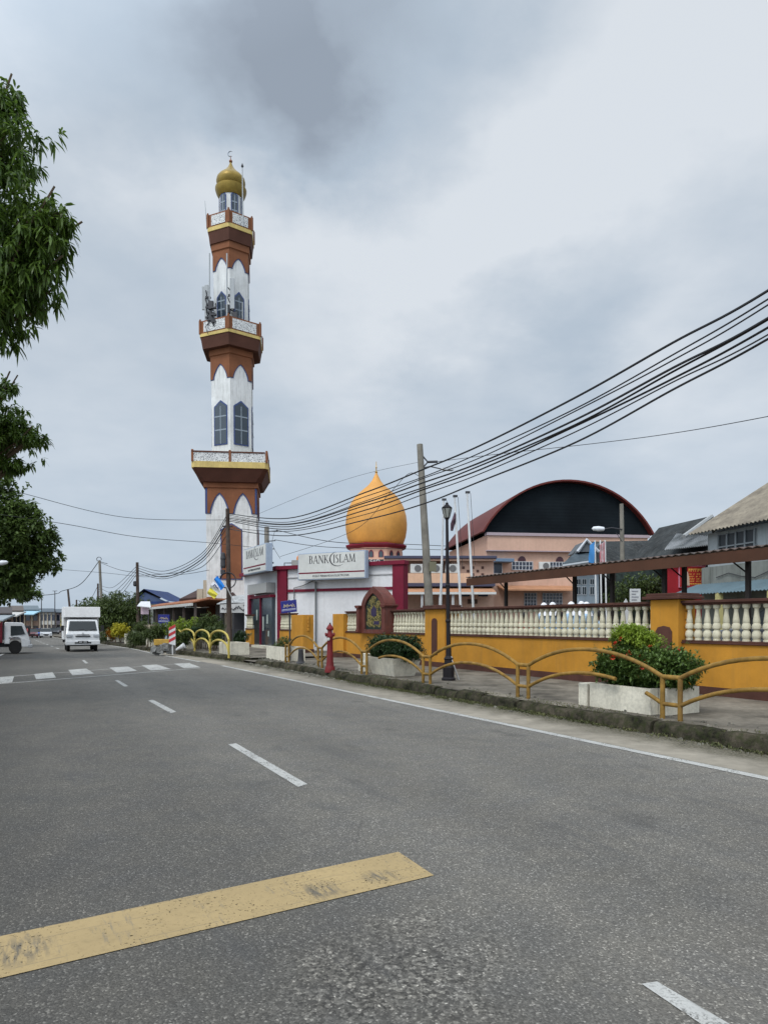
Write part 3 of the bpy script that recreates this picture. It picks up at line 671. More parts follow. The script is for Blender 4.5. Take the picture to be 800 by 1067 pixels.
for (x0, x1, ly, h, lb) in ((373,382,8.75,.3,'low white concrete block beside the left end of the tapered trough'), (376.5,384,9.1,.5,'taller white concrete post behind the low block by the trough')):
    o = root('concrete_block', R(ly+.1, sl((x0+x1)/2, ly), PZ), lb, 'block'); obj('block', MB().rbox(ly, ly+.2, sl(x1,ly), sl(x0,ly), PZ-.02, PZ+h), M_plc, o, bev=.015)
def pl_px(x0, x1, ly, h, lab, dep=.8, **k):
    return planter('planter', ly, ly+dep, min(sl(x1, ly+dep), sl(x0, ly)-.4), sl(x0, ly), h, lab, **k)
pl_px(277.5, 318, 8.7, .5, 'white planter between the red hydrant and the bank door')
bush(R(9.1, sl(297,9.1), .62), [(R(9.1, sl(297,9.1), .8), .3, .8), (R(9.1, sl(290,9.1), .72), .2, .8)], 260, 5, .09, .03, LM_mid, 'sparse small plant in the white planter by the bank door', 'plant', 6, name='small_plant')
pl_px(228.5, 260, 8.3, .52, 'wide white planter block at the foot of the leaning rusty pole')
pl_px(194, 203, 8.2, .55, 'small white planter among the far yellow hoops')
pl_px(152.5, 161, 7.0, .5, 'white planter behind the concrete rubble')
pl_px(130, 138.5, 6.75, .62, 'square white planter below the black and white banners')
pl_px(121.5, 129.5, 6.75, .55, 'white planter with the lime croton')
pl_px(112, 121, 6.75, .55, 'farthest white planter, with the orange croton')
# ================================================================== minaret
M_min = mat('minaret_white', (.63,.64,.63), .85, .1, .5, streak=.8, dirt=(.22,.22,.2), world=True)
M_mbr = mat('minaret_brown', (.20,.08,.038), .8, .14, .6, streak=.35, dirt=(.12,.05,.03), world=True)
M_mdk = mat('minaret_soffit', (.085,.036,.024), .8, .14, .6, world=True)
M_blue = mat('blue_trim', (.05,.075,.19), .6, .1, 1, world=True)
M_yb = mat('yellow_band', (.55,.42,.15), .7, .12, 1, streak=.4, world=True)
M_gold = mat('gold_dome', (.27,.185,.04), .38, .22, .8, streak=.35, dirt=(.12,.085,.02), metal=.35, world=True)
M_glass = plain('dark_glass', (.03,.045,.06), .15, 0, .6)
def latticemat():
    m, nt, b = nodes('filigree_screen'); co = coord(nt)
    v = nd(nt, 'ShaderNodeTexVoronoi'); v.feature = 'DISTANCE_TO_EDGE'; v.inputs['Scale'].default_value = 6.5; nt.links.new(co, v.inputs['Vector'])
    c = mixc(nt, ramp(nt, v.outputs['Distance'], [(.10, 0), (.22, 1)]), (.58,.59,.58), (.22,.225,.23))
    nt.links.new(c, b.inputs['Base Color']); b.inputs['Roughness'].default_value = .8; return m
M_lat = latticemat()
YM = 62.3
def zc(py, Y=YM): return EYE+(HZ-py)*Y/F
mr = root('minaret', (-13.86, YM, 0), 'tall white and brown minaret with three balconies and a small golden dome', 'minaret')
mr.rotation_euler = (0, -.0075, 0)
def mo(name, mb, m, parent=mr, **k): return obj(name, mb, m, parent, local=True, **k)
def facef(k, n, Rr, ph):          # frame of face k of an n-gon: centre, u (left->right seen from outside), outward normal, half width
    a0 = ph+2*pi*k/n; a1 = ph+2*pi*(k+1)/n
    p0 = Vector((Rr*cos(a0), Rr*sin(a0), 0)); p1 = Vector((Rr*cos(a1), Rr*sin(a1), 0))
    c = (p0+p1)/2; return c, (p1-p0).normalized(), c.normalized(), (p1-p0).length/2
def arched(hw, z0, z1, zp, cuts, aw):  # band polygon with pointed arch cut-outs from below
    pts = [(-hw, z1), (-hw, z0)]
    for cx in cuts:
        pts += [(cx-aw, z0)]
        for i in range(1, 8):
            t = i/8; pts.append((cx-aw*(1-t**1.5)**.75 if t < 1 else cx, z0+(zp-z0)*t))
        pts.append((cx, zp))
        for i in range(7, 0, -1):
            t = i/8; pts.append((cx+aw*(1-t**1.5)**.75, z0+(zp-z0)*t))
        pts += [(cx+aw, z0)]
    pts += [(hw, z0), (hw, z1)]
    return pts
Zv = Vector((0,0,1))
def pwin(parent, c, u, nrm, cx, z0, z1, hw, tip, fr=.1):
    poly = lambda h, a, b, t: [(cx-h, a), (cx+h, a), (cx+h, b-t), (cx, b), (cx-h, b-t)]
    f = mo('window', MB().prism(c+nrm*.004, u, Zv, nrm, poly(hw, z0, z1, tip), .05), M_blue, parent)
    mo('pane', MB().prism(c+nrm*.056, u, Zv, nrm, poly(hw-fr, z0+fr, z1-fr*1.6, tip*.85), .01), M_glass, f)
    m = MB(); hh = hw-fr; st = (z1-z0)*.12
    for q in (.32, .62): m.prism(c+nrm*.066, u, Zv, nrm, [(cx-hh, z0+(z1-z0)*q), (cx+hh, z0+(z1-z0)*q), (cx+hh, z0+(z1-z0)*q+.12), (cx-hh, z0+(z1-z0)*q+.12)], .02)
    m.prism(c+nrm*.066, u, Zv, nrm, [(cx-.04, z0+fr), (cx+.04, z0+fr), (cx+.04, z1-tip), (cx-.04, z1-tip)], .018)
    mo('mullion', m, plain('grey_mullion', (.22,.26,.3), .6), f)
    return f
# lower square tower
PH4 = -3*pi/4 + radians(8); HWs = 2.2; R4 = HWs*math.sqrt(2); YF = YM-HWs
zf = lambda py: zc(py, YF)
mo('lower_shaft', MB().lathe((0,0,0), [(R4+.12,-.3),(R4+.12,zf(640)),(R4,zf(639)),(R4,zf(500))], 4, ph=PH4), M_min)
for k in range(4):
    c, u, nr, hw = facef(k, 4, R4, PH4)
    mo('trim', MB().prism(c+nr*.005, u, Zv, nr, arched(hw+.02, zf(535.5), zf(508), zf(515), (-1.02, 1.02), .74), .05), M_blue)
    mo('arch_band', MB().prism(c+nr*.045, u, Zv, nr, arched(hw-.12, zf(535), zf(507.5), zf(513.5), (-1.02, 1.02), .86), .05), M_mbr)
    mo('plaster_frame', MB().prism(c+nr*.004, u, Zv, nr, [(-1.45, zf(600)), (1.45, zf(600)), (1.45, zf(537)), (-1.45, zf(537))], .04), M_min)
    mo('blind_door', MB().prism(c+nr*.05, u, Zv, nr, [(-.95, zf(604)), (.95, zf(604)), (.95, zf(552)), (0, zf(545)), (-.95, zf(552))], .02), M_blue)
    mo('door_panel', MB().prism(c+nr*.075, u, Zv, nr, [(-.86, zf(603)), (.86, zf(603)), (.86, zf(552.5)), (0, zf(546.5)), (-.86, zf(552.5))], .02), M_mbr)
    mo('corner_pilaster', MB().prism(c+nr*.005, u, Zv, nr, [(-hw, -.2), (-hw+.75, -.2), (-hw+.75, zf(622)), (-hw, zf(622))], .14), M_mbr)
YG = YM-3.5
zg = lambda py: zc(py, YG)
rG = 3.46*math.sqrt(2)
mo('cornice', MB().lathe((0,0,0), [(R4+.02,zf(509)),(R4+.28,zf(508.5)),(R4+.28,zf(496)),(R4+.3,zf(495))], 4, ph=PH4), M_mbr)
def octo(hw, ch):
    return [(hw-ch,-hw),(hw,-hw+ch),(hw,hw-ch),(hw-ch,hw),(-hw+ch,hw),(-hw,hw-ch),(-hw,-hw+ch),(-hw+ch,-hw)]
def loft(levels):
    m = MB(); vs = []; n = 8
    for hw, ch, z in levels: vs += [(x, y, z) for x, y in octo(hw, ch)]
    k = len(levels); m.add(vs, [(i*n+j, i*n+(j+1) % n, (i+1)*n+(j+1) % n, (i+1)*n+j) for i in range(k-1) for j in range(n)]+[tuple(range(n-1,-1,-1)), tuple(range((k-1)*n, k*n))]); return m
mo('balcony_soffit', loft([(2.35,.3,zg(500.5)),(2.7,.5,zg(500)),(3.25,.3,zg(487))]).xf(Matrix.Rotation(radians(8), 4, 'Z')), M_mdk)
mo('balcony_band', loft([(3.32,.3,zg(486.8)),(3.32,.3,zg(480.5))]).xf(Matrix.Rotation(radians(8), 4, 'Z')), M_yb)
def rail_sq(hw, z0, z1):
    for k in range(4):
        q = k*pi/2+radians(8); c = Vector((sin(q), -cos(q), 0))*hw; u = Vector((cos(q), sin(q), 0)); nr = Vector((sin(q), -cos(q), 0))
        mo('filigree_panel', MB().prism(c-nr*.09, u, Zv, nr, [(-hw+.12, z0), (hw-.12, z0), (hw-.12, z1-.1), (-hw+.12, z1-.1)], .05), M_lat)
        m = MB()
        for x in (-hw+.1, 0, hw-.1):
            if x == -hw+.1: continue
            mo('rail_post', MB().prism(c-nr*.16, u, Zv, nr, [(x-.1, z0), (x+.1, z0), (x+.1, z1+.05), (x+.06, z1+.12), (x-.06, z1+.12), (x-.1, z1+.05)], .19), M_mbr)
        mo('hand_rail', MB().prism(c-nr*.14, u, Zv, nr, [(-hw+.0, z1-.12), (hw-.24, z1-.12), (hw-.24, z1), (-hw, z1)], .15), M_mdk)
rail_sq(3.28, zg(480.4), zg(469.5))
# hexagonal upper tiers, one corner toward the street
PH6 = -pi/2+radians(7)
def tier(rs, py0, py1, band0, band1, bleg, peak, w0, w1, whw, tip):
    mo('shaft', MB().lathe((0,0,0), [(rs, zc(py0)), (rs, zc(py1))], 6, ph=PH6), M_min)
    for k in range(6):
        c, u, nr, hw = facef(k, 6, rs, PH6)
        mo('trim', MB().prism(c+nr*.005, u, Zv, nr, arched(hw+.01, zc(bleg+.6), zc(band0), zc(peak+1), (0,), hw*.68), .035), M_blue)
        mo('arch_band', MB().prism(c+nr*.03, u, Zv, nr, arched(hw+.02, zc(bleg), zc(band0-.5), zc(peak), (0,), hw*.76), .04), M_mbr)
        pwin(mr, c, u, nr, 0, zc(w0), zc(w1), whw, .55)
    mo('collar', MB().lathe((0,0,0), [(rs+.05, zc(band0+2)), (rs+.2, zc(band0+1)), (rs+.22, zc(band1)), (rs+.3, zc(band1-1))], 6, ph=PH6), M_mbr)
def balc(r, rin, e_bot, y0, y1, rt):
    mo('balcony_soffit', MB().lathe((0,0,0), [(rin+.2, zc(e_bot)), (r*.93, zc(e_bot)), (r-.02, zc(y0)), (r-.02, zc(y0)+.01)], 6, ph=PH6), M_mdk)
    mo('balcony_band', MB().lathe((0,0,0), [(r+.04, zc(y0)), (r+.04, zc(y1))], 6, ph=PH6), M_yb)
    z0, z1 = zc(y1), zc(rt)
    for k in range(6):
        c, u, nr, hw = facef(k, 6, r, PH6)
        mo('parapet', MB().prism(c-nr*.14, u, Zv, nr, [(-hw+.02, z0), (hw-.12, z0), (hw-.12, z1), (-hw+.02, z1)], .13), M_mbr)
        mo('filigree_panel', MB().prism(c-nr*.008, u, Zv, nr, [(-hw+.38, z0+.12), (hw-.38, z0+.12), (hw-.38, z1-.14), (-hw+.38, z1-.14)], .03), M_lat)
        p = c-u*hw
        mo('rail_post', MB().lathe((p.x, p.y, 0), [(.13,z0),(.13,z1+.02),(.07,z1+.06),(.09,z1+.12),(.02,z1+.2)], 6), M_mbr)
tier(2.05, 480, 366, 376, 366, 401, 386, 468.5, 423, .72, .6)
balc(3.06, 2.3, 371.5, 360, 357, 344)
tier(1.76, 357, 258, 268, 258, 289, 277, 340, 311, .5, .5)
balc(2.26, 1.88, 262.5, 250.5, 246.5, 233.5)
mo('lantern', MB().lathe((0,0,0), [(1.02, zc(247)), (1.02, zc(203)), (1.12, zc(202)), (1.12, zc(200))], 32), M_min, smooth=True)
for k in range(6):
    a = -pi/2+radians(30)+k*pi/3; nr = Vector((cos(a), sin(a), 0)); u = Vector((-sin(a), cos(a), 0))
    pwin(mr, nr*.99, u, nr, 0, zc(236), zc(206), .33, .3, .07)
mo('dome_ring', MB().lathe((0,0,0), [(1.1,zc(207.5)),(1.3,zc(204)),(1.42,zc(200)),(1.43,zc(198)),(1.36,zc(197.3)),(1.1,zc(197))], 32), M_gold, smooth=True)
mo('dome', MB().lathe((0,0,0), [(1.12,zc(196.5)),(1.27,zc(194)),(1.33,zc(190.5)),(1.27,zc(187.2)),(1.05,zc(184)),(.75,zc(181)),(.48,zc(178)),(.28,zc(175)),(.15,zc(172)),(.08,zc(169.5)),(.04,zc(168))], 32), M_gold, smooth=True)
mo('finial', MB().lathe((0,0,0), [(.03,zc(170)),(.14,zc(169)),(.16,zc(168)),(.12,zc(167)),(.03,zc(166.4)),(.03,zc(162.5))], 16), plain('copper_finial', (.2,.08,.04), .4, .5), smooth=True)
m = MB(); pts = []; zz = zc(160.3)
pts = [Vector((.25*cos(t), 0, zz+.25*sin(t))) for t in [radians(50+i*14) for i in range(19)]]
m.tube([p for p in pts], [.015+.05*sin(pi*i/18) for i in range(19)], 6); mo('crescent', m, plain('silver_metal', (.35,.37,.4), .3, .8), smooth=True)
M_ant = plain('antenna_grey', (.34,.36,.37), .5); M_dkm = plain('dark_steel', (.05,.05,.055), .6, .3)
def mpx(px): return (px-239.8)*.089
o = root('lightning_rod', (-14.33+mpx(254.5)+.0, YM-.4, zc(247)), 'thin tall rod standing right of the little golden dome', 'rod')
obj('pole', MB().tube([(-14.0+mpx(255), YM-1.9, zc(236,YM-1.9)), (-14.0+mpx(254.2), YM-1.9, zc(175,YM-1.9))], [.07,.04], 8), M_ant, o)
obj('tip', MB().lathe((-14.0+mpx(254.2), YM-1.9, zc(175,YM-1.9)), [(.03,0),(.12,.15),(.03,.4)], 10), M_dkm, o)
o = root('whip_antenna', (-14.33+mpx(218), YM-1.3, zc(247)), 'short whip antenna on the left edge of the top balcony', 'antenna')
obj('whip', MB().tube([(-14.33+mpx(219.8), YM-1.1, zc(246)), (-14.33+mpx(217.8), YM-1.1, zc(217))], [.04,.02], 6), M_ant, o)
for (px, top, bot, label, dy) in ((216.3,298.5,323,'white cell antenna panel at the far left of the middle balcony',-1.4),(220.5,297,340,'slim pale cell antenna pole between the left panel and the shaft',-1.9),(224,264,340,'tall pale antenna mast up the left edge of the minaret',-2.1),(243,264,340,'tall pale antenna mast in front of the minaret corner',-2.7),(247.6,290,322,'wide white cell antenna panel right of the middle mast',-2.4),(255.7,315,342,'short pale antenna mast at the right edge of the middle balcony',-1.5)):
    x = -14.2+mpx(px); Y = YM+dy; zt = zc(top, Y); zb_ = zc(bot, Y)
    o = root('cell_antenna', (x, Y, zc(357)), label, 'antenna', 'cell antennas on the middle balcony')
    if 'panel' in label:
        w2 = .17 if px < 230 else .2
        obj('panel', MB().box(x-w2, x+w2, Y-.08, Y+.08, zb_, zt), M_ant, o, bev=.03)
        obj('mast', MB().tube([(x+.05, Y+.2, zc(357)), (x+.05, Y+.2, zt-.3)], .05, 8), M_dkm, o)
        obj('bracket', MB().box(x-.05, x+.1, Y+.05, Y+.25, zb_+.2, zb_+.35).box(x-.05, x+.1, Y+.05, Y+.25, zt-.6, zt-.45), M_dkm, o)
    else:
        obj('mast', MB().tube([(x, Y, zc(357)), (x, Y, zt)], [.07, .06], 8), M_ant, o, smooth=True)
rng = random.Random(2)
for i, (px, py) in enumerate(((226,318),(227,330),(243,322),(250,330),(231,336))):
    x = -14.2+mpx(px); Y = YM-2.3; z = zc(py, Y)
    o = root('radio_unit', (x, Y, z), ['dark radio box high on the left mast of the middle balcony','dark radio box low on the left mast','grey radio box on the middle mast','dark radio box beside the wide antenna panel','low radio box with loose cables on the middle balcony'][i], 'radio unit', 'radio boxes on the middle balcony')
    obj('box', MB().box(x-.22, x+.22, Y-.15, Y+.15, z-.4, z+.35), M_dkm, o, bev=.03)
    m = MB()
    for k in range(3):
        a = Vector((x+rng.uniform(-.2,.2), Y, z-.4)); m.tube([a, a+Vector((rng.uniform(-.4,.4), rng.uniform(-.2,.1), -.5)), a+Vector((rng.uniform(-.5,.5), 0, -1.1))], .03, 5)
    obj('cable', m, M_dkm, o)

rng = random.Random(19)
for i, (px, py0, py1) in enumerate(((222,303,338),(224.5,312,339),(229,316,340),(245,300,339),(249,323,341))):
    Y = YM-2.0-.25*(i % 3); x = -14.2+mpx(px); m = MB(); k = 0; pts = []
    z0, z1 = zc(py1, Y), zc(py0, Y)
    while k < 9: pts.append(V(x+rng.uniform(-.28,.28), Y+rng.uniform(-.1,.1), z0+(z1-z0)*k/8)); k += 1
    o = root('feeder_cable', (x, Y, z0), ['looped black feeder cable at the left of the middle balcony','black feeder cable just right of the leftmost loop','black feeder cable over the left shaft window','black feeder cable running up the middle mast','low black feeder cable beneath the wide antenna panel'][i], 'cable', 'feeder cables of the cell antennas')
    obj('cable', m.tube(pts, .055, 5), M_dkm, o, smooth=True)
    for j in range(3): z = z0+(z1-z0)*(.2+.3*j); obj('clamp', MB().box(x-.2, x+.25, Y-.12, Y+.12, z-.07, z+.07), M_dkm, o)
# ================================================================== bank kiosk
M_bwh = mat('bank_white', (.66,.66,.67), .75, .06, .7, streak=.3, dirt=(.35,.34,.33), world=True)
M_mar = mat('maroon_paint', (.16,.010,.028), .6, .12, 1, streak=.3, dirt=(.08,.01,.03), world=True)
M_sign = mat('sign_face', (.56,.565,.54), .5, .05, .6, streak=.15, dirt=(.3,.3,.28), world=True)
M_signside = plain('sign_side', (.32,.38,.47), .6)
B1, B2 = R(12.6,34.2), R(16.6,28.0); bu = (B2-B1).normalized(); bn = Vector((bu.y, -bu.x, 0)); BL_ = (B2-B1).length
if bn.y > 0: bn = -bn
B0 = R(12.6, 40.5); B3 = B2+Vector((-.4,5.5,0)); B4 = B0+R(5.5,0,0)
br = root('bank_kiosk', (B1.x, B1.y, .12), 'white flat roofed bank kiosk with maroon corner columns and trim', 'bank')
ZT = 4.38
def pprism(poly, z0, z1, m=None):
    m = m or MB(); n = len(poly); m.add([(p.x,p.y,z0) for p in poly]+[(p.x,p.y,z1) for p in poly], [tuple(range(n-1,-1,-1)), tuple(range(n,2*n))]+[(i,(i+1)%n,(i+1)%n+n,i+n) for i in range(n)]); return m
obj('wall', pprism([B1+bu*.02-bn*.02, B2-bu*.02-bn*.02, B3, B4, B0], -.1, ZT), M_bwh, br)
def bface(x0, x1, z0, z1, d0, d1, m=None):
    m = m or MB(); a = B1+bu*x0; b = B1+bu*x1
    return m.hexa([(a+bn*d1)+Zv*z0, (b+bn*d1)+Zv*z0, (b+bn*d0)+Zv*z0, (a+bn*d0)+Zv*z0, (a+bn*d1)+Zv*z1, (b+bn*d1)+Zv*z1, (b+bn*d0)+Zv*z1, (a+bn*d0)+Zv*z1])
obj('column', bface(-.12, .5, 0, ZT+.02, -.45, .12), M_mar, br, bev=.01)
obj('column', bface(BL_-.55, BL_+.05, 0, ZT+.02, -.4, .12), M_mar, br, bev=.01)
obj('cornice', bface(-.3, BL_+.15, ZT, ZT+.2, -.3, .2).rbox(12.3,12.75,34.0,40.6,ZT,ZT+.2), M_mar, br, bev=.01)
obj('band', bface(.5, BL_-.55, 3.18, 3.32, -.01, .05), M_mar, br)
obj('ledge', bface(.5, BL_-.55, 3.92, 3.97, -.01, .03), plain('ledge_grey', (.4,.4,.41), .7), br)
obj('downpipe', MB().tube([B1+bu*2.35+bn*.1+Zv*.3, B1+bu*2.35+bn*.1+Zv*3.7], .045, 8), plain('pipe_grey', (.16,.17,.17), .6), br)
obj('conduit', MB().tube([B1+bu*.95+bn*.05+Zv*2.4, B1+bu*.95+bn*.05+Zv*3.4, B1+bu*1.5+bn*.05+Zv*3.5, B1+bu*2.2+bn*.08+Zv*3.75], .025, 6), plain('conduit_grey', (.12,.12,.12), .6), br)
# street-facing door
fr = obj('door', MB().rbox(12.42,12.6,35.0,38.6,.1,2.95), M_glass, br)
obj('door_frame', MB().rbox(12.3,12.62,38.6,38.95,.1,3.2).rbox(12.34,12.6,36.75,36.85,.1,2.95).rbox(12.3,12.62,34.95,38.6,2.95,3.1), M_mar, fr)
m = MB()
for i, (s, z, h) in enumerate(((35.6,1.5,.5),(36.3,1.1,.8),(37.4,1.7,.6),(38,.9,.5),(35.4,.8,.3))): m.rbox(12.405,12.41,s,s+.22,z,z+h)
obj('poster', m, plain('faded_poster', (.35,.4,.36), .6), fr)
obj('shutter_box', MB().rbox(12.1,12.6,35.0,38.3,3.2,3.75), plain('shutter_grey', (.33,.33,.32), .6), br)
obj('step', MB().rbox(11.9,12.35,34.6,38.9,.1,.3), M_plc, br)
o = root('rooftop_tank', B1+bu*.9-bn*1+Zv*ZT, 'grey box with piping on the bank roof, left of the name board', 'tank')
c0 = B1+bu*.7-bn*1; obj('box', MB().box(c0.x-.5, c0.x+.55, c0.y-.4, c0.y+.4, ZT, ZT+.55), mat('tank_grey', (.3,.3,.28), .8, .2, 2, world=True), o, bev=.02)
obj('cap', MB().box(c0.x+.5, c0.x+.85, c0.y-.3, c0.y+.3, ZT+.05, ZT+.6), M_dkm, o)
obj('pipe', MB().tube([(c0.x-.5,c0.y-.3,ZT+.4),(c0.x-.9,c0.y-.3,ZT+.4),(c0.x-.9,c0.y-.3,ZT)], .03, 6), M_dkm, o)
o = root('beacon', (c0.x-.12, c0.y-.2, ZT+.55), 'small orange beacon on the grey roof box', 'beacon')
obj('lens', MB().lathe((c0.x-.12, c0.y-.2, ZT+.55), [(.13,0),(.14,.08),(.12,.2),(.05,.27)], 14), plain('orange_plastic', (.7,.24,.02), .4), o, smooth=True)
# lettering, drawn as thick and thin strokes
def bar(x0, y0, x1, y1, w): return [(x0-w/2,y0),(x0+w/2,y0),(x1+w/2,y1),(x1-w/2,y1)]
def arcs(cx, cy, rx, ry, a0, a1, tmin, tmax, n=10):
    out = []; inn = []
    for i in range(n+1):
        t = i/n; a = radians(a0+(a1-a0)*t); w2 = tmin+(tmax-tmin)*sin(pi*t)
        out.append((cx+rx*cos(a), cy+ry*sin(a))); inn.append((cx+(rx-w2)*cos(a), cy+(ry-w2*.5-tmin*.4)*sin(a)))
    return [[out[i], out[i+1], inn[i+1], inn[i]] for i in range(n)]
def serif(x, y, w=.2): return [(x-w/2,y),(x+w/2,y),(x+w/2,y+.035),(x-w/2,y+.035)]
TH, TN = .115, .045
def glyph(ch):
    if ch == 'B': return ([bar(.13,0,.13,1,TH), serif(.09,0), serif(.09,.965), bar(.13,.5,.3,.5,0)[:0] or [(.13,.5),(.3,.5),(.3,.54),(.13,.54)], [(.13,.96),(.3,.96),(.3,1),(.13,1)], [(.13,0),(.32,0),(.32,.04),(.13,.04)]]+arcs(.3,.76,.2,.24,90,-90,.04,.12)+arcs(.32,.27,.24,.27,90,-90,.04,.13)), .6
    if ch == 'A': return [bar(.06,0,.36,1,TN), bar(.66,0,.36,1,TH), [(.18,.32),(.56,.32),(.56,.36),(.18,.36)], serif(.06,0,.18), serif(.66,0,.24)], .74
    if ch == 'N': return [bar(.1,0,.1,1,TN), bar(.66,0,.66,1,TN), bar(.66,0,.12,1,TH+.03), serif(.1,0,.2), serif(.08,.965,.18), serif(.66,.965,.2)], .78
    if ch == 'K': return [bar(.13,0,.13,1,TH), bar(.2,.45,.52,1,TN), bar(.62,0,.26,.56,TH), serif(.13,0,.24), serif(.13,.965,.24), serif(.52,.965,.18), serif(.64,0,.2)], .72
    if ch == 'I': return [bar(.12,0,.12,1,TH), serif(.12,0,.24), serif(.12,.965,.24)], .27
    if ch == 'L': return [bar(.13,0,.13,1,TH), serif(.13,.965,.24), [(.03,0),(.52,0),(.52,.04),(.03,.04)], [(.49,0),(.54,0),(.56,.2),(.53,.2)]], .58
    if ch == 'M': return [bar(.08,0,.14,1,TN), bar(.8,0,.74,1,TH), bar(.44,.05,.15,1,TH), bar(.44,.05,.74,1,TN), serif(.08,0,.2), serif(.8,0,.24), serif(.12,.965,.16), serif(.76,.965,.16)], .92
    if ch == 'S': return (arcs(.27,.75,.2,.25,40,260,.035,.1)+arcs(.25,.27,.22,.27,80,-140,.035,.11)+[[(.13,.62),(.2,.66),(.4,.42),(.33,.36)]]), .52
    return [], .3
def word(txt, h, sp=.05):
    out = []; x = 0
    for ch in txt:
        ps, adv = glyph(ch); out += [[(x+px*h, py*h) for px, py in p] for p in ps]; x += (adv+sp)*h
    return out, x
def bank_sign(name, c, u, nr, Wd, H, Dp, label):
    o = root(name, c, label, 'sign', 'light box signs of the bank')
    e = []
    def rect(x0, x1, z0, z1): return [(x0,z0),(x1,z0),(x1,z1),(x0,z1)]
    obj('casing', MB().prism(c-nr*Dp, u, Zv, nr, rect(-Wd/2, Wd/2, -H/2, H/2), Dp), M_signside, o, bev=.01)
    obj('face', MB().prism(c+nr*.003, u, Zv, nr, rect(-Wd/2+.06, Wd/2-.06, -H/2+.05, H/2-.05), .015), M_sign, o)
    ms = MB()
    obj('stripe', MB().prism(c+nr*.02, u, Zv, nr, rect(-Wd/2+.06, Wd/2-.06, -H*.27, -H*.22), .004), M_mar, o)
    h = H*.29; a, wa = word('BANK', h); b, wb = word('ISLAM', h); gap = h*.62; x0 = -(wa+wb+gap)/2+.02*Wd; z0 = H*.10; m = MB()
    for p in a: m.prism(c+nr*.02, u, Zv, nr, [(x+x0, z+z0) for x, z in p], .006)
    for p in b: m.prism(c+nr*.02, u, Zv, nr, [(x+x0+wa+gap, z+z0) for x, z in p], .006)
    cx = x0+wa+gap+h*.62; cz = z0+h*.46
    for p in arcs(cx, cz, h*1.2, h*.92, 100, 312, .006, .075, 22): m.prism(c+nr*.02, u, Zv, nr, p, .006)
    obj('lettering', m, plain('sign_black', (.03,.03,.035), .5), o)
    t = MB(); put_text(t, 'PUSAT PERBANKAN ELEKTRONIK', H*.105, c+nr*.024-Zv*H*.37, u, Zv, nr, 0, .003, width=Wd*.54); obj('tagline', t, plain('sign_black', (.03,.03,.035), .5), o)
    obj('bracket', MB().prism(c-nr*(Dp+.25), u, Zv, nr, rect(-Wd*.35, -Wd*.35+.06, -H*.2, -H*.14), .3).prism(c-nr*(Dp+.25), u, Zv, nr, rect(Wd*.35, Wd*.35+.06, -H*.2, -H*.14), .3), M_dkm, o)
    return o
u_ = (344.7-400)/F; q_ = B1+bn*.6; t_ = (u_*q_.y-q_.x)/(bu.x-u_*bu.y); cs = q_+bu*t_; Yc = cs.y; cs.z = EYE+(HZ-589.3)*Yc/F
bank_sign('bank_name_board', cs, bu, bn, 81*Yc/F*1.03, 28.5*Yc/F, .3, 'wide pale board with BANK ISLAM lettering and a maroon stripe over the white wall')
a = L(277.5, 590.5, 11.7); b = L(254, 596, 11.7); c = (a+b)/2; 
bank_sign('bank_side_board', Vector((c.x, c.y, 5.02)), R(0,-1,0), R(-1,0,0), (a-b).length, 1.48, .35, 'second bank board seen edge-on over the glass door, with a pale blue end')

# ================================================================== mosque prayer hall with the onion dome
M_pink = mat('pink_render', (.56,.36,.27), .8, .07, .5, streak=.3, dirt=(.3,.2,.16), world=True)
M_orange = mat('dome_orange', (.60,.28,.05), .6, .12, .7, streak=.4, dirt=(.4,.18,.05), spec=.5, world=True)
YD = 56.0; XD = (392-400)/F*YD; zd = lambda py: EYE+(HZ-py)*YD/F; k_ = YD/F
o = root('domed_mosque', (XD, YD, .1), 'pink mosque hall with a big orange onion dome above the bank board', 'mosque')
dm = obj('dome', MB().lathe((XD,YD,0), [(26.5*k_,zd(570)),(28.5*k_,zd(566)),(30.6*k_,zd(560)),(31.8*k_,zd(552)),(32*k_,zd(546)),(31.2*k_,zd(538)),(29*k_,zd(530)),(25.5*k_,zd(523)),(20.5*k_,zd(516.5)),(14.5*k_,zd(511)),(8.5*k_,zd(506)),(4.6*k_,zd(501)),(2.4*k_,zd(496.5)),(1.1*k_,zd(493.5)),(.8*k_,zd(492.5))], 48), M_orange, o, smooth=True, angle=80)
obj('finial', MB().lathe((XD,YD,0), [(.8*k_,zd(493)),(1.6*k_,zd(492)),(.6*k_,zd(491)),(.5*k_,zd(488)),(1.0*k_,zd(487.3)),(.4*k_,zd(486.5)),(.3*k_,zd(481))], 12), plain('gold_paint', (.5,.3,.05), .4, .4), dm, smooth=True)
obj('eave', MB().lathe((XD,YD,0), [(27*k_,zd(574)),(33.5*k_,zd(571)),(33.7*k_,zd(569.8)),(27*k_,zd(567.5))], 8, ph=pi/8), M_mar, o)
obj('drum', MB().lathe((XD,YD,0), [(28.8*k_,zd(600)),(28.8*k_,zd(573))], 8, ph=pi/8), M_pink, o)
for k in range(8):
    c, u, nr, hw = facef(k, 8, 28.8*k_, pi/8)
    for q in (-.45, .45):
        x = q*hw; w2 = .2
        f = obj('window', MB().prism(Vector((XD,YD,0))+c+nr*.005, u, Zv, nr, [(x-w2,zd(583)),(x+w2,zd(583)),(x+w2,zd(578.5)),(x+w2*.7,zd(576.8)),(x,zd(575.5)),(x-w2*.7,zd(576.8)),(x-w2,zd(578.5))], .03), M_mar, o)
        obj('pane', MB().prism(Vector((XD,YD,0))+c+nr*.036, u, Zv, nr, [(x-w2*.75,zd(583)),(x+w2*.75,zd(583)),(x+w2*.75,zd(578.7)),(x,zd(576.3)),(x-w2*.75,zd(578.7))], .008), M_glass, f)
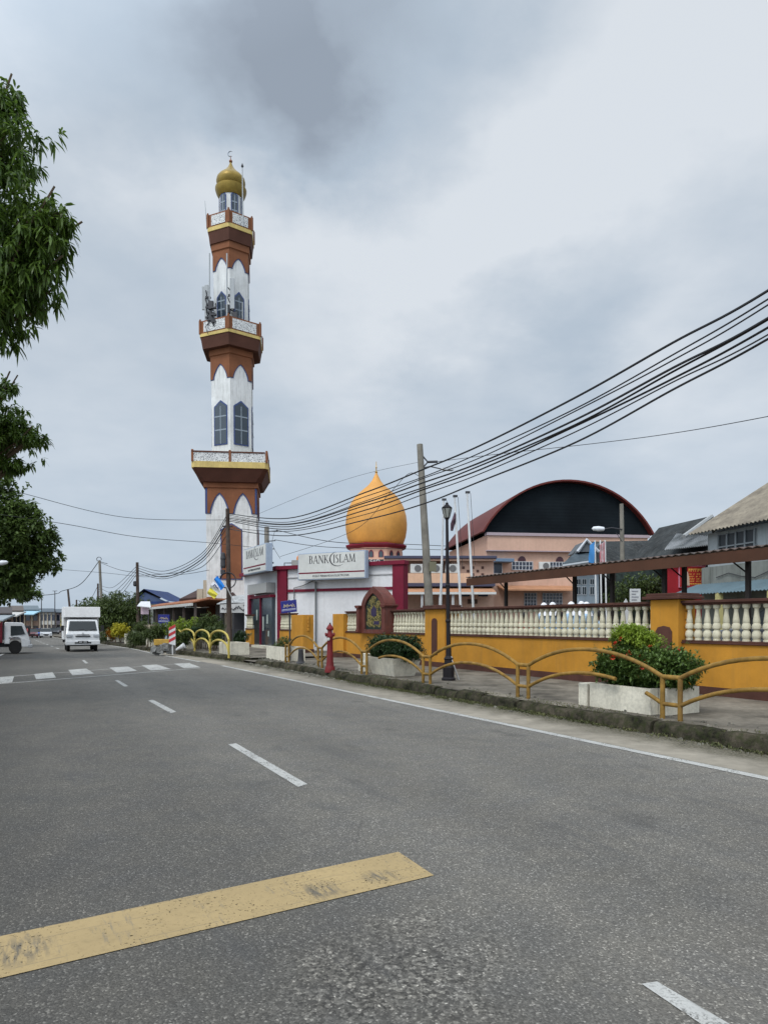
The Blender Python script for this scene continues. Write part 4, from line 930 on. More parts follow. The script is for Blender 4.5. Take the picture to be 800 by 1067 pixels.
X0 = (340-400)/F*51; X1 = (419.5-400)/F*51
zb5 = lambda py: EYE+(HZ-py)*51/F
obj('wall', MB().box(X0, X1, 51, 64, -.2, zb5(583)), M_pink, o)
cb_ = obj('frieze', MB().box(X0-.05, X1+.03, 50.85, 50.99, zb5(593), zb5(583)), plain('black_frieze', (.02,.028,.03), .4), o)
rng = random.Random(11); m = MB()
x = X0+.1
while x < X1-.75:
    z = zb5(588)+rng.uniform(-.15,.18); a = rng.uniform(0,2*pi); kk = rng.uniform(-1.1,1.1); pts = []
    px_, pz_ = x, z
    for i in range(6): pts.append((px_, 50.83, min(max(pz_, zb5(592.3)), zb5(583.7)))); px_ += cos(a)*.09; pz_ += sin(a)*.09; a += kk
    m.tube(pts, [.015,.03,.035,.03,.025,.01], 5); x += rng.uniform(.03,.08)
obj('calligraphy', m, plain('white_lettering', (.6,.6,.6), .6), cb_)
# ================================================================== vaulted hall
M_roofred = mat('maroon_metal_roof', (.11,.022,.018), .6, .12, .4, streak=.2, dirt=(.08,.03,.02), world=True)
def louvremat():
    m, nt, b = nodes('slate_louvre'); p = coord(nt, True)
    sp_ = nd(nt, 'ShaderNodeSeparateXYZ'); nt.links.new(p, sp_.inputs[0])
    wv = nd(nt, 'ShaderNodeMath', operation='PINGPONG'); nt.links.new(sp_.outputs[2], wv.inputs[0]); wv.inputs[1].default_value = .12
    c = mixc(nt, ramp(nt, noise_tex(nt, p, .5, 4), [(.3,0),(.7,1)]), (.004,.006,.008), (.008,.012,.015)); nt.links.new(c, b.inputs['Base Color']); b.inputs['Roughness'].default_value = .8; b.inputs['Specular IOR Level'].default_value = .1
    bp = nd(nt, 'ShaderNodeBump'); bp.inputs['Strength'].default_value = .6; bp.inputs['Distance'].default_value = .1; nt.links.new(wv.outputs[0], bp.inputs['Height']); nt.links.new(bp.outputs[0], b.inputs['Normal']); return m
ha = Vector((-.133,.991,0)).normalized(); hp = Vector((.991,.133,0)).normalized(); H0 = Vector((7.36,50,0)); HW = 13.35; ZS = 8.25; RI = 3.95
rad = ((HW/2)**2+RI**2)/(2*RI)
def vault(r_off, n=28, x0=None):
    c0_ = ZS+RI-rad; a = math.asin(min(1,(HW/2)/rad)); pts = []
    for i in range(n+1):
        t = -a+2*a*i/n; pts.append((HW/2+(rad+r_off)*sin(t), c0_+(rad+r_off)*cos(t)))
    return pts
hr = root('vaulted_hall', H0, 'large pink hall with a barrel roof, dark slate gable and maroon roof sheets', 'hall')
outp = vault(.13); inp_ = vault(0)
m = MB(); n = len(outp); LEN = 12.5
for d0, d1 in ((-.3, LEN),):
    va = [H0+ha*d0+hp*x+Zv*z for x, z in outp]+[H0+ha*d0+hp*x+Zv*z for x, z in inp_]+[H0+ha*d1+hp*x+Zv*z for x, z in outp]+[H0+ha*d1+hp*x+Zv*z for x, z in inp_]
    fs = []
    for i in range(n-1): fs += [(i, i+1, n+i+1, n+i), (i, 2*n+i, 2*n+i+1, i+1), (n+i, n+i+1, 3*n+i+1, 3*n+i), (2*n+i, 3*n+i, 3*n+i+1, 2*n+i+1)]
    fs += [(0, n, 3*n, 2*n), (n-1, 3*n-1, 4*n-1, 2*n-1)]
    m.add(va, fs)
obj('roof', m, M_roofred, hr, smooth=True, angle=30)
obj('gable', MB().prism(H0+ha*.25, hp, Zv, ha, vault(-.02)+[(HW/2+.01, ZS-.02)][:0], .3), louvremat(), hr)
obj('rear_gable', MB().prism(H0+ha*(LEN-.3), hp, Zv, ha, vault(-.02), .2), louvremat(), hr)
zh = lambda py, Y=50: EYE+(HZ-py)*Y/F
def hb(x0, x1, z0, z1, d0, d1, m=None):
    m = m or MB(); P = lambda x, d, z: H0+hp*x+ha*d+Zv*z
    return m.hexa([P(x0,d0,z0),P(x1,d0,z0),P(x1,d1,z0),P(x0,d1,z0),P(x0,d0,z1),P(x1,d0,z1),P(x1,d1,z1),P(x0,d1,z1)])
obj('wall', hb(.35, HW-.35, -.3, ZS-.15, .35, LEN-.1), M_pink, hr)
obj('upper_wall', hb(.35, HW-.3, zh(573), ZS-.17, .02, .34), M_pink, hr, bev=.02)
obj('ledge', hb(.25, HW-.2, ZS-.2, ZS+.02, -.1, .5).add(*(lambda q: (q.v, q.f))(hb(.3, HW-.25, zh(573)-.07, zh(573), -.05, .36))), plain('lilac_trim', (.36,.29,.31), .6), hr)
# dotted ventilation holes on the gable side
M_win = plain('window_navy', (.02,.028,.05), .2, 0, .6); M_wfr = plain('window_frame_white', (.5,.52,.55), .6)
def hwin(x0, x1, z0, z1, nx, nz, d=.35, parent=hr):
    f = obj('window', hb(x0, x1, z0, z1, d-.04, d-.003), M_win, parent); m = MB()
    for i in range(nx+1):
        x = x0+(x1-x0)*i/nx; hb(x-.022, x+.022, z0-.03, z1+.03, d-.09, d-.045, m)
    for j in range(nz+1):
        z = z0+(z1-z0)*j/nz; hb(x0, x1, z-.02, z+.02, d-.088, d-.046, m)
    obj('frame', m, M_wfr, f); return f
pxh = lambda px: ((px-400)/F*50.0-7.36)/(hp.x-(px-400)/F*hp.y) if True else 0
def archtop(px0, px1, py0, py1):
    x0, x1 = pxh(px0), pxh(px1); c = (x0+x1)/2; hw = (x1-x0)/2; z0 = zh(py0); z1 = zh(py1)
    obj('fanlight', MB().prism(H0+ha*.28, hp, Zv, ha, [(c-hw, z0)]+[(c-hw*cos(pi*i/10), z0+(z1-z0)*sin(pi*i/10)) for i in range(11)]+[(c+hw, z0)], .06), plain('fanlight_maroon', (.06,.02,.03), .4), hr)
hwin(pxh(534.5), pxh(556), zh(593), zh(584.5), 6, 2); archtop(540.8, 549, 583.6, 578.5)
hwin(pxh(574), pxh(590), zh(593), zh(584.5), 5, 2); archtop(580.5, 588.5, 583.6, 578.5)
hwin(pxh(547.5), pxh(560), zh(631.5), zh(617.5), 4, 4); hwin(pxh(566.5), pxh(587), zh(631.5), zh(617.5), 6, 4)
hwin(pxh(515), pxh(524), zh(597), zh(586), 1, 1)
obj('canopy', hb(pxh(513), pxh(532), zh(586), zh(582.5), -.8, .35), plain('blue_grey_awning', (.13,.19,.27), .6), hr, bev=.02)
m = MB(); P = lambda x, d, z: H0+hp*x+ha*d+Zv*z; xa, xb = pxh(519), pxh(597)
m.hexa([P(xa,-1.3,zh(616)),P(xb,-1.3,zh(616)),P(xb,.34,zh(611)),P(xa,.34,zh(611)),P(xa,-1.3,zh(614.5)),P(xb,-1.3,zh(614.5)),P(xb,.34,zh(609.5)),P(xa,.34,zh(609.5))])
M_oraw = mat('orange_tile', (.42,.215,.12), .7, .12, 1, world=True)
obj('awning', m, M_oraw, hr)
def ac(x, y, z, lab, w2=.42, h=.6):
    o = root('air_conditioner', (x, y, z), lab, 'air conditioner', 'outdoor air conditioner units')
    obj('casing', MB().box(x-w2, x+w2, y-.3, y, z, z+h), plain('ac_white', (.55,.55,.53), .5), o, bev=.02)
    obj('fan_grille', MB().prism((x+w2*.22, y-.3, z+h*.5), (1,0,0), (0,0,1), (0,-1,0), [(h*.38*cos(2*pi*i/20), h*.38*sin(2*pi*i/20)) for i in range(20)], .03), plain('grille_grey', (.12,.12,.12), .6), o)
    obj('foot', MB().box(x-w2, x-w2+.06, y-.28, y-.02, z-.08, z), M_dkm, o); obj('foot', MB().box(x+w2-.06, x+w2, y-.28, y-.02, z-.08, z), M_dkm, o)
q = H0+hp*pxh(567.8)+ha*.3; ac(q.x, q.y, zh(593), 'air conditioner between the two upper windows of the vaulted hall')
# ================================================================== two storey annex
YA = 46.5; za = lambda py, Y=YA: EYE+(HZ-py)*Y/F; xa_ = lambda px, Y=YA: (px-400)/F*Y
ar = root('school_annex', (xa_(450), YA, .5), 'pink two storey annex with air conditioners and an orange tiled awning', 'building')
obj('wall', MB().box(xa_(470), xa_(514), YA, YA+3.4, -.1, za(583)), M_pink, ar)
obj('rear_wall', MB().box(xa_(400), xa_(470)-.003, YA+1.1, YA+3.6, -.1, za(583)), M_pink, ar)
obj('roof', MB().box(xa_(400), xa_(516), YA-.7, YA+4, za(583), za(580)), plain('navy_roof_edge', (.05,.05,.085), .6), ar, bev=.03)
obj('fascia', MB().box(xa_(400), xa_(515), YA-.55, YA-.35, za(585), za(583)-.004), M_pink, ar)
obj('parapet', MB().box(xa_(400), xa_(490), YA-.6, YA-.42, za(608), za(598)), mat('peach_parapet', (.62,.40,.27), .8, .07, 1, streak=.2, world=True), ar)
obj('floor_slab', MB().box(xa_(400), xa_(514), YA-.7, YA-.004, za(611.5), za(608)-.004), plain('navy_roof_edge', (.05,.05,.085), .6), ar)
obj('floor_slab', MB().box(xa_(400), xa_(469.9), YA, YA+1.1, za(611.5), za(608)-.004), M_pink, ar)
m = MB(); m.hexa([(xa_(400),YA-1.8,za(619)),(xa_(512),YA-1.8,za(619)),(xa_(512),YA-.01,za(612.5)),(xa_(400),YA-.01,za(612.5)),(xa_(400),YA-1.8,za(618)),(xa_(512),YA-1.8,za(618)),(xa_(512),YA-.01,za(611.6)),(xa_(400),YA-.01,za(611.6))])
obj('awning', m, M_oraw, ar)
obj('gutter', MB().box(xa_(400), xa_(512), YA-1.95, YA-1.81, za(620.5), za(618.2)), plain('gutter_white', (.55,.55,.53), .6), ar)
for px in (420, 438, 456, 469): obj('post', MB().box(xa_(px)-.08, xa_(px)+.08, YA-1.8, YA-1.64, .3, za(620)), plain('post_grey', (.4,.4,.4), .7), ar)
m = MB()
for i in range(5):
    for j in range(3):
        if (i+j) % 2 == 0: m.box(xa_(482.5+i*5)-.09, xa_(482.5+i*5)+.09, YA-.03, YA-.004, za(591.5+j*3.6)-.09, za(591.5+j*3.6)+.09)
for q in ():
    pass
obj('vent_hole', m, plain('vent_dark', (.1,.05,.04), .8), ar)
obj('noticeboard', MB().box(xa_(487), xa_(497), YA-.08, YA-.004, za(629), za(624.5)), plain('notice_brown', (.08,.045,.03), .7), ar)
obj('window', MB().box(xa_(480), xa_(489), YA-.05, YA-.005, za(621.5), za(618.8)), M_win, ar); obj('window', MB().box(xa_(498), xa_(508), YA-.05, YA-.005, za(621.5), za(618.8)), M_win, ar)
for i, px in enumerate((433.5, 452.5, 469.5)):
    ac(xa_(px), YA-.15, za(597.5), ['leftmost air conditioner on the annex balcony', 'air conditioner half behind the concrete pole', 'air conditioner behind the black street lamp, right end of the annex row'][i], .42, .62)
# ================================================================== walkway shed behind the wall
M_shed = mat('shed_brown', (.085,.038,.022), .7, .18, .7, streak=.35, dirt=(.05,.03,.02), world=True)
M_rust = corrugated('rusty_sheet', (.10,.06,.045), (.05,.04,.035), 20)
def corr(name, p0, p1, q0, q1, n, amp, m, parent, thick=.015, sub=4, smooth=True):
    """corrugated sheet between edge p0-p1 and edge q0-q1; n ribs run from edge to edge"""
    p0, p1, q0, q1 = map(Vector, (p0, p1, q0, q1)); mb = MB(); k = n*sub; vs = []
    nrm = (p1-p0).cross(q0-p0).normalized()
    if nrm.z < 0: nrm = -nrm
    for i in range(k+1):
        t = i/k; o_ = nrm*amp*cos(2*pi*i/sub)
        a = p0.lerp(p1, t)+o_; b = q0.lerp(q1, t)+o_; vs += [a, b, a-nrm*thick, b-nrm*thick]
    fs = []
    for i in range(k):
        a = 4*i; fs += [(a, a+1, a+5, a+4), (a+2, a+6, a+7, a+3), (a, a+4, a+6, a+2), (a+1, a+3, a+7, a+5)]
    mb.add(vs, fs); return obj(name, mb, m, parent, smooth=smooth, angle=60)
LS0, LS1 = 13.7, 16.2; SS0, SS1 = 1.0, 18.9
sr = root('walkway_shed', R(15, 10, .55), 'long low brown canopy with a corrugated edge behind the balustrade wall', 'canopy')
zf0 = lambda s: 3.22
corr('roof_sheet', R(LS0,SS0,3.24), R(LS0,SS1,3.13), R(LS1+.3,SS0,3.5), R(LS1+.3,SS1,3.38), 90, .02, M_rust, sr)
m = MB()
m.hexa([R(LS0+.02,SS0,2.93),R(LS0+.05,SS0,2.93),R(LS0+.05,SS1,2.84),R(LS0+.02,SS1,2.84),R(LS0+.02,SS0,3.2),R(LS0+.05,SS0,3.2),R(LS0+.05,SS1,3.09),R(LS0+.02,SS1,3.09)])
obj('fascia', m, M_shed, sr)
for s in (2, 5, 8.1, 11.3, 14.4, 17.6):
    obj('rafter', MB().hexa([R(LS0+.06,s,3.02),R(LS1+.2,s,3.3),R(LS1+.2,s+.06,3.3),R(LS0+.06,s+.06,3.02),R(LS0+.06,s,3.14),R(LS1+.2,s,3.42),R(LS1+.2,s+.06,3.42),R(LS0+.06,s+.06,3.14)]), M_shed, sr)
M_post = plain('dark_post', (.02,.015,.013), .7)
for px, l in ((527,14.3),(598.5,14.3),(637.5,14.3),(692,14.2),(712.5,14.6),(779,14.2)):
    s = sl(px, l); obj('post', MB().rbox(l-.045,l+.045,s-.045,s+.045,.5,3.12), M_post, sr)
    obj('brace', MB().tube([R(l,s+.05,2.7), R(l,s+.4,2.98)], .018, 6), M_post, sr)
# ================================================================== houses on the right
M_grey = mat('grey_wall', (.34,.37,.38), .85, .12, .5, streak=.7, dirt=(.10,.10,.09), world=True)
M_conc = mat('mouldy_concrete', (.21,.22,.2), .9, .2, .6, streak=.9, dirt=(.045,.05,.04), world=True)
M_beige = corrugated('old_asbestos_sheet', (.25,.215,.16), (.12,.10,.075), 10)
M_tile = mat('black_roof_tile', (.028,.032,.033), .8, .4, 1.2, streak=.55, dirt=(.14,.14,.13), bump=.4, bscale=14, world=True)
M_bluesh = mat('blue_awning_sheet', (.105,.155,.18), .6, .12, 1.5, streak=.3, dirt=(.12,.12,.1), world=True)
E1 = W(717,556,24.6); E2 = W(800,541,20.9); ed = (E2-E1); ed.z = 0; ed.normalize(); zE = 4.8
E1.z = E2.z = zE; EN = E1+ed*9; q = Vector((.975,.222,0)).normalized()
rw = root('grey_shop_house', Vector((E1.x+2,E1.y-2,.5)), 'weathered grey house with a beige corrugated roof and a blue sheet awning', 'house')
RD1, RD2 = E1+q*4.3, EN+q*4.3; RD1.z = RD2.z = 7.35
corr('roof', E1+Zv*0, EN, RD1, RD2, 50, .03, M_beige, rw)
corr('rear_roof', RD1, RD2, E1+q*8.6, EN+q*8.6, 30, .03, M_beige, rw)
wi = q*.5; A1 = E1+wi+ed*.4; A2 = EN+wi-ed*.4
def wbox(a, b, z0, z1, th, m=None, off=0):
    m = m or MB(); a = Vector((a.x,a.y,0))-q*off; b = Vector((b.x,b.y,0))-q*off
    return m.hexa([a+Zv*z0, b+Zv*z0, b+q*th+Zv*z0, a+q*th+Zv*z0, a+Zv*z1, b+Zv*z1, b+q*th+Zv*z1, a+q*th+Zv*z1])
obj('wall', wbox(A1, A2, .3, 4.78, 7), M_grey, rw)
obj('gable_wall', MB().prism(A1+ed*.02-Zv*A1.z, q, Zv, ed, [(0,4.7),(7.2,4.7),(3.7,6.95)], .15), M_grey, rw)
obj('lower_wall', wbox(A1+ed*-.02, A2, .3, 3.55, .3, off=.25), M_conc, rw)
for i in range(3):
    a = A1+ed*(.6+i*2.5); b = a+ed*1.7
    f = obj('window', wbox(a, b, 3.85, 4.65, .1, off=.03), plain('dark_louvre', (.025,.03,.035), .4), rw)
    m = MB()
    for k in range(5): c = a.lerp(b, k/4); wbox(c-ed*.03, c+ed*.03, 3.83, 4.67, .05, m, off=.075)
    wbox(a, b, 3.8, 3.86, .05, m, off=.077); wbox(a, b, 4.2, 4.25, .05, m, off=.077)
    for k in (0, 1, 2, 3):
        c = a.lerp(b, k/4+.04); d = a.lerp(b, k/4+.2); wbox(c, d, 3.93, 4.05, .02, m, off=.06)
    obj('louvre_frame', m, plain('louvre_frame_grey', (.2,.22,.23), .7), f)
W1 = Vector((A1.x,A1.y,0))-q*.26; W2 = Vector((A2.x,A2.y,0))-q*.26
aw1 = W1-ed*.2; corr('awning', aw1-q*1.15+Zv*2.55, W2-q*1.15+Zv*2.55, aw1+Zv*2.95, W2+Zv*2.95, 55, .02, M_bluesh, rw)
for k in (2.2, 4.4, 6.6): p = W1+ed*k-q*1.05; obj('post', MB().box(p.x-.09,p.x+.09,p.y-.09,p.y+.09,.5,2.55), plain('yellow_post', (.5,.45,.2), .7), rw)
m = MB(); pts = [W1+ed*(.8+k*.6)-q*.03+Zv*(3.15+.12*sin(k*1.7)) for k in range(11)]; m.tube(pts, .015, 5); obj('cable', m, M_dkm, rw)
o = root('roof_tarpaulin', (E1+ed*5.0+q*1.1), 'crumpled blue and white tarpaulin lying on the beige roof', 'tarpaulin'); base = W(800,537,23.0)
m = MB(); n_ = 12; vs = []
t0 = E1+ed*2.9+q*.35; slope = (RD1-E1).normalized()
for i in range(n_+1):
    for j in range(n_+1):
        p = t0+ed*(i/n_*3.2)+slope*(j/n_*1.1*(.6+.4*sin(i*.5))+.15*noise.noise(Vector((i*.4,j*.4,5)))); p = p+Zv*(.08+.16*max(0, noise.noise(Vector((i*.45,j*.45,1)))+.4)*(1 if 0 < i < n_ and 0 < j < n_ else 0)); vs.append(p)
m.add(vs, [(i*(n_+1)+j, (i+1)*(n_+1)+j, (i+1)*(n_+1)+j+1, i*(n_+1)+j+1) for i in range(n_) for j in range(n_)])
obj('sheet', m, mat('tarp_blue_white', (.33,.40,.60), .5, .35, 3, world=True), o, smooth=True)
# red wall with the poster board
M_red = mat('red_wall', (.30,.018,.025), .7, .12, .8, streak=.2, dirt=(.12,.01,.02), world=True)
YR = 25.5; x0 = (692.5-400)/F*YR; x1 = (744-400)/F*YR
o = root('red_shop', (x0+1, YR, .5), 'red painted shop wall under the canopy, left of the grey house', 'shop')
obj('wall', MB().box(x0, x1, YR, YR+.25, .4, 3.95), M_red, o)
obj('roof', MB().box(x0-.1, x1, YR-.3, YR+.6, 3.95, 4.05), M_tile, o)
obj('side_wall', MB().hexa([(x0+.02,YR+.26,.4),(x0+.22,YR+.26,.4),(x0+2.0,YR+4,.4),(x0+1.8,YR+4,.4),(x0+.02,YR+.26,3.9),(x0+.22,YR+.26,3.9),(x0+2.0,YR+4,3.9),(x0+1.8,YR+4,3.9)]), M_red, o)
o = root('poster_board', W(722,601,YR-.1), 'red board with rows of yellow lettering and a small portrait spot on the red wall', 'sign')
bx0, bx1 = (707-400)/F*YR, (736-400)/F*YR; bz0, bz1 = EYE+(HZ-611.5)*YR/F, EYE+(HZ-590.5)*YR/F
obj('frame', MB().box(bx0-.03, bx1+.03, YR-.07, YR-.004, bz0-.03, bz1+.03), plain('pink_frame', (.55,.22,.3), .5), o)
obj('face', MB().box(bx0, bx1, YR-.085, YR-.071, bz0, bz1), plain('poster_red', (.38,.02,.02), .5), o)
m = MB(); rng = random.Random(3); H_ = bz1-bz0; Wd_ = bx1-bx0
for (zz, hh, f0) in ((.82,.15,.3),(.62,.06,.32),(.5,.06,.32),(.38,.06,.34),(.27,.05,.34),(.13,.09,.33)):
    x = bx0+Wd_*f0
    while x < bx1-.08:
        w_ = rng.uniform(.03,.06)*(1.7 if hh > .1 else 1); z = bz0+H_*zz
        m.box(x, x+w_*.35, YR-.095, YR-.086, z-hh*H_/2, z+hh*H_/2); m.box(x+w_*.35, x+w_, YR-.0945, YR-.086, z+hh*H_*rng.uniform(-.4,.2), z+hh*H_/2); x += w_+(.02 if rng.random() < .8 else .08)
obj('lettering', m, plain('poster_yellow', (.75,.42,.08), .5), o)
obj('portrait', MB().prism((bx0+.22, YR-.09, bz0+H_*.45), (1,0,0), (0,0,1), (0,-1,0), [(-.14,-.3),(.14,-.3),(.12,0),(.08,.2),(0,.28),(-.09,.18),(-.13,0)], .008), plain('poster_cream', (.55,.42,.33), .6), o)
# houses with dark tiled roofs
def tiled(name, pts_f, label, **k): pass
def roofquad(mb, a, b, c, d, t=.12):
    return mb.hexa([a-Zv*t, b-Zv*t, c-Zv*t, d-Zv*t, a, b, c, d])
hr1 = root('tiled_house', W(640,600,36)*1, 'pale blue house with a dark tiled roof, small white gable and white windows', 'house'); hr1.location.z = .5
YT = 36.0
rA, rB = W(607,564.5,37.5), W(690,563,40.5); eA, eB = W(588,586,34.5), W(672,588,36.5)
m = MB(); roofquad(m, eA, eB, rB, rA); obj('roof', m, M_tile, hr1)
m = MB(); roofquad(m, rA, rB, W(700,585,44), W(612,585,42)); obj('rear_roof', m, M_tile, hr1)
g0, g1, gt = W(602,575,35.2), W(622,575,35.2), W(610.5,563.5,35.2)
obj('gable', MB().add([g0,g1,gt,g0+V(0,2,0),g1+V(0,2,0),gt+V(0,2,0)], [(0,1,2),(5,4,3),(0,2,5,3),(1,4,5,2),(0,3,4,1)]), plain('gable_grey', (.10,.11,.12), .7), hr1)
obj('bargeboard', MB().tube([g0+V(-.05,-.06,0), gt+V(0,-.06,.05), g1+V(.05,-.06,0)], .09, 6), plain('barge_white', (.45,.47,.5), .6), hr1)
ga, gb, gc, gd = W(585,588,33.8), W(612,584,33.8), W(625,566,37), W(606,570,37)
m = MB(); roofquad(m, ga, gb, gc, gd, .08); obj('porch_roof', m, mat('slate_blue_sheet', (.055,.075,.09), .6, .3, 2, world=True), hr1)
obj('eave_board', MB().tube([ga+V(0,-.1,-.1), gb+V(0,-.1,-.1)], .09, 6), plain('eave_grey', (.3,.32,.34), .6), hr1)
M_pbl = mat('pale_blue_wall', (.40,.47,.53), .8, .08, 1, streak=.25, world=True)
wx0, wx1 = (597-400)/F*YT, (623.5-400)/F*YT
zw_ = EYE+(HZ-590)*YT/F; sk_ = 1.45; obj('wall', MB().hexa([(wx0,YT,.3),(wx1,YT,.3),(wx1+sk_,YT+5,.3),(wx0+sk_,YT+5,.3),(wx0,YT,zw_),(wx1,YT,zw_),(wx1+sk_,YT+5,zw_),(wx0+sk_,YT+5,zw_)]), M_pbl, hr1)
obj('side_wall', MB().box(wx1+1.5, wx1+4.5, YT+1.2, YT+5, .3, EYE+(HZ-590)*YT/F-.1), M_conc, hr1)
for px in (600, 606, 614):
    x = (px-400)/F*YT
    for z0, z1 in ((EYE+(HZ-620)*YT/F, EYE+(HZ-611)*YT/F), (EYE+(HZ-609.5)*YT/F, EYE+(HZ-603)*YT/F)):
        f = obj('window', MB().box(x-.02, x+.24, YT-.05, YT-.003, z0, z1), plain('window_white', (.6,.62,.64), .5), hr1)
        obj('pane', MB().box(x+.02, x+.09, YT-.07, YT-.051, z0+.04, z1-.04).box(x+.13, x+.2, YT-.07, YT-.051, z0+.04, z1-.04), M_glass, f)
h2 = root('tiled_house', W(700,600,32), 'larger house with a steep black tiled roof left of the beige roof', 'house'); h2.location.z = .5
rA, rB = W(686,550,35), W(741,537.5,29.5); eA, eB = W(655,586,33), W(742,592,24.8)
m = MB(); roofquad(m, eA, eB, rB, rA); obj('roof', m, M_tile, h2)
r0, r1 = W(662,590,40), rA; m = MB(); roofquad(m, rA, rB, W(800,580,33), W(745,580,41)); obj('rear_roof', m, M_tile, h2)
obj('verge', MB().tube([W(741,538,29.4), W(712,559,27.5)], .09, 6), plain('verge_grey', (.3,.31,.31), .7), h2)
obj('wall', MB().box((668-400)/F*34, (738-400)/F*34, 34.0, 38, .3, 4.3), M_conc, h2)
corr('lean_to_roof', W(692,573,28.4), W(738,568,25.5), W(705,556,30.5), W(742,559,27.5), 22, .03, corrugated('patched_sheet', (.26,.27,.28), (.06,.07,.07), 8), h2)
# garden between
o = root('netting_screen', W(665,605,30), 'dark green netting screen behind the canopy', 'screen'); o.location.z=.5
xa0, xa1 = (641-400)/F*30, (691-400)/F*30
obj('net', MB().box(xa0, xa1, 30, 30.04, .5, EYE+(HZ-593)*30/F), mat('green_net', (.035,.05,.045), .8, .4, 6, world=True), o)
obj('post', MB().box(xa0-.06, xa0, 29.98, 30.06, .5, 4.3), M_post, o); obj('post', MB().box(xa1, xa1+.06, 29.98, 30.06, .5, 4.3), M_post, o)
bush(W(665,630,28.5)*1, [(W(650,622,28.5), .75, 1), (W(662,616,28.7), .7, 1.0), (W(676,612,28.3), .6, .9), (W(684,622,28.5), .6, 1)], 900, 5, .16, .07, LM_mid, 'garden shrub in front of the dark green netting', 'shrub', 12, name='garden_shrub')
o = root('notice_board', W(661,630,25), 'white notice board on two legs behind the wall, left of the big pillar', 'board'); Yn = 25
obj('face', MB().box((656-400)/F*Yn, (667-400)/F*Yn, Yn, Yn+.04, EYE+(HZ-628)*Yn/F, EYE+(HZ-613.5)*Yn/F), plain('board_white', (.55,.56,.56), .6), o)
m = MB(); rng = random.Random(8)
for k in range(4):
    z = EYE+(HZ-616-k*3)*Yn/F; m.box((657.5-400)/F*Yn, (665-rng.uniform(0,3)-400)/F*Yn, Yn-.012, Yn-.002, z-.02, z+.02)
obj('lettering', m, plain('faded_print', (.25,.25,.28), .6), o)
for px in (657, 666): obj('leg', MB().box((px-400)/F*Yn-.03, (px-400)/F*Yn+.03, Yn+.045, Yn+.09, .5, EYE+(HZ-614)*Yn/F), M_dkm, o)
o = root('white_standee', W(652,630,26), 'narrow white standee beside the notice board', 'standee'); x = (652-400)/F*26
obj('panel', MB().prism((x,26,0), (1,0,0), (0,0,1), (0,1,0), [(-.12,.5),(.12,.5),(.12,1.6),(.1,2.3),(0,2.5),(-.12,2.3)], .05), plain('board_white', (.55,.56,.56), .6), o)

# ================================================================== poles, lamps, flags
M_cpole = mat('weathered_pole', (.21,.195,.165), .85, .2, 2, streak=.4, world=True)
def pole(name, base, top, r0, r1, label, grp='utility poles along the street', cat='utility pole'):
    o = root(name, base, label, cat, grp); obj('shaft', MB().tube([base-Zv*.2, base.lerp(top,.5), top], [r0, (r0+r1)/2, r1], 12), M_cpole, o, smooth=True); return o
pb = R(12.9, sl(449.5,12.9), .4); Yp = pb.y; pt = Vector(((437.2-400)/F*(Yp-.0), Yp, EYE+(HZ-463)*Yp/F)); pb.x = (450.2-400)/F*Yp
P_A = pole('utility_pole', pb, pt, .16, .105, 'tall leaning grey concrete pole behind the ochre wall, with a street light arm')
o = P_A; a = pt-Zv*.85; 
obj('lamp_arm', MB().tube([a, a+V(.35,-.1,.05), a+V(.75,-.15,-.05)], .022, 6), M_dkm, o)
lh = a+V(.72,-.15,-.06)
obj('lamp_head', MB().add([(lh+V(x,y,z)) for x,y,z in ((0,-.06,0),(.1,-.1,-.03),(.4,-.09,-.05),(.48,0,-.02),(.4,.09,-.05),(.1,.1,-.03),(0,.06,0),(.1,-.07,.06),(.35,-.06,.05),(.35,.06,.05),(.1,.07,.06))], [(0,1,7),(1,2,8,7),(2,3,8),(3,9,8),(3,4,9),(4,5,10,9),(5,6,10),(0,7,10,6),(7,8,9,10),(6,5,4,3,2,1,0)]), plain('lamp_grey', (.32,.34,.36), .4), o, smooth=True)
obj('wire_bracket', MB().tube([pt+V(.05,0,-.35), pt+V(.28,0,-.62), pt+V(.05,0,-.9)], .03, 6).tube([pt+V(.28,0,-.62), pt+V(.62,-.05,-.62)], .045, 6), M_dkm, o)
obj('junction_box', MB().box(pb.x-.12, pb.x+.12, pb.y-.3, pb.y-.15, EYE+(HZ-596)*Yp/F, EYE+(HZ-586)*Yp/F), plain('box_olive', (.15,.14,.09), .7), o)
Q1b = R(9.2, sl(239.5,9.2), .15); Y1 = Q1b.y; Q1t = Vector(((237.2-400)/F*Y1, Y1, EYE+(HZ-530)*Y1/F))
M_rpole = mat('rusty_pole', (.075,.055,.045), .85, .3, 2, world=True)
o = root('utility_pole', Q1b, 'dark rusty pole with a coil of cable, in front of the minaret', 'utility pole', 'utility poles along the street')
obj('shaft', MB().tube([Q1b-Zv*.2, Q1t], [.13,.09], 10), M_rpole, o, smooth=True)
obj('cross_arm', MB().tube([Q1t+V(-.25,0,-.85), Q1t+V(.25,0,-.85)], .04, 6), M_dkm, o)
obj('splice_box', MB().lathe((Q1t.x-.2, Q1t.y-.05, EYE+(HZ-592)*Y1/F), [(.1,0),(.13,.1),(.12,.4),(.14,.45),(.1,.7),(.04,.75)], 10).box(Q1t.x-.3,Q1t.x-.12,Q1t.y-.15,Q1t.y+.05,EYE+(HZ-598)*Y1/F,EYE+(HZ-594)*Y1/F), M_dkm, o)
m = MB(); cc = Vector((Q1t.x+.05, Y1-.12, EYE+(HZ-605)*Y1/F))
for kk in range(3):
    m.tube([cc+V((.36+kk*.02)*cos(t*pi/12+kk), -.03*kk, (.36+kk*.015)*sin(t*pi/12+kk)) for t in range(25)], .015, 5)
ck = obj('cable_coil', m, M_dkm, o)
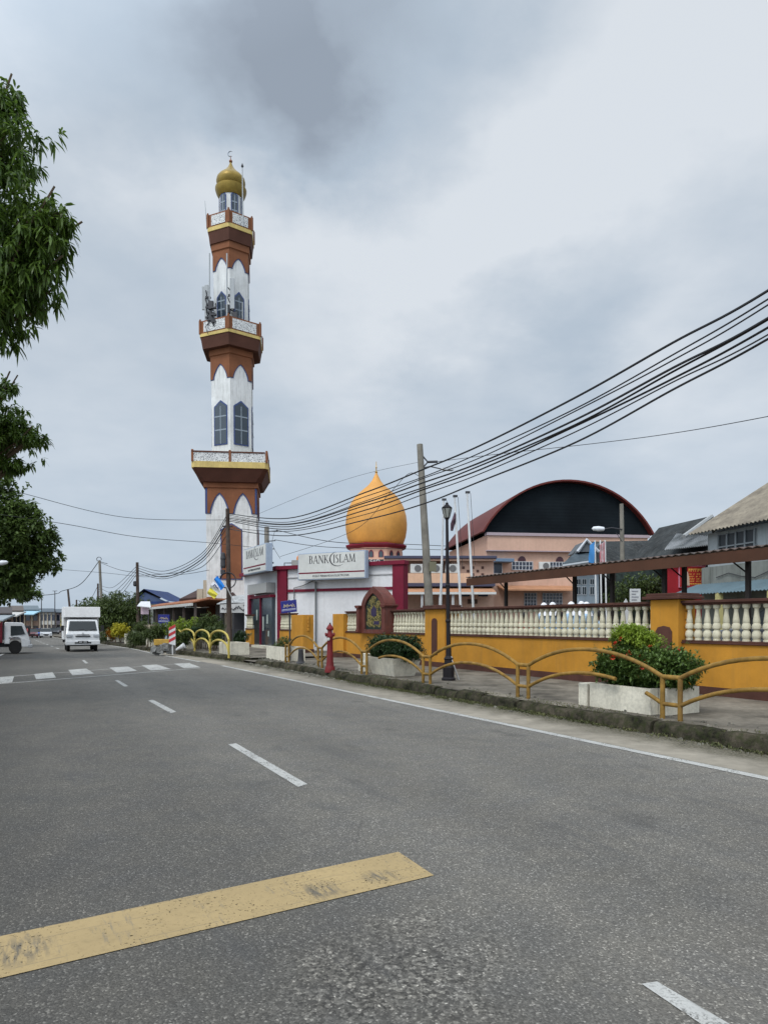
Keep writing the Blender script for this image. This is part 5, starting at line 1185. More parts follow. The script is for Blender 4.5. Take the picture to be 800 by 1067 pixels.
o2 = root('flag', W(233,616,Y1-.3), 'tilted blue, white and yellow party flag on a short stick beside the rusty pole', 'flag')
f1, f2 = W(244.5,628.5,Y1-.3), W(236,611,Y1-.5)
obj('stick', MB().tube([f1, f2, W(233.5,606,Y1-.5)], .025, 6), plain('stick_white', (.5,.5,.5), .6), o2)
Yf = Y1-.5
def cloth(c00, c10, c01, c11, n, m_, name, parent, amp=.05):
    vs = []
    for i in range(n+1):
        for j in range(n+1):
            u, v = i/n, j/n; p = (c00*(1-u)+c10*u)*(1-v)+(c01*(1-u)+c11*u)*v
            vs.append(p+V(0, amp*sin(v*7+u*3), 0))
    return obj(name, MB().add(vs, [(i*(n+1)+j, (i+1)*(n+1)+j, (i+1)*(n+1)+j+1, i*(n+1)+j+1) for i in range(n) for j in range(n)]), m_, parent, smooth=True)
ca, cb2, cc2, cd = W(226.5,599.5,Yf), W(234.5,611,Yf), W(223,604,Yf), W(230.5,615,Yf)
cloth(ca, cb2, cc2, cd, 6, plain('flag_blue', (.02,.20,.62), .7), 'blue_stripe', o2)
ce, cf = W(219,612,Yf), W(227.5,619,Yf); cloth(cc2, cd, ce, cf, 6, plain('flag_white', (.65,.66,.68), .7), 'white_stripe', o2)
cg, ch = W(216,618.5,Yf), W(223.5,624,Yf); cloth(ce, cf, cg, ch, 6, plain('flag_yellow', (.62,.55,.06), .7), 'yellow_stripe', o2)
m = MB(); m.tube([W(222,611,Yf-.1), W(224,609,Yf-.1), W(226,612,Yf-.1), W(228,613,Yf-.1)], .03, 5); obj('emblem', m, plain('emblem_dark', (.08,.08,.15), .6), o2)
def simple_pole(px_b, px_t, py_t, lat, r, label, z=0.0, m_=None):
    b = R(lat, sl(px_b, lat)); b.z = gz(rl(b)[1])+z; t = Vector(((px_t-400)/F*b.y, b.y, EYE+(HZ-py_t)*b.y/F))
    o = root('utility_pole', b, label, 'utility pole', 'utility poles along the street')
    obj('shaft', MB().tube([b-Zv*.2, t], [r*1.2, r*.85], 10), m_ or M_cpole, o, smooth=True); return o, b, t
o, Q2b, Q2t = simple_pole(144.5, 143.2, 586, 8.3, .12, 'dark pole beside the black and white banners', .1, M_rpole)
obj('splice_box', MB().lathe((Q2t.x-.15, Q2t.y-.05, EYE+(HZ-611)*Q2t.y/F), [(.08,0),(.14,.1),(.13,.35),(.05,.4)], 8), M_dkm, o)
o, Q3b, Q3t = simple_pole(107.8, 104, 584, 7.6, .13, 'light grey pole with a curled top, just right of the white box truck', .1)
m = MB(); m.tube([Q3t+V(.22*cos(t*pi/8)-.05, 0, .12+.2*sin(t*pi/8)) for t in range(-1, 12)]+[Q3t+V(.5,0,-.25), Q3t+V(.75,0,-.3)], .03, 6); obj('curl', m, M_dkm, o)
o, Q4b, Q4t = simple_pole(102.8, 102.3, 608, 9.5, .12, 'distant dark pole behind the light grey pole', .1, M_rpole)
o, Q5b, Q5t = simple_pole(76.5, 71, 614, 8.0, .16, 'black crooked pole leaning left, above the box truck', 0, M_rpole)
o, Q6b, Q6t = simple_pole(80.5, 80, 625, 9.5, .14, 'short dark stump of a pole right of the crooked pole', 0, M_rpole)
bb = Vector(((278-400)/F*41, 41, 0)); tt = Vector(((278-400)/F*41, 41, EYE+(HZ-549)*41/F))
o = root('utility_pole', bb, 'plain grey pole rising behind the bank side board', 'utility pole', 'utility poles along the street'); obj('shaft', MB().tube([bb, tt], [.17,.14], 10), M_cpole, o, smooth=True)
for (a, b_) in ((-.3,.7),(-.9,.55),(-1.4,.5)): obj('bracket', MB().tube([tt+V(0,-.1,a), tt+V(b_,-.1,a+.05)], .03, 5), M_dkm, o)
o, Q7b, Q7t = simple_pole(649.5, 647.2, 525, 26, .11, 'weathered pole with a white lamp arm in front of the vaulted hall', .5)
a = Vector((Q7t.x, Q7t.y-.1, EYE+(HZ-552)*Q7t.y/F)); 
obj('lamp_arm', MB().tube([a, a+V(-.5,0,.08), a+V(-.9,0,.02)], .03, 6).tube([a+V(0,0,-.6), a+V(-.3,0,-.15)], .015, 5), M_dkm, o)
obj('lamp_head', MB().lathe((0,0,0), [(.02,0),(.1,.05),(.13,.3),(.1,.55),(.02,.62)], 10).xf(Matrix.Translation(a+V(-.85,0,.02)) @ Matrix.Rotation(radians(-88), 4, 'Y')), plain('lamp_white', (.65,.67,.7), .4), o, smooth=True)
for i, (px, py) in enumerate(((43.5,619),(57.5,616))):
    b = W(px, 655, 150); b.z = -1; t = W(px, py, 150); o = root('far_lamp_post', b, ['thin distant lamp post over the shop houses, left one','thin distant lamp post over the shop houses, right one'][i], 'lamp post', 'distant lamp posts'); obj('shaft', MB().tube([b, t], [.12,.08], 6), M_dkm, o); obj('lamp_head', MB().box(t.x-.5,t.x+.5,t.y-.1,t.y+.1,t.z,t.z+.1), M_dkm, o)
# classic lamp post in front of the wall
Lp_ = R(9.35, sl(467.2,9.35), PZ); lb = Lp_; x, y = lb.x, lb.y; zz = lambda py: EYE+(HZ-py)*y/F
o = root('street_lamp', lb, 'black cast iron street lamp with one glass lantern in front of the wall', 'street lamp')
M_iron = plain('black_iron', (.014,.012,.014), .6, 0, .2)
dx = -.045*0
obj('base', MB().lathe((x,y,0), [(.17,PZ-.05),(.17,PZ+.05),(.14,PZ+.08),(.14,PZ+.32),(.11,PZ+.36),(.10,PZ+.5),(.12,PZ+.53),(.07,PZ+.6),(.065,PZ+.8)], 10), M_iron, o)
obj('shaft', MB().tube([(x,y,PZ+.7),(x-.04,y,zz(541))], [.055,.035], 12).lathe((x-.012,y,zz(647)), [(.05,-.05),(.07,0),(.05,.05)], 12).lathe((x-.02,y,zz(610)), [(.045,-.03),(.06,0),(.045,.03)], 12), M_iron, o, smooth=True)
lx = x-.04
obj('lantern', MB().lathe((lx,y,0), [(.04,zz(541.5)),(.06,zz(540)),(.07,zz(539.5))], 8), M_iron, o)
obj('glass', MB().lathe((lx,y,0), [(.06,zz(539.5)),(.115,zz(529.8))], 6), plain('lantern_glass', (.30,.31,.28), .2), o)
obj('lantern_cap', MB().lathe((lx,y,0), [(.125,zz(529.8)),(.13,zz(529)),(.09,zz(527.5)),(.05,zz(526)),(.03,zz(525)),(.04,zz(524.3)),(.01,zz(523.4))], 6), M_iron, o)
m = MB()
for k in range(6):
    a = 2*pi*k/6; m.tube([(lx+.063*cos(a), y+.063*sin(a), zz(539.5)), (lx+.12*cos(a), y+.12*sin(a), zz(529.8))], .008, 4)
obj('lantern_rib', m, M_iron, o)
o = root('leaning_stick', (x+.1,y,PZ), 'white stick leaning against the foot of the black street lamp', 'stick')
obj('stick', MB().tube([W(478,708.5,y+.15), W(471,689,y-.05), W(470,684,y-.05)], .02, 6), plain('stick_white', (.5,.5,.5), .6), o)
o = root('bollard_cone', R(8.65, sl(313.5,8.65), PZ), 'dark weathered bollard beside the planter next to the hydrant', 'bollard'); c = R(8.62, sl(313.5,8.62), 0)
obj('body', MB().lathe((c.x,c.y,PZ), [(.16,0),(.16,.05),(.11,.08),(.08,.45),(.09,.47),(.06,.55)], 14), mat('grey_rubber', (.07,.07,.075), .8, world=True), o, smooth=True)
# flagpoles
M_fp = plain('white_pole_paint', (.62,.63,.63), .5)
for i, (pb_, pt_, py_, Yq, lab) in enumerate(((457.5,462,521.5,25,'white flagpole half hidden behind the street lamp'),(482.5,473.5,518,24,'white flagpole with a small furled dark flag'),(495.5,486.5,514,24,'white leaning flagpole, rightmost of the three by the lamp'))):
    b = Vector(((pb_-400)/F*Yq, Yq, .5)); t = Vector(((pt_-400)/F*Yq, Yq, EYE+(HZ-py_)*Yq/F))
    o = root('flagpole', b, lab, 'flagpole', 'white flagpoles behind the wall')
    obj('mast', MB().tube([b, t], [.055,.035], 10), M_fp, o, smooth=True)
    obj('truck_cap', MB().box(t.x-.06,t.x+.1,t.y-.05,t.y+.05,t.z,t.z+.07), M_dkm, o); obj('halyard', MB().tube([t+V(.12,0,0), b.lerp(t,.55)+V(.14,0,0)], .008, 4), M_dkm, o)
    if i == 1:
        fo = root('furled_flag', W(472,545,Yq), 'small red and dark flag hanging furled from the flagpole', 'flag')
        m = MB(); vs = []
        a = W(474,534,Yq); m.tube([a, W(473,540,Yq-.05), W(471.5,546,Yq), W(470.5,553,Yq)], [.03,.07,.09,.05], 6); obj('cloth', m, mat('flag_dark', (.10,.06,.08), .8, .5, 8, world=True), fo, smooth=True)
Yq = 26
for i, (px, c_, lab) in enumerate(((619.5,'b','thin white pole with a bright blue flag, in front of the tiled house'),(625,None,'bare thin white pole between the two flags'),(630,'r','thin white pole with a red and white striped flag'))):
    b = Vector(((px+2-400)/F*Yq, Yq, .5)); t = Vector(((px-400)/F*Yq, Yq, EYE+(HZ-563)*Yq/F))
    o = root('flagpole', b, lab, 'flagpole', 'thin flagpoles by the tiled house'); obj('mast', MB().tube([b, t], .03, 8), M_fp, o)
    if c_:
        a0_ = t+V(-.02,-.05,-.05); w_ = -.2
        fo = root('hanging_flag', a0_, {'b':'bright blue flag hanging limp from its pole','r':'red and white striped flag hanging limp beside the blue one'}[c_], 'flag')
        if c_ == 'b': cloth(a0_, a0_+V(w_,0,-.15), a0_+V(-.03,0,-.85), a0_+V(w_-.05,0,-.8), 6, plain('flag_azure', (.05,.22,.5), .7), 'cloth', fo, .03)
        else:
            for k in range(7):
                u0, u1 = k/7, (k+1)/7
                e0, e1 = a0_.lerp(a0_+V(w_,0,-.12), u0), a0_.lerp(a0_+V(w_,0,-.12), u1); g0_, g1_ = (a0_+V(-.02,0,-.85)).lerp(a0_+V(w_,0,-.8), u0), (a0_+V(-.02,0,-.85)).lerp(a0_+V(w_,0,-.8), u1)
                cloth(e0, e1, g0_, g1_, 3, plain('flag_red', (.45,.03,.05), .7) if k % 2 == 0 else plain('flag_white', (.65,.66,.68), .7), 'stripe', fo, .02)
# blue sign by the bank, hydrant
o = root('blue_sign', R(8.9, sl(302,8.9), PZ), 'small dark blue sign with pale lettering on a thin post in front of the bank', 'sign'); Ys = R(8.9, sl(302,8.9), PZ).y-.1
obj('post', MB().tube([W(302.5,690,Ys+.05), W(301.5,625,Ys+.05)], .03, 8), M_dkm, o)
M_bs = plain('sign_navy', (.015,.02,.17), .4)
c = W(301,632,Ys); uu = V(.985,0,.12).normalized(); vv_ = V(-.06,0,1).normalized()
def scribble_sign(o, c, uu, vv_, w2, h2, seed):
    obj('panel', MB().prism(c, uu, vv_, V(0,-1,0), [(-w2,-h2),(w2,-h2),(w2,h2),(-w2,h2)], .03), M_bs, o, bev=.01)
    m = MB(); rng = random.Random(seed)
    for k in range(9):
        x = -w2*.65+k*w2*.15; a = [(x, h2*rng.uniform(-.15,.1)), (x+w2*.12, h2*rng.uniform(.1,.5)), (x+w2*.2, h2*rng.uniform(-.2,.3))]
        m.tube([c+uu*p+vv_*r_+V(0,-.035,0) for p, r_ in a], h2*.045, 4)
    obj('script', m, plain('sign_gold', (.6,.5,.3), .5), o)
    m = MB(); x = -w2*.85
    while x < w2*.85:
        w_ = w2*rng.uniform(.06,.1); m.prism(c+V(0,-.031,0), uu, vv_, V(0,-1,0), [(x,-h2*.68),(x+w_*.4,-h2*.68),(x+w_*.4,-h2*.45),(x+w_,-h2*.45),(x+w_,-h2*.38),(x,-h2*.38)], .004); x += w_*1.35
    obj('lettering', m, plain('sign_pale', (.6,.62,.7), .5), o)
scribble_sign(o, c, uu, vv_, .29, .22, 1)
Hb = R(8.05, sl(343.8,8.05), PZ); x, y = Hb.x, Hb.y; k_ = y/F
M_hyd = mat('hydrant_red', (.17,.02,.022), .55, .18, 5, streak=.3, dirt=(.1,.03,.03), bump=.1, world=True)
o = root('fire_hydrant', Hb, 'tall red pillar fire hydrant standing beside the yellow railing', 'hydrant')
zz = lambda py: EYE+(HZ-py)*y/F
obj('barrel', MB().lathe((x,y,0), [(5.6*k_,zz(700.5)),(5.6*k_,zz(699)),(5.1*k_,zz(697)),(5.0*k_,zz(695)),(4.1*k_,zz(694)),(3.9*k_,zz(691)),(3.6*k_,zz(690)),(3.0*k_,zz(675)),(2.9*k_,zz(665)),(3.4*k_,zz(664)),(3.4*k_,zz(662.5)),(2.6*k_,zz(661)),(2.4*k_,zz(657))], 20), M_hyd, o, smooth=True)
obj('bonnet', MB().lathe((x,y,0), [(2.4*k_,zz(657)),(3.8*k_,zz(655.8)),(3.9*k_,zz(654.8)),(3.1*k_,zz(653.3)),(1.6*k_,zz(651.3)),(1.2*k_,zz(650.6)),(1.0*k_,zz(650.2))], 20), M_hyd, o, smooth=True)
obj('top_nut', MB().lathe((x,y,0), [(.9*k_,zz(650.5)),(.9*k_,zz(648.9))], 5), plain('nut_dark', (.04,.03,.03), .6), o)
for sg, nm in ((-1,'outlet'),(1,'outlet')):
    oc = obj(nm, MB().lathe((0,0,0), [(1.3*k_,0),(1.3*k_,3.3*k_),(1.9*k_,3.4*k_),(1.9*k_,5.0*k_),(.8*k_,5.3*k_)], 12).xf(Matrix.Translation((x,y,zz(660.5))) @ Matrix.Rotation(sg*radians(100), 4, 'Y')), M_hyd, o, smooth=True)
obj('front_cap', MB().lathe((0,0,0), [(1.2*k_,0),(1.2*k_,3.4*k_),(1.6*k_,3.5*k_),(1.6*k_,4.4*k_),(.5*k_,4.6*k_)], 12).xf(Matrix.Translation((x,y,zz(665.5))) @ Matrix.Rotation(radians(95), 4, 'X') @ Matrix.Rotation(radians(-20), 4, 'Y')), plain('cap_pale', (.5,.5,.47), .6), o, smooth=True)
o = root('litter', G(563,741,.01), 'curved piece of white plastic litter at the foot of the kerb', 'litter'); c = G(563,741,.02)
m = MB(); m.tube([c+V(-.05,0,.01), c+V(0,-.03,.02), c+V(.05,0,.045), c+V(.07,.02,.08)], [.012,.03,.03,.01], 7); obj('scrap', m, plain('plastic_white', (.7,.7,.7), .4), o, smooth=True)

# ================================================================== overhead wires
M_wire = plain('black_cable', (.012,.012,.014), .5)
pn = R(9.2,-14,0); o = root('utility_pole', pn, 'weathered pole behind the camera that carries the cable bundle', 'utility pole', 'utility poles along the street'); obj('shaft', MB().tube([pn-Zv*.2, pn+Zv*10.2], [.16,.11], 12), M_cpole, o, smooth=True)
def wire(pts, label, r=.014, grp='overhead cables along the street'):
    """pts: world points; smooth catenary-like line through them"""
    out = []; n = len(pts)
    for i in range(n-1):
        p0 = pts[max(i-1,0)]; p1 = pts[i]; p2 = pts[i+1]; p3 = pts[min(i+2,n-1)]
        for k in range(10):
            t = k/10; out.append(.5*((2*p1)+(p2-p0)*t+(2*p0-5*p1+4*p2-p3)*t*t+(3*p1-p0-3*p2+p3)*t**3))
    out.append(pts[-1]); mb = MB().tube(out, r, 5)
    o = obj('overhead_wire', mb, M_wire, at=pts[0], smooth=True); tag(o, label, 'wire', grp); return o
def wl(l): return [L(px, py, la) for px, py, la in l]
ends = (238, 546)
FAM = [  # y at px: 800, 700, 600, 500, 440, 380, 300
 (301.5,358.5,413.5,464.5,489.5,513.5,540.5, 'topmost thick cable of the bundle that climbs to the right edge', .02),
 (313,370,424.5,472.5,496.5,518,544, 'second cable down in the bundle climbing to the right edge', .013),
 (317,374.5,429,476,499.5,521.5,545.5, 'third cable down in the bundle climbing to the right edge', .012),
 (330,384.5,437,482,503.5,524,547, 'fourth and thicker cable in the middle of the bundle', .02),
 (334,388,441,486,507.5,527.5,549, 'fifth cable down, just under the thick middle cable', .017),
 (341,393.5,444.5,488.5,511,531,551, 'sixth cable down in the bundle, below the middle pair', .018),
 (347,399,450,493.5,516,536,554, 'second lowest thin cable of the bundle climbing to the right', .012),
 (354,407,459.5,502.5,524.5,542.5,558.5, 'lowest thick cable of the bundle climbing to the right edge', .018)]
for i, f in enumerate(FAM):
    la = 9.0+.05*(i % 3)
    ptl = [(1100, f[0]-(f[1]-f[0])*3.45, la)]+[(px, f[j], la) for j, px in enumerate((800,700,600,500,440,380,300))]
    pts = [pn+V(-.1,0,9.9-.16*i)]+[p+V(0,0,.02*sin(p.y*1.3+i*2)) for p in wl(ptl)]+[Q1t+V(.08,0,-.25-.07*i-.25*(i > 5))]
    wire(pts, f[7], f[8]*1.0)
# cables from the rusty pole on down the street
for i, (a0_, mid, lab) in enumerate((( -.35,(590,603,604),'top cable sagging from the rusty pole toward the banner pole'),(-.5,(593.5,605,603),'second cable sagging left from the rusty pole'),(-.75,(596,608,604.5),'third cable sagging left from the rusty pole, double thickness'),(-.95,(598,610,605.5),'fourth cable sagging left from the rusty pole'),(-1.3,(604,616,608.5),'lowest loose cable sagging left from the rusty pole'))):
    p = Q1t+V(-.05,0,a0_); e = Q2t+V(.05,0,-.25-.18*i)
    m1 = L(210, [577,580,583,586,591][i], 8.9); m2 = L(172, [595,598,601,603,598][i], 8.6)
    wire([p, m1, m2, e], lab, .018 if i != 2 else .03)
for i in range(4):
    e = Q2t+V(0,0,-.25-.2*i); f = Q4t+V(0,0,-.1-.25*i); mdl = e.lerp(f,.5)-Zv*(1.0+.25*i)
    wire([e, mdl, f], ['top','second','third','lowest'][i]+' cable sagging from the banner pole to the distant pole behind the truck', .02)
wire([Q3t, L(85,608,6.5), L(66,615.5,5.0), L(40,620.5,3.0), L(14,621,.8)], 'thick cable sweeping left from the curled pole toward the street trees', .035)
wire([Q4t-Zv*.3, L(92,627,9.5), Q6t], 'short cable from the distant pole down to the pole stump', .03)
wire([L(104,586,7.6), L(124,593.5,7.9), L(142,596.5,8.3)], 'short cable between the curled pole and the banner pole', .02)
wire([W(-60,490,26), W(24,514,28), W(130,539,31), Q1t+V(0,0,-.55)], 'upper thin cable crossing from the left trees to the rusty pole', .012)
wire([W(-60,528,26), W(62,545,28), W(140,559,31), W(217,565.5,33), W(262,570,36)], 'lower thin cable crossing from the left trees past the minaret', .012)
wire([L(59,593,4), L(110,597,7.6), L(150,601,10), L(190,598.5,10), L(218,594,10)], 'nearly level grey cable behind the banner pole', .016)
pz = pt+V(.62,-.05,-.62)
wire([pz, W(520,473,22.5), W(620,462,20), W(710,450,17), W(830,428,14), W(1100,372,10), pn+V(.1,0,8.2)], 'single thin cable from the leaning pole bracket to the right edge', .010)
wire([pz+V(-.5,0,.02), W(350,503,26), W(240,548,33)], 'hair-thin cable from the leaning pole to the rusty pole', .006)
wire([pt+V(-.05,0,-1.1), W(425,494,24), W(405,515,26), W(368,553,30), W(292,580,36)], 'thin service cable from the leaning pole down to the bank roof', .010)
wire([tt+V(.5,-.1,-.3), W(284,567,38), W(292,582,36.5)], 'short service cable from the grey pole to the bank roof', .012)
wire([tt+V(.6,-.1,-.2), W(330,562,40), W(365,566,42), W(420,567,45), W(465,569,47)], 'thin level cable behind the orange dome', .02)
wire([tt+V(.5,-.1,-.8), W(340,570,40), W(420,572,45), W(465,573,47)], 'second level cable behind the orange dome', .018)
# ================================================================== street trees on the left
LM_mango = leafmat('mango_leaf', (.025,.055,.010), (.13,.21,.035), .4, .4)
LM_broad = leafmat('broad_leaf', (.035,.06,.015), (.12,.18,.045), .5, .4)
M_bark = mat('bark', (.12,.09,.06), .9, world=True)
def tree(name, base, blobs, nc, per, ln, wd, lm, r0, label, seed, droop=.5, seg=2, down=.3, shell=.5, grp=None):
    o = root(name, base, label, 'tree', grp)
    obj('trunk', trunk_mb(base, [b[0] for b in blobs], r0, seed), M_bark, o, smooth=True)
    obj('crown', crown(blobs, nc, per, ln, wd, seed, droop, seg, shell, down), lm, o)
    return o
def C(px, py, Y, r, sq=1.0): return (W(px, py, Y), r, sq)
# mango: only its drooping right flank reaches into the picture
tree('mango_tree', Vector((-9.6,11.2,0)), [C(-75,215,10.5,1.75,1.1), C(-20,270,10.3,1.0,1.05), C(22,232,10.3,.66,.9), C(50,250,10.2,.42,.9), C(30,275,10.2,.5,.9), C(2,160,10.4,.62,1.0), C(-10,112,10.6,.42,1), C(-8,325,10.2,.6,.85), C(32,300,10.3,.4,.9), C(-140,120,11.5,1.7,1), C(-160,300,12,1.8,.9), C(62,222,10.2,.26,.7), C(5,100,10.5,.3,.8)],
     4200, 9, .17, .042, LM_mango, .22, 'dark glossy mango tree hanging into the upper left of the picture', 21, .75, 2, .5, .45)
tree('rambutan_tree', Vector((-12.5,16.5,0)), [C(-30,445,15.5,1.3,.8), C(10,446,15.3,.52,.55), C(34,456,15.2,.32,.45), C(8,402,15.5,.26,.7), C(14,484,15.4,.38,.3), C(-75,430,16,1.5,.9)],
     2200, 8, .16, .05, LM_mango, .18, 'small leafy tree whose lower branches reach in below the mango tree', 22, .6, 2, .4, .45)
tree('rain_tree', Vector((-21.5,31,0)), [C(-40,560,28,2.6,.9), C(0,565,28,1.5,.95), C(30,560,28,1.1,.9), C(18,532,28,.9,.7), C(45,582,28.3,.75,.9), C(20,596,28,.95,.6), C(8,610,28,.8,.5), C(-15,505,28,1.2,.6), C(48,556,28,.5,.8), C(-60,600,29,1.6,.6)],
     4200, 8, .22, .13, LM_broad, .3, 'big dense broad leaved street tree low on the left above the lorry', 23, .3, 1, 0, .4)
tree('street_tree', Vector((-33,47,-.1)), [C(-20,605,46,2.2,.8), C(8,612,46,1.6,.6), C(26,618,46,1.0,.5), C(-50,590,46,2.5,.9)],
     1500, 6, .3, .18, LM_broad, .3, 'farther street tree behind the dense one, over the shop roofs', 24, .3, 1, 0, .4)
o = root('street_light', W(-8,590,20), 'pale street lamp head on a thin arm at the left edge', 'street lamp')
Yl = 20; obj('arm', MB().tube([V(-13.4,Yl,0), V(-13.2,Yl,3.0), W(-10,590,Yl), W(-3,587.5,Yl)], [.07,.06,.035,.03], 8), M_dkm, o)
obj('head', MB().lathe((0,0,0), [(.02,0),(.05,.05),(.075,.2),(.05,.34),(.01,.38)], 10).xf(Matrix.Translation(W(-4.5,587.3,Yl)) @ Matrix.Rotation(radians(83), 4, 'Y')), plain('lamp_white', (.65,.67,.7), .4), o, smooth=True)

# ================================================================== vehicles
M_vw = plain('white_car_paint', (.62,.63,.64), .3, 0, .5, .4); M_tyre = mat('tyre', (.02,.02,.02), .85); M_rim = plain('rim_grey', (.3,.3,.31), .4, .6)
M_wsh = plain('windscreen', (.02,.026,.028), .2, 0, .35)
M_plate = plain('plate_black', (.015,.015,.018), .4); M_lens = plain('headlight_lens', (.45,.47,.5), .1, .2, .8); M_blk = plain('black_plastic', (.02,.02,.022), .6)
def wheel(parent, x, y, r, w_, side):
    M = Matrix.Translation((x,y,r)) @ Matrix.Rotation(pi/2, 4, 'Y')
    t = obj('wheel', MB().lathe((0,0,0), [(r*.6,-w_/2),(r*.93,-w_/2),(r,-w_*.35),(r,w_*.35),(r*.93,w_/2),(r*.6,w_/2)], 24).xf(M), M_tyre, parent, smooth=True, local=True)
    obj('rim', MB().lathe((0,0,0), [(r*.2,-w_*.46),(r*.6,-w_*.5),(r*.62,w_*.5),(r*.25,w_*.47),(r*.2,w_*.52),(.02,w_*.52)], 18).xf(M), M_rim, t, smooth=True, local=True)
def vroot(name, lat, s, rz, label, cat, group=None): return root(name, R(lat, s, gz(s)+.008), label, cat, group, rz)
def LP(parent, name, mb, m, **k): return obj(name, mb, m, parent, local=True, **k)
def extr_x(poly, x0, x1, tx=0.0, m=None):   # profile (y,z) extruded across x; tx pulls the upper points inward
    m = m or MB(); zm = max(z for y, z in poly); n = len(poly)
    f = lambda z: tx*max(0, (z-zm*.5)/(zm*.5))
    a = [(x0+f(z), y, z) for y, z in poly]; b = [(x1-f(z), y, z) for y, z in poly]
    return m.add(a+b, [tuple(range(n-1,-1,-1)), tuple(range(n,2*n))]+[(i,(i+1)%n,(i+1)%n+n,i+n) for i in range(n)])
def small_truck(lat, s, rz):
    t = vroot('box_truck', lat, s, rz, 'small white box truck driving toward the camera in the right lane', 'truck')
    prof = [(0,.38),(0.0,.62),(.03,.95),(.10,1.08),(.42,1.66),(.6,1.74),(1.5,1.76),(1.55,.45),(1.5,.38)]
    LP(t, 'cab', extr_x(prof, -.82, .82, .09), M_vw, bev=.04)
    LP(t, 'windscreen', MB().add([(-.70,.115,1.12),(.70,.115,1.12),(.62,.40,1.62),(-.62,.40,1.62)], [(0,1,2,3)]).xf(Matrix.Translation((0,-.02,.012))), M_wsh)
    LP(t, 'wiper', MB().tube([(-.5,.1,1.12),(.05,.12,1.2)], .012, 5).tube([(.1,.1,1.12),(.6,.12,1.2)], .012, 5), M_blk)
    for sg in (-1, 1):
        LP(t, 'headlight', MB().box(sg*.66-.15, sg*.66+.15, -.03, .02, .78, .93), M_lens, bev=.02)
        LP(t, 'fog_lamp', MB().box(sg*.62-.07, sg*.62+.07, -.045, -.005, .44, .52), M_lens)
        LP(t, 'mirror', MB().box(sg*.98-.07, sg*.98+.07, .15, .27, 1.12, 1.4).tube([(sg*.85,.3,1.35),(sg*.95,.22,1.35)], .015, 5), M_blk, bev=.02)
        LP(t, 'side_window', MB().add([(sg*.815,.30,1.12),(sg*.815,1.3,1.12),(sg*.745,1.3,1.62),(sg*.745,.52,1.62)], [(0,1,2,3)]), M_wsh)
        wheel(t, sg*.68, .95, .29, .17, sg); wheel(t, sg*.66, 3.1, .29, .19, sg)
    LP(t, 'grille', MB().box(-.36,.36,-.028,0,.80,.86).box(-.3,.3,-.02,.0,.9,.92), M_blk)
    LP(t, 'bumper', MB().box(-.84,.84,-.06,.25,.36,.6), M_vw, bev=.04)
    LP(t, 'air_intake', MB().box(-.4,.4,-.068,-.055,.44,.52), M_blk)
    pl = LP(t, 'number_plate', MB().box(-.24,.24,-.085,-.07,.47,.58), M_plate)
    m = MB()
    for k in range(7):
        if k != 3: m.box(-.19+k*.055,-.155+k*.055,-.09,-.086,.495,.555)
    LP(pl, 'plate_letters', m, plain('plate_white', (.6,.6,.6), .5))
    LP(t, 'emblem', MB().lathe((0,-.03,.98), [(.05,0),(.05,.03)], 10), M_rim)
    LP(t, 'cargo_box', MB().box(-.89,.89,1.62,3.95,.62,2.42).add([(-.89,1.62,1.80),(.89,1.62,1.80),(.89,.48,1.84),(-.89,.48,1.84),(-.89,1.62,2.42),(.89,1.62,2.42),(.89,.60,2.40),(-.89,.60,2.40)], [(3,2,1,0),(4,5,6,7),(0,1,5,4),(1,2,6,5),(2,3,7,6),(3,0,4,7)]), mat('box_white', (.72,.72,.72), .5, .05, 1, streak=.06), bev=.02)
    LP(t, 'chassis', MB().box(-.6,.6,.3,3.9,.3,.6), M_blk)
    LP(t, 'mudguard', MB().box(-.86,-.6,2.7,3.5,.45,.62).box(.6,.86,2.7,3.5,.45,.62), M_blk)
    return t
latT, sT = rl(G(90,679.3)); small_truck(latT-.15, sT, A-radians(1.5))
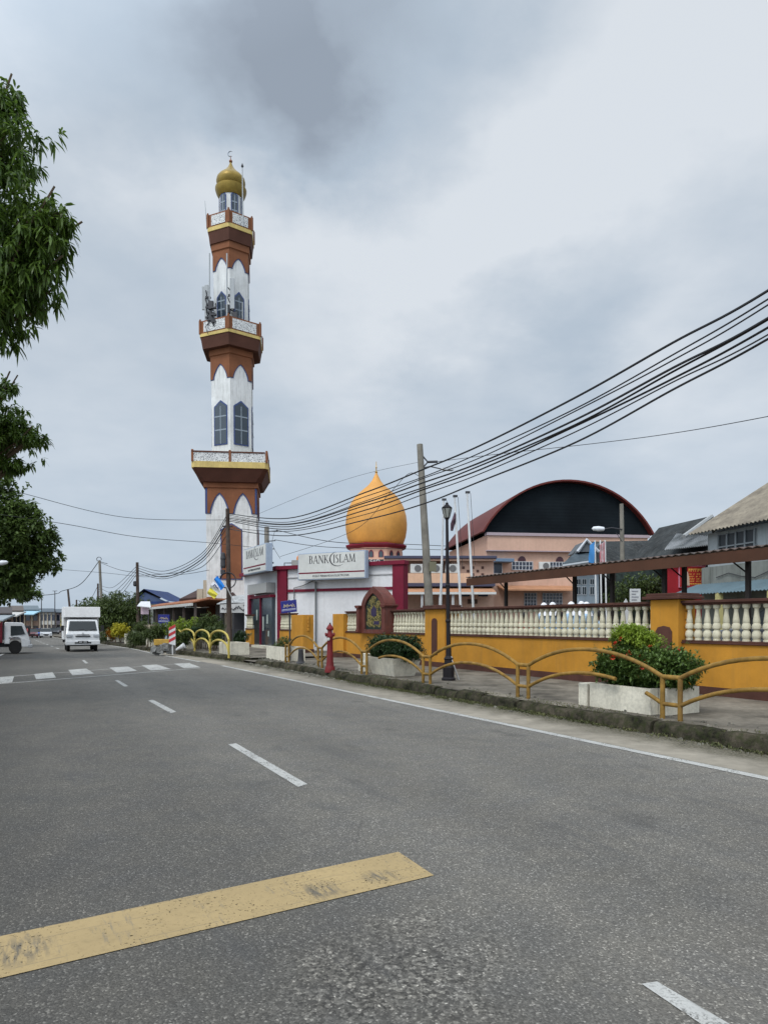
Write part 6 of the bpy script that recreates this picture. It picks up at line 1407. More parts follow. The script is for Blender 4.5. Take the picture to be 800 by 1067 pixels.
def lorry():
    g = G(34,681.2); l0, s0 = rl(g)
    t = vroot('flatbed_lorry', l0-.1, s0+.9, pi/2+A, 'white cab lorry with a dark red cargo bed emerging from the left side street', 'lorry')
    t.scale = (.93,.72,.80)
    prof = [(0,.42),(-.0,.8),(.04,1.0),(.36,1.86),(.5,1.95),(1.5,1.97),(1.56,1.9),(1.56,.62),(1.25,.62),(1.2,.9),(1.05,1.02),(.72,1.02),(.55,.88),(.5,.42)]
    LP(t, 'cab', extr_x(prof, -.86, .86, .08), M_vw, bev=.03)
    LP(t, 'windscreen', MB().add([(-.76,.06,1.12),(.76,.06,1.12),(.70,.34,1.78),(-.70,.34,1.78)], [(0,1,2,3)]).xf(Matrix.Translation((0,-.025,.01))), M_wsh)
    for sg in (-1, 1):
        LP(t, 'side_window', MB().add([(sg*.852,.3,1.22),(sg*.862,1.18,1.12),(sg*.80,1.18,1.74),(sg*.80,.5,1.74)], [(0,1,2,3)]).xf(Matrix.Translation((sg*.012,0,0))), M_wsh)
        LP(t, 'headlight', MB().box(sg*.66-.14, sg*.66+.14, -.04, .02, .62, .8), M_lens, bev=.02)
        LP(t, 'door_handle', MB().box(sg*.875-.012, sg*.875+.012, 1.15, 1.3, .98, 1.02), M_blk)
        LP(t, 'mirror', MB().tube([(sg*.86,.2,1.75),(sg*1.02,.05,1.72),(sg*1.02,.05,1.2)], .018, 5).box(sg*1.02-.06, sg*1.02+.06, 0, .08, 1.25, 1.62), M_blk)
        wheel(t, sg*.72, .9, .40, .2, sg); wheel(t, sg*.68, 3.6, .40, .3, sg)
        m = MB()
        for k in range(6): m.box(sg*.872-.002, sg*.872+.004, .62+k*.1, .69+k*.1, .96-.0, 1.0)
        LP(t, 'door_lettering', m, plain('door_print', (.15,.16,.2), .6))
    LP(t, 'bumper', MB().box(-.88,.88,-.16,.12,.36,.56), plain('bumper_grey', (.35,.36,.37), .4), bev=.03)
    LP(t, 'grille', MB().box(-.5,.5,-.03,.0,.66,.78), M_blk)
    LP(t, 'chassis', MB().box(-.5,.5,.3,5.2,.42,.66), M_blk)
    M_bed = mat('lorry_red', (.16,.02,.03), .6, .15, 2, streak=.3, dirt=(.08,.03,.03))
    LP(t, 'cargo_bed', MB().box(-.95,.95,1.68,5.3,.7,.85).box(-.95,-.9,1.68,5.3,.85,1.95).box(.9,.95,1.68,5.3,.85,1.95).box(-.9,.9,1.68,1.74,.85,2.0).box(-.9,.9,5.24,5.3,.85,1.95), M_bed, bev=.01)
    m = MB(); rng = random.Random(6)
    for k in range(10):
        x, y = rng.uniform(-.6,.6), rng.uniform(2,5); r = rng.uniform(.2,.35); m.lathe((x,y,1.4), [(r*.8,0),(r,.2),(r*.9,.5),(r*.4,.75)], 8)
    LP(t, 'sack_load', m, mat('sack_yellow', (.45,.4,.2), .8, .3, 3), smooth=True)
lorry()
def car(lat, s, rz, col, label, hatch=False, name='parked_car'):
    t = vroot(name, lat, s, rz, label, 'car', 'cars down the street')
    p = plain(f'paint_{label[:9].replace(" ","_")}', col, .3, 0, .5, .5)
    lower = [(0,.28),(-.02,.55),(.15,.78),(1.0,.92),(3.55 if hatch else 3.3,.95),(3.9,.9),(4.0,.6),(3.95,.28)]
    LP(t, 'body', extr_x(lower, -.83, .83, .05), p, bev=.05)
    roof = [(1.0,.9),(1.6,1.38),(2.0,1.46),(2.9,1.44),(3.6 if hatch else 3.4,.93)]
    LP(t, 'cabin', extr_x(roof, -.76, .76, .14), M_wsh, bev=.03)
    LP(t, 'roof', MB().box(-.58,.58,1.75,3.0,1.44,1.48), p, bev=.03)
    for sg in (-1, 1):
        LP(t, 'headlight', MB().box(sg*.62-.16,sg*.62+.16,-.04,.1,.6,.74), M_lens, bev=.02)
        LP(t, 'mirror', MB().box(sg*.9-.06,sg*.9+.06,1.2,1.3,.92,1.04), M_blk)
        wheel(t, sg*.74, .75, .3, .18, sg); wheel(t, sg*.74, 3.2, .3, .18, sg)
    LP(t, 'grille', MB().box(-.4,.4,-.035,-.01,.52,.64), M_blk); LP(t, 'number_plate', MB().box(-.24,.24,-.05,-.036,.36,.47), M_plate)
    return t
def car_px(px, py, Y_, rz, col, label, **k):
    X = (px-400)/F*Y_; v = Vector((X, Y_, 0)); l, s = rl(v); return car(l, s, rz, col, label, **k)
car_px(48.5, 664, 104, A, (.6,.61,.62), 'white car far down the road, driving toward the camera', name='driving_car')
car_px(39.5, 662, 112, A, (.03,.12,.5), 'bright blue car parked far down the left side', hatch=True)
car_px(34, 662, 104, A, (.12,.02,.025), 'dark red car half hidden behind the lorry front', hatch=True)
car_px(57.5, 660, 135, A, (.03,.03,.035), 'black car far down the road behind the white one')
car_px(62, 659, 150, A, (.05,.03,.04), 'dark car parked farthest, left of the yellow sign', hatch=True)
# car under the canopy behind the near balusters
v = R(15.4, 8.6, 0); t = root('parked_car', R(15.2, 10.6, .556), 'dark silver car parked under the canopy behind the near balusters', 'car', None, A+pi+radians(4))
p = plain('paint_charcoal', (.10,.11,.13), .25, .3, .5, .6)
LP(t, 'body', extr_x([(0,.28),(-.02,.55),(.15,.78),(1.0,.92),(3.3,.95),(3.9,.9),(4.0,.6),(3.95,.28)], -.83, .83, .05), p, bev=.05)
LP(t, 'cabin', extr_x([(1.0,.9),(1.6,1.38),(2.0,1.46),(2.9,1.44),(3.4,.93)], -.76, .76, .14), M_wsh, bev=.03)
LP(t, 'roof', MB().box(-.58,.58,1.75,3.0,1.44,1.48), p, bev=.03)
for sg in (-1, 1):
    wheel(t, sg*.74, .75, .3, .18, sg); wheel(t, sg*.74, 3.2, .3, .18, sg); LP(t, 'tail_light', MB().box(sg*.62-.16,sg*.62+.16,-.04,.1,.62,.78), plain('lamp_red', (.4,.02,.02), .3))

# ================================================================== people
def person(loc, rz, label, top, bottom, skin=(.22,.12,.08), hair='tudung', hcol=(.68,.68,.70), h=1.55, pose='stand', group=None):
    o = root('person', loc, label, 'person', group, rz); k = h/1.6
    seated = pose == 'ride'
    if seated:
        J = dict(pel=(0,0,.85), belly=(0,-.04,1.0), chest=(0,-.08,1.2), neck=(0,-.1,1.36), head=(0,-.12,1.46), crown=(0,-.12,1.6))
        hip, knee, ank, toe = (.1,0,.83), (.17,-.4,.78), (.15,-.3,.38), (.15,-.42,.33); sh, el, wr, ha_ = (.18,-.08,1.3), (.26,-.28,1.12), (.22,-.52,1.05), (.2,-.6,1.04)
    else:
        J = dict(pel=(0,0,.86), belly=(0,0,1.0), chest=(0,0,1.2), neck=(0,.01,1.34), head=(0,-.01,1.44), crown=(0,-.01,1.56))
        hip, knee, ank, toe = (.09,0,.82), (.1,-.02,.46), (.1,0,.08), (.1,-.12,.04); sh, el, wr, ha_ = (.16,0,1.28), (.22,.02,1.02), (.22,-.08,.8), (.21,-.1,.72)
    vs = [J['pel'],J['belly'],J['chest'],J['neck'],J['head'],J['crown']]; rd = [.13,.12,.13,.055,.085,.07]; ed_ = [(0,1),(1,2),(2,3),(3,4),(4,5)]
    for sg in (-1, 1):
        b = len(vs)
        for q, r in ((sh,.06),(el,.045),(wr,.03),(ha_,.03)): vs.append((q[0]*sg,q[1],q[2])); rd.append(r)
        ed_ += [(2,b),(b,b+1),(b+1,b+2),(b+2,b+3)]; b = len(vs)
        for q, r in ((hip,.09),(knee,.06),(ank,.04),(toe,.035)): vs.append((q[0]*sg,q[1],q[2])); rd.append(r)
        ed_ += [(0,b),(b,b+1),(b+1,b+2),(b+2,b+3)]
    me = bpy.data.meshes.new('tmp'); me.from_pydata([(x*k,y*k,z*k) for x,y,z in vs], ed_, []); ob = bpy.data.objects.new('tmp', me); COL.objects.link(ob)
    sk = ob.modifiers.new('s', 'SKIN'); ob.modifiers.new('u', 'SUBSURF').levels = 1
    for i, sv in enumerate(me.skin_vertices[0].data): sv.radius = (rd[i]*k, rd[i]*k*.85); sv.use_root = (i == 0)
    new = bpy.data.meshes.new_from_object(ob.evaluated_get(bpy.context.evaluated_depsgraph_get())); bpy.data.objects.remove(ob)
    sm = plain('skin_%d' % int(skin[0]*1000), skin, .6); tm = plain('cloth_%s' % label[:12].replace(' ','_'), top, .85); bm_ = plain('trousers_%s' % label[:12].replace(' ','_'), bottom, .85)
    for m_ in (sm, tm, bm_): new.materials.append(m_)
    for p in new.polygons:
        c = p.center; p.use_smooth = True
        p.material_index = 0 if (c.z > 1.34*k or (abs(c.x) > .17*k and c.z < .84*k and not seated) or (seated and c.y < -.5*k and c.z > .95*k)) else (1 if c.z > (.62 if hair == 'tudung' else .88)*k and not (seated and c.y < -.15 and c.z < .95*k) else 2)
    b = bpy.data.objects.new('body', new); COL.objects.link(b); b.parent = o
    hc = J['head']; hy = hc[1]*k
    if hair == 'tudung':
        LP(o, 'headscarf', MB().lathe((0,hy+.015,0), [(.19*k,1.24*k),(.13*k,1.34*k),(.092*k,1.42*k),(.10*k,1.5*k),(.085*k,1.57*k),(.045*k,1.615*k),(.01,1.625*k)], 14), plain('scarf_white', hcol, .8), smooth=True)
        LP(o, 'face', MB().lathe((0,hy-.065*k,0), [(.02,1.40*k),(.04*k,1.42*k),(.05*k,1.47*k),(.045*k,1.53*k),(.02,1.555*k)], 10), sm, smooth=True)
    else:
        LP(o, 'helmet' if seated else 'hair', MB().lathe((0,hy+.01,0), [(.115*k,1.46*k),(.125*k,1.52*k),(.11*k,1.6*k),(.06*k,1.64*k),(.01,1.65*k)], 14), plain('hair_%d' % int(hcol[0]*100), hcol, .5), smooth=True)
        m = MB()
        for sg in (-1, 1): m.lathe((sg*.03*k, hy-.082*k, 1.475*k), [(.004,-.006),(.009,0),(.004,.006)], 6)
        LP(o, 'eyes', m, M_blk); LP(o, 'nose', MB().add([(0,hy-.105*k,1.44*k),(-.014,hy-.075*k,1.44*k),(.014,hy-.075*k,1.44*k),(0,hy-.08*k,1.475*k)], [(0,1,2),(0,3,1),(0,2,3)]), sm)
    return o
pe = [(566.5,630,'schoolgirl in white headscarf and pale blue dress, leftmost over the long balustrade'),(575.5,629.5,'schoolgirl in white headscarf, second from left over the balustrade'),(595,629,'schoolgirl in white headscarf, alone in the middle over the balustrade'),(605.5,628.5,'schoolgirl in white headscarf, left one of the close pair'),(611,629.2,'schoolgirl in white headscarf, right one of the close pair')]
for i, (px, py, lab) in enumerate(pe):
    p = L(px, py-2.2, 13.0+.12*(i % 2)); hh = p.z-.55
    o = person(Vector((p.x,p.y,.55)), radians(20*(-1)**i+10*i), lab, (.35,.50,.66), (.35,.50,.66), h=min(1.6, max(1.45, hh*.985)), group='schoolgirls behind the balustrade')
for i, (px, lab, c) in enumerate(((545.5,'child in a red shirt seen through the balusters',(.4,.03,.03)),(583,'girl in a blue blouse bending behind the balusters',(.2,.35,.6)),(622,'boy in a pale blue shirt seen through the right balusters',(.35,.48,.62)))):
    p = L(px, 640, 12.9); person(Vector((p.x,p.y,.55)), radians(40*i), lab, c, (.05,.05,.09), hair='hair', hcol=(.02,.015,.015), h=1.3)
# motorcycle with rider far down the road
def motorbike(loc, rz, label):
    o = root('motorcycle', loc, label, 'motorcycle', None, rz)
    for y in (-.62, .62):
        M = Matrix.Translation((0,y,.28)) @ Matrix.Rotation(pi/2, 4, 'Y'); w_ = LP(o, 'wheel', MB().lathe((0,0,0), [(.22,-.04),(.28,-.03),(.28,.03),(.22,.04)], 20).xf(M), M_tyre, smooth=True)
    LP(o, 'frame', MB().tube([(0,-.62,.28),(0,-.45,.75),(0,-.4,.95)], .03, 8).tube([(0,-.42,.7),(0,0,.4),(0,.62,.28)], .04, 8), M_dkm)
    LP(o, 'fairing', MB().prism((-.14,0,0), (0,1,0), (0,0,1), (1,0,0), [(-.5,.55),(-.3,.35),(.1,.3),(.1,.5),(-.3,.72),(-.44,.98)], .28), plain('bike_white', (.5,.5,.52), .4), bev=.03)
    LP(o, 'seat', MB().box(-.12,.12,-.05,.65,.68,.76), M_blk, bev=.03); LP(o, 'handlebar', MB().tube([(-.3,-.3,1.0),(0,-.42,.95),(.3,-.3,1.0)], .018, 6), M_dkm)
    LP(o, 'headlight', MB().lathe((0,-.52,.82), [(.03,-.06),(.07,0),(.03,.06)], 10), M_lens); return o
vb = Vector(((68.3-400)/F*92, 92, 0)); l_, s_ = rl(vb); vb.z = gz(s_)
motorbike(vb, A, 'white motorcycle riding toward the camera left of the box truck')
person(vb+V(0,0,-.06), A, 'motorcycle rider in dark red shirt and dark helmet', (.2,.03,.03), (.03,.03,.05), hair='helmet', hcol=(.1,.1,.12), h=1.65, pose='ride')

# ================================================================== roadside restaurant and stalls
M_tawn = mat('orange_tile_awning', (.30,.12,.06), .75, .2, 2, streak=.2, dirt=(.2,.1,.06), world=True)
LRs = 11.3; r0s, r1s = sl(219,LRs+1.2), sl(153,LRs)
o = root('restaurant', R(LRs+3, (r0s+r1s)/2, .1), 'open fronted restaurant with an orange tiled awning beside the minaret', 'restaurant')
m = MB(); zr = 3.25
m.hexa([R(LRs,r0s,zr-.33),R(LRs,r1s,zr-.33),R(LRs,r1s,zr-.3),R(LRs,r0s,zr-.3)]+[R(LRs,r0s,zr),R(LRs,r1s,zr),R(LRs+.05,r1s,zr),R(LRs+.05,r0s,zr)][:4]) if False else None
m.hexa([R(LRs,r0s,zr-.28),R(LRs,r1s,zr-.28),R(LRs+1.2,r1s,zr-.02),R(LRs+1.2,r0s,zr-.02),R(LRs,r0s,zr-.2),R(LRs,r1s,zr-.2),R(LRs+1.2,r1s,zr+.1),R(LRs+1.2,r0s,zr+.1)])
obj('awning', m, M_tawn, o)
obj('gutter', MB().rbox(LRs-.12,LRs-.002,r0s,r1s,zr-.5,zr-.3), plain('gutter_pale', (.5,.5,.48), .6), o)
obj('rear_roof', MB().hexa([R(LRs+1.21,r0s,zr-.05),R(LRs+1.21,r1s,zr-.05),R(LRs+8,r1s,zr-.3),R(LRs+8,r0s,zr-.3),R(LRs+1.21,r0s,zr+.08),R(LRs+1.21,r1s,zr+.08),R(LRs+8,r1s,zr-.15),R(LRs+8,r0s,zr-.15)]), M_tawn, o)
obj('rear_wall', MB().rbox(LRs+6.5,LRs+6.7,r0s,r1s,0,3.2), mat('dim_wall', (.10,.09,.08), .9, .3, 1, world=True), o)
obj('side_wall', MB().rbox(LRs+.6,LRs+6.49,r1s-.2,r1s,-.2,3.0), mat('grey_side_wall', (.2,.2,.2), .9, .3, 1, streak=.4, world=True), o)
for k in range(6):
    s = r0s+.3+(r1s-r0s-.6)*k/5; obj('post', MB().rbox(LRs+.15,LRs+.3,s-.08,s+.08,-.2,zr-.3), plain('post_brownish', (.09,.07,.06), .8), o)
obj('tube_light', MB().rbox(LRs+2.5,LRs+2.7,r0s+6,r0s+8,2.75,2.82), plain('tube_white', (.8,.8,.8), .4), o)
for k in range(4):
    s = r0s+2.5+k*3.6; tb = root('dining_table', R(LRs+2.0,s,.12), ['dining table nearest the minaret inside the restaurant','second dining table inside the restaurant','third dining table inside the restaurant','farthest dining table inside the restaurant'][k], 'table', 'restaurant tables')
    obj('top', MB().rbox(LRs+1.5,LRs+2.5,s-.6,s+.6,.84,.88), plain('table_top', (.35,.3,.25), .5), tb)
    for a, b in ((1.6,-.5),(2.4,-.5),(1.6,.5),(2.4,.5)): obj('leg', MB().rbox(LRs+a-.02,LRs+a+.02,s+b-.02,s+b+.02,.1,.835), M_dkm, tb)
for i, (px, c, lab) in enumerate(((196,(.45,.45,.47),'diner in a white shirt standing inside the restaurant'),(203,(.08,.1,.2),'diner in a dark blue shirt standing in the restaurant doorway'),(187,(.3,.12,.1),'diner in a brownish shirt at the middle of the restaurant'))):
    s = sl(px, LRs+1.2); person(R(LRs+1.2, s, .14), radians(30*i), lab, c, (.04,.04,.05), hair='hair', hcol=(.02,.015,.015), h=1.65)
# blue roofed house behind
Yb = 80
o = root('blue_roof_house', W(160,650,Yb), 'house with a dark blue gabled roof behind the restaurant', 'house')
bp = lambda px, py, Y: W(px, py, Y)
pk, lf, rt = bp(150,613.5,Yb), bp(133,627,Yb), bp(176,626.5,Yb)
obj('roof', MB().add([lf,rt,pk,lf+V(0,9,0),rt+V(0,9,0),pk+V(0,9,0),lf-Zv*.3,rt-Zv*.3], [(0,2,5,3),(1,4,5,2),(0,1,2)][:2]+[(0,6,7,1)]), mat('navy_roof', (.018,.04,.13), .6, .3, 1, world=True), o)
obj('gable', MB().add([lf+V(.5,.4,0),rt+V(-.5,.4,0),pk+V(0,.4,-.4)], [(0,1,2)]), plain('gable_blue', (.06,.09,.18), .7), o)
obj('wall', MB().box(lf.x+.6,rt.x-.6,Yb+.5,Yb+8.5,-.8,lf.z), M_conc, o)
# brown roofs and cream chimneys left of the minaret
Yc_ = 72
o = root('brown_roof_building', W(200,650,Yc_), 'low building with dark brown roofs and two cream masonry stacks left of the minaret', 'building')
a_, b_, c_, d_ = W(187,624,Yc_), W(222,621,Yc_), W(222,612,Yc_+6), W(205,615,Yc_+6)
obj('roof', MB().hexa([a_-Zv*.3,b_-Zv*.3,c_-Zv*.3,d_-Zv*.3,a_,b_,c_,d_]), mat('brown_roof', (.06,.035,.03), .8, .3, 1, world=True), o)
obj('wall', MB().box(a_.x+.5,b_.x,Yc_+.6,Yc_+6,-.8,a_.z-.3), M_conc, o)
M_crm = mat('cream_wall', (.5,.42,.32), .8, .1, 1, streak=.3, world=True)
for (x0_, x1_, y_) in ((214,219,605),(207.5,213.5,614)): p0, p1 = W(x0_,y_,Yc_-.5), W(x1_,y_,Yc_-.5); obj('masonry_stack', MB().box(p0.x,p1.x,Yc_-1.3,Yc_-.5,0,p0.z), M_crm, o)
# white roofed stall with a banner under the minaret
Yv = 44
o = root('market_stall', W(243,650,Yv), 'dark stall with a white lettered banner and patchy white awning beside the bank', 'stall')
p0, p1 = W(229.5,640,Yv), W(264,640,Yv); zq = lambda py, Y=Yv: EYE+(HZ-py)*Y/F
obj('banner', MB().box(p0.x,p1.x,Yv,Yv+.04,zq(638.5),zq(628.5)), mat('banner_white', (.5,.5,.49), .7, .15, 2, streak=.2, world=True), o)
m = MB(); rng = random.Random(14); x = p0.x+.1
while x < p1.x-.2:
    z = zq(633)+rng.uniform(-.15,.15); m.tube([(x,Yv-.03,z),(x+.08,Yv-.03,z+rng.uniform(-.12,.2)),(x+.16,Yv-.03,z+rng.uniform(-.15,.1)),(x+.2,Yv-.03,z)], .028, 4); x += rng.uniform(.14,.26)
obj('lettering', m, plain('banner_ink', (.06,.06,.07), .7), o)
obj('roof', MB().hexa([W(226,630,Yv),W(268,628,Yv),W(266,619,Yv+5),W(243,622,Yv+5),W(226,629,Yv),W(268,627,Yv),W(266,618,Yv+5),W(243,621,Yv+5)]), mat('stall_sheet', (.35,.36,.36), .7, .4, 3, world=True), o)
obj('counter', MB().box(p0.x+.3,p1.x,Yv+.8,Yv+1.4,0,1.1), plain('counter_dark', (.05,.05,.055), .7), o)
obj('rear_wall', MB().box(p0.x,p1.x,Yv+3.5,Yv+3.6,0,zq(630)), plain('stall_dark', (.035,.035,.04), .9), o)
for px in (230, 243, 256): x = (px-400)/F*Yv; obj('post', MB().box(x-.05,x+.05,Yv+.05,Yv+.15,0,zq(629)), M_dkm, o)
o = root('small_gazebo', W(243,650,52), 'small pavilion with a pointed brown roof behind the stall banner', 'pavilion')
g = W(242.5,617,52); x, y = g.x, g.y; zq2 = lambda py: EYE+(HZ-py)*52/F
obj('roof', MB().lathe((x,y,0), [(.9,zq2(628.5)),(.95,zq2(628)),(.05,zq2(617))], 4, ph=pi/4), mat('brown_roof', (.06,.035,.03), .8, .3, 1, world=True), o)
obj('post', MB().box(x-.5,x+.5,y-.5,y+.5,0,zq2(628.4)), M_crm, o)
# signs, marker board, cone, rubble on the far kerb
def gp(px, py, z=.15): return G(px, py, z)
g = gp(178,681); o = root('marker_board', g, 'red and white striped hazard board on a thin post at the far kerb', 'marker board'); Ym = g.y; 
u = Vector((1,0,0)); c0 = W(179.8,662.3,Ym); hw_ = 3.4*Ym/F; hh_ = 10*Ym/F
obj('board', MB().prism(c0, u, Zv, (0,-1,0), [(-hw_,-hh_*.86),(hw_,-hh_),(hw_,hh_),(-hw_,hh_*.86)], .03), plain('board_white', (.55,.56,.56), .6), o)
m = MB()
for k in range(3):
    z = -hh_*.62+k*hh_*.62; m.prism(c0+V(0,-.032,0), u, Zv, (0,-1,0), [(-hw_,z-.05),(hw_,z+.11),(hw_,z+.25),(-hw_,z+.09)], .004)
obj('stripe', m, plain('reflective_red', (.42,.03,.035), .5), o)
obj('post', MB().tube([(c0.x,Ym+.04,.1),(c0.x,Ym+.04,c0.z)], .03, 6), plain('post_white', (.5,.5,.5), .6), o)
g = gp(186,679); o = root('traffic_cone', g, 'white traffic cone lying on its side beside the striped board', 'cone'); 
M_ = Matrix.Translation(g+V(-.2,0,.03)) @ Matrix.Rotation(radians(62), 4, 'Y')
obj('cone', MB().lathe((0,0,0), [(.02,0),(.03,.0),(.14,.55),(.16,.56),(.05,.6)], 16).xf(M_), plain('cone_white', (.6,.61,.62), .5), o, smooth=True)
g = gp(170,680); o = root('broken_concrete', g, 'heap of broken grey concrete beside the striped board', 'rubble heap'); rng = random.Random(31); m = MB()
for k in range(22):
    p = g+V(rng.uniform(-.38,.38), rng.uniform(-.2,.3), rng.uniform(.02,.35)); r = rng.uniform(.07,.16); v = [p+rdir(rng)*r for _ in range(1)]; kx = [rng.uniform(.6,1.3) for _ in range(8)]
    m.hexa([p+V(sx*r*kx[i], sy*r*kx[(i+2)%8], sz*r*kx[(i+5)%8]) for i, (sx,sy,sz) in enumerate([(-1,-1,-1),(1,-1,-1),(1,1,-1),(-1,1,-1),(-1,-1,1),(1,-1,1),(1,1,1),(-1,1,1)])])
obj('chunks', m, mat('broken_grey', (.22,.22,.21), .9, .4, 6, world=True), o)
o = root('yellow_box', g+V(0,.1,.5), 'faded yellow block resting on the broken concrete', 'box'); obj('box', MB().box(g.x-.42,g.x+.38,g.y-.05,g.y+.3,.5,.78), mat('yellow_faded', (.45,.28,.06), .8, .2, 4, world=True), o, bev=.02)
g = R(9.6, sl(170,9.6), .15); Yk = g.y; o = root('blue_sign', g, 'dark blue sign with pale lettering in front of the restaurant', 'sign')
c0 = W(171,645,Yk); scribble_sign(o, c0, Vector((1,0,0)), Zv, 6.0*Yk/F, 4.6*Yk/F, 5)
obj('post', MB().box(c0.x-.35,c0.x-.22,Yk+.05,Yk+.2,.1,c0.z).box(c0.x+.05,c0.x+.2,Yk+.05,Yk+.2,.1,c0.z-.3), plain('post_bluegrey', (.3,.36,.4), .7), o)
# double yellow hoop rails on the far kerb
s_a, s_b = sl(238,8.25), sl(180,7.9)
for k in range(4):
    a_ = [ (188,203), (203,219), (219,238.5), (176,190)][k]; sA, sB = sl(a_[1],7.85), sl(a_[0],7.85)
    o = root('hoop_rail', R(7.85, sA, .15), ['yellow double hoop rail, second from the left','yellow double hoop rail, third from the left','yellow double hoop rail nearest the rusty pole','yellow double hoop rail, leftmost, near the fallen cone'][k], 'railing', 'yellow hoop rails on the far kerb')
    for nm, z0, z1 in (('upper_hoop', .85, 1.22), ('lower_hoop', .35, .82)):
        pts = [R(7.85, sA+(sB-sA)*i/12, z0+(z1-z0)*math.sqrt(max(0, 1-(i/6-1)**2))) for i in range(13)]
        obj(nm, MB().tube(pts, .045, 8), plain('hoop_yellow', (.42,.33,.07), .5), o, smooth=True)
    obj('post', MB().tube([R(7.85,sA,.1),R(7.85,sA,.9)], .045, 8), plain('hoop_yellow', (.42,.33,.07), .5), o)
# banners by the far pole
for i, (x0_, x1_, y0_, y1_, c, lab) in enumerate(((130,134.5,635,654,(.30,.30,.42),'narrow white and violet printed banner hanging beside the far pole'),(135.5,138,636,657,(.55,.6,.62),'thin white banner strip hanging right of the printed one'))):
    Yk = R(8.2, sl(134,8.2)).y; p0, p1 = W(x0_,y0_,Yk), W(x1_,y1_,Yk); o = root('hanging_banner', W(x0_,660,Yk), lab, 'banner')
    cloth(p0, Vector((p1.x,Yk,p0.z)), Vector((p0.x,Yk,p1.z)), p1, 6, mat('banner_print_%d' % i, c, .8, .6 if i == 0 else .15, 3, world=True), 'cloth', o, .06)
    obj('pole', MB().tube([Vector((p0.x,Yk+.08,0)), Vector((p0.x,Yk+.08,p0.z+.4))], .03, 6), M_dkm, o)
p0 = W(127,627,R(8.2, sl(134,8.2)).y+.3); o = root('patio_umbrella', Vector((p0.x+.6,p0.y,0)), 'closed dark navy umbrella above the hanging banners', 'umbrella')
obj('canopy', MB().lathe((p0.x+.6,p0.y,0), [(.55,p0.z-.55),(.5,p0.z-.35),(.2,p0.z+.02),(.02,p0.z+.15)], 8), plain('umbrella_navy', (.02,.025,.05), .8), o); obj('pole', MB().tube([(p0.x+.6,p0.y,0),(p0.x+.6,p0.y,p0.z)], .03, 6), M_dkm, o)
o = root('stall_sign', W(149,650,46), 'small white and pink sign on legs in front of the restaurant end', 'sign'); p0, p1 = W(147,632,46), W(155,640,46)
obj('panel', MB().box(p0.x,p1.x,46,46.05,p1.z,p0.z), plain('sign_pinkish', (.55,.42,.48), .6), o); obj('awning', MB().hexa([p0+V(-.1,-.4,0),Vector((p1.x+.3,45.6,p0.z-.1)),Vector((p1.x+.1,46,p0.z+.3)),p0+V(0,0,.3),p0+V(-.1,-.4,.05),Vector((p1.x+.3,45.6,p0.z-.05)),Vector((p1.x+.1,46,p0.z+.35)),p0+V(0,0,.35)]), plain('sign_whitish', (.55,.56,.57), .6), o)
for x in (p0.x, p1.x-.06): obj('leg', MB().box(x,x+.06,46.055,46.12,0,p1.z+.3), M_dkm, o)
o = root('cream_booth', W(154,650,44), 'small cream painted booth wall behind the far planters', 'booth'); p0, p1 = W(148,651,45), W(156.5,658,45); obj('wall', MB().box(p0.x,p1.x,45,46.5,.1,p0.z), M_crm, o)
# roadside shrubs
def sh(px, py, Y, r, lm, lab, nc=420, ln=.12, wd=.05, n=3, cat='shrub', sq=.85, seed=None, name='roadside_shrub', spread=1.1):
    rng = random.Random(seed or int(px*7+py)); c = W(px, py, Y); bl = [(c, r, sq)]+[(c+V(rng.uniform(-1,1)*r*spread, rng.uniform(-.6,.8)*r, rng.uniform(-.5,.35)*r), r*rng.uniform(.5,.75), sq) for _ in range(n-1)]
    return bush(Vector((c.x, c.y, .12)), bl, nc, 6, ln, wd, lm, lab, cat, int(px), 0, 'shrubs on the far verge', name)
sh(221,651,36,.62,LM_mid,'round olive green shrub in front of the minaret foot', 900, .13, .06, 4)
sh(222,662,33.5,.5,LM_mid,'wide green shrub behind the hoop rails near the rusty pole', 800, .13, .05, 5)
sh(205,660,35,.5,LM_dark,'dark clipped shrub behind the middle hoop rails', 800, .1, .05, 5, sq=.6)
sh(188,655,36.5,.65,LM_lime,'yellowish green shrub right of the striped board', 700, .12, .05, 4)
sh(190,666,33.5,.42,LM_mid,'low green shrub behind the fallen traffic cone', 700, .11, .05, 3)
sh(165,657,36,.5,LM_mid,'small leafy shrub behind the yellow block', 500, .12, .05, 3)
sh(145,668,41,.6,LM_mid,'grassy green bush spilling over between the far planters', 1000, .2, .03, 5)
sh(147,655,45,.6,LM_mid,'tangled brownish shrub behind the grassy bush', 600, .16, .04, 4)
sh(125.5,657,49,.58,LM_cro,'bright yellow green croton in the far planter', 800, .14, .07, 3)
sh(117,659,50.5,.42,LM_or,'orange leaved croton left of the yellow green one', 450, .14, .06, 3)
sh(158,662,37.5,.4,LM_mid,'low shrub behind the white planter by the rubble', 450, .13, .05, 3)
sh(252,664,34,.35,LM_dark,'small dark potted shrub beside the rusty pole', 350, .12, .05, 3)
sh(108,664,56,.5,LM_mid,'low green shrub at the far left end of the planters', 400, .14, .05, 3)
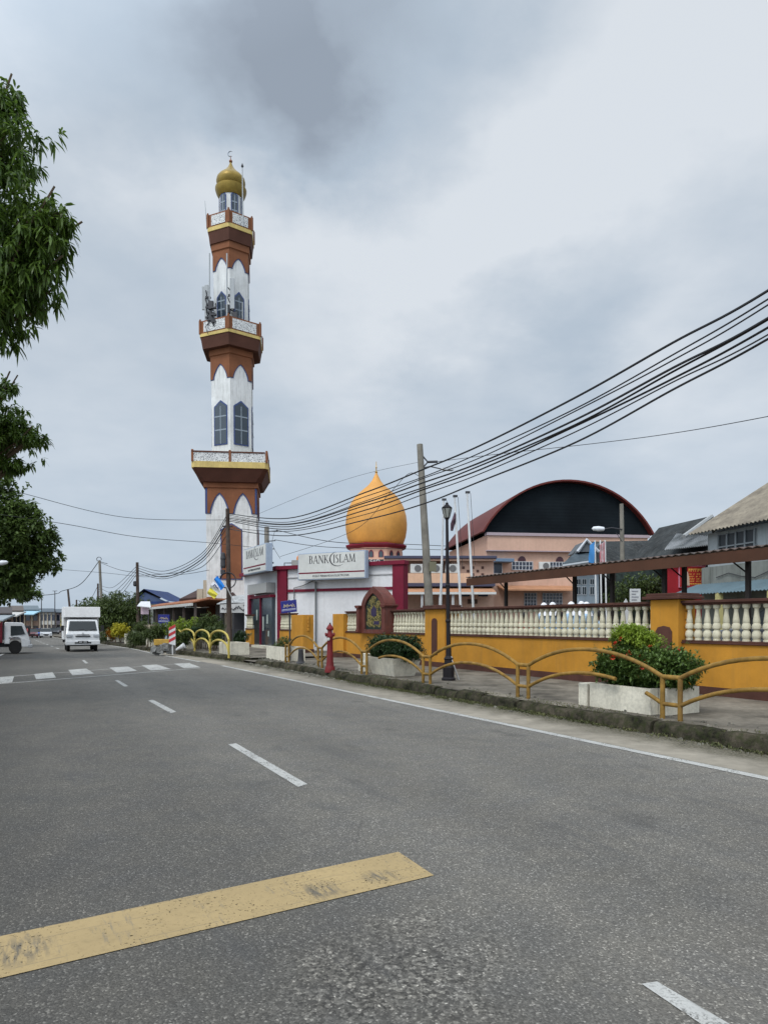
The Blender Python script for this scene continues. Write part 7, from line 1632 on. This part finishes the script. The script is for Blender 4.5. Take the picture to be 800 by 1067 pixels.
# trees along the right side, farther down
tree('roadside_tree', R(11,58,0), [C(128,636,52,1.9,.8), C(115,640,52,1.7,.7), C(140,640,51,1.3,.8), C(120,650,51,1.2,.8)], 2200, 6, .22, .1, LM_mid, .15, 'leafy green roadside tree just right of the light grey pole', 41, .3, 1, 0, .45)
tree('roadside_tree', R(11,72,-.3), [C(104,637,64,2.2,.7), C(92,641,64,1.7,.6), C(112,634,64,1.3,.6), C(98,650,64,1.5,.8)], 1800, 6, .28, .13, LM_mid, .15, 'leafy roadside tree behind the box truck', 42, .3, 1, 0, .45)
tree('roadside_tree', R(13,100,-.6), [C(84,644,88,2.0,.6), C(76,646,90,1.5,.6)], 700, 6, .35, .16, LM_mid, .15, 'farthest low tree left of the box truck', 43, .3, 1, 0, .45)
# ================================================================== far end of the street
def far_shop(name, x0, x1, y0, Y, dep, col, label, roofc, win=3, floors=2, awn=None):
    p0, p1 = W(x0,y0,Y), W(x1,y0,Y); zt = p0.z; o = root(name, Vector(((p0.x+p1.x)/2,Y,-1.05)), label, 'building', 'shop houses at the far end of the street')
    D = V(-SA*dep, CA*dep, 0); q = lambda x, y, z: V(x, y, z)
    obj('wall', MB().hexa([q(p0.x,Y,-1.1),q(p1.x,Y,-1.1),q(p1.x,Y,-1.1)+D,q(p0.x,Y,-1.1)+D,q(p0.x,Y,zt),q(p1.x,Y,zt),q(p1.x,Y,zt)+D,q(p0.x,Y,zt)+D]), mat('far_'+label[:10].replace(' ','_'), col, .8, .15, .4, streak=.3, world=True), o)
    e0, e1 = q(p0.x-.4,Y-.8,zt+.005), q(p1.x+.4,Y-.8,zt+.005); m0, m1 = e0+D*.55+Zv*.9, e1+D*.55+Zv*.9; n0, n1 = e0+D*1.05, e1+D*1.05; T = Zv*.16
    obj('roof', MB().hexa([e0,e1,m1,m0,e0+T,e1+T,m1+T,m0+T]).hexa([m0,m1,n1,n0,m0+T,m1+T,n1+T,n0+T]), plain('farroof_%d' % int(roofc[0]*1000), roofc, .7), o)
    for kk in range(3):
        if x1 < 45 and dep > 10:
            c_ = V(p1.x+.006,Y,0)+D*(.15+.28*kk); d_ = D*.14; obj('window', MB().hexa([c_+Zv*(zt-1.9),c_+V(.05,0,zt-1.9),c_+V(.05,0,zt-1.9)+d_,c_+Zv*(zt-1.9)+d_,c_+Zv*(zt-.8),c_+V(.05,0,zt-.8),c_+V(.05,0,zt-.8)+d_,c_+Zv*(zt-.8)+d_]), M_win, o)
    w_ = (p1.x-p0.x)/win; hf = (zt+1.1)/floors
    for i in range(win):
        a = p0.x+w_*(i+.2); obj('shopfront', MB().box(a,a+w_*.6,Y-.06,Y-.005,-1,-1.1+hf*.8), plain('shop_dark', (.04,.035,.035), .5), o)
        for f in range(1, floors): obj('window', MB().box(a,a+w_*.55,Y-.06,Y-.005,-1.1+hf*f+hf*.2,-1.1+hf*f+hf*.78), M_win, o)
        obj('pilaster', MB().box(p0.x+w_*i,p0.x+w_*i+w_*.12,Y-.25,Y-.006,-1.1,zt-.02), M_crm, o)
    if awn: obj('awning', MB().hexa([(p0.x-.5,Y-3,zt-.9),(p1.x+.5,Y-3,zt-.9),(p1.x+.5,Y-.3,zt-.2),(p0.x-.5,Y-.3,zt-.2),(p0.x-.5,Y-3,zt-.7),(p1.x+.5,Y-3,zt-.7),(p1.x+.5,Y-.3,zt),(p0.x-.5,Y-.3,zt)]), plain('farawn_%d' % int(awn[2]*1000), awn, .6), o)
    return o
far_shop('shop_house', 42, 58, 638, 165, 12, (.42,.42,.40), 'pale two storey shop house with white pilasters closing the street', (.08,.1,.12), 4)
far_shop('shop_house', 58.5, 74, 638.5, 168, 12, (.40,.36,.42), 'lilac grey two storey shop house at the right of the street end', (.08,.1,.12), 3)
far_shop('shop_house', 26, 41.5, 636, 128, 14, (.30,.20,.15), 'brick brown shop house with a pale blue awning', (.12,.15,.17), 2, 2, (.30,.48,.58))
far_shop('shop_house', 14, 25.5, 637, 108, 14, (.28,.2,.17), 'brownish two storey shop house behind the lorry cab', (.10,.08,.07), 3, 2, (.45,.44,.42))
far_shop('shop_house', -14, 13.5, 640, 86, 14, (.33,.24,.2), 'low terracotta shop house behind the red lorry bed', (.06,.05,.05), 4, 1, (.25,.28,.3))
far_shop('shop_house', 74.5, 100, 642, 175, 12, (.35,.33,.3), 'far low building mostly hidden by the box truck', (.09,.08,.08), 4)
far_shop('shop_house', 100, 150, 641, 170, 12, (.3,.28,.25), 'far low building behind the roadside trees', (.07,.07,.07), 6)
far_shop('shop_house', -60, -15, 636, 90, 14, (.3,.26,.22), 'long low shop house at the far left behind the trees', (.06,.05,.05), 6)
o = root('yellow_shop_sign', W(67,656,118), 'yellow shop sign on legs far down the right side of the road', 'sign'); p0, p1 = W(63.5,645,118), W(71,655,118)
obj('panel', MB().box(p0.x,p1.x,118,118.1,p1.z+.2,p0.z), mat('sign_yellow', (.55,.45,.12), .6, .3, 2, world=True), o)
m = MB()
for k in range(3): m.box(p0.x+.15,p1.x-.15,117.97,117.99,p0.z-.35-k*.35,p0.z-.2-k*.35)
obj('lettering', m, plain('sign_maroonish', (.3,.08,.08), .6), o)
for x in (p0.x+.05, p1.x-.15): obj('leg', MB().box(x,x+.1,118.11,118.2,-1,p1.z+.4), M_dkm, o)
for i, (px, c, lab) in enumerate(((29,(.4,.08,.08),'person in red far down on the left pavement'),(27,(.3,.3,.4),'person in grey far down on the left pavement'))):
    Yp_ = 80; v = Vector(((px-400)/F*Yp_, Yp_, 0)); l_, s_ = rl(v); v.z = gz(s_); person(v, radians(50*i), lab, c, (.04,.04,.05), hair='hair', hcol=(.02,.015,.015), h=1.65)
# hills / far tree line
m = MB(); vs = []; rng = random.Random(77); n_ = 160
for i in range(n_+1):
    x = -900+1800*i/n_; h_ = 9+5*noise.noise(Vector((x*.012,0,0)))+3*noise.noise(Vector((x*.05,3,0)))
    vs += [(x, 700, -1.1), (x, 712, h_*.8), (x, 730, h_), (x, 760, -1.1)]
m.add(vs, [(4*i+j, 4*i+j+4, 4*i+j+5, 4*i+j+1) for i in range(n_) for j in range(3)])
tag(obj('far_treeline', m, mat('far_trees', (.05,.07,.045), .9, .4, .05, world=True), smooth=True), kind='stuff')
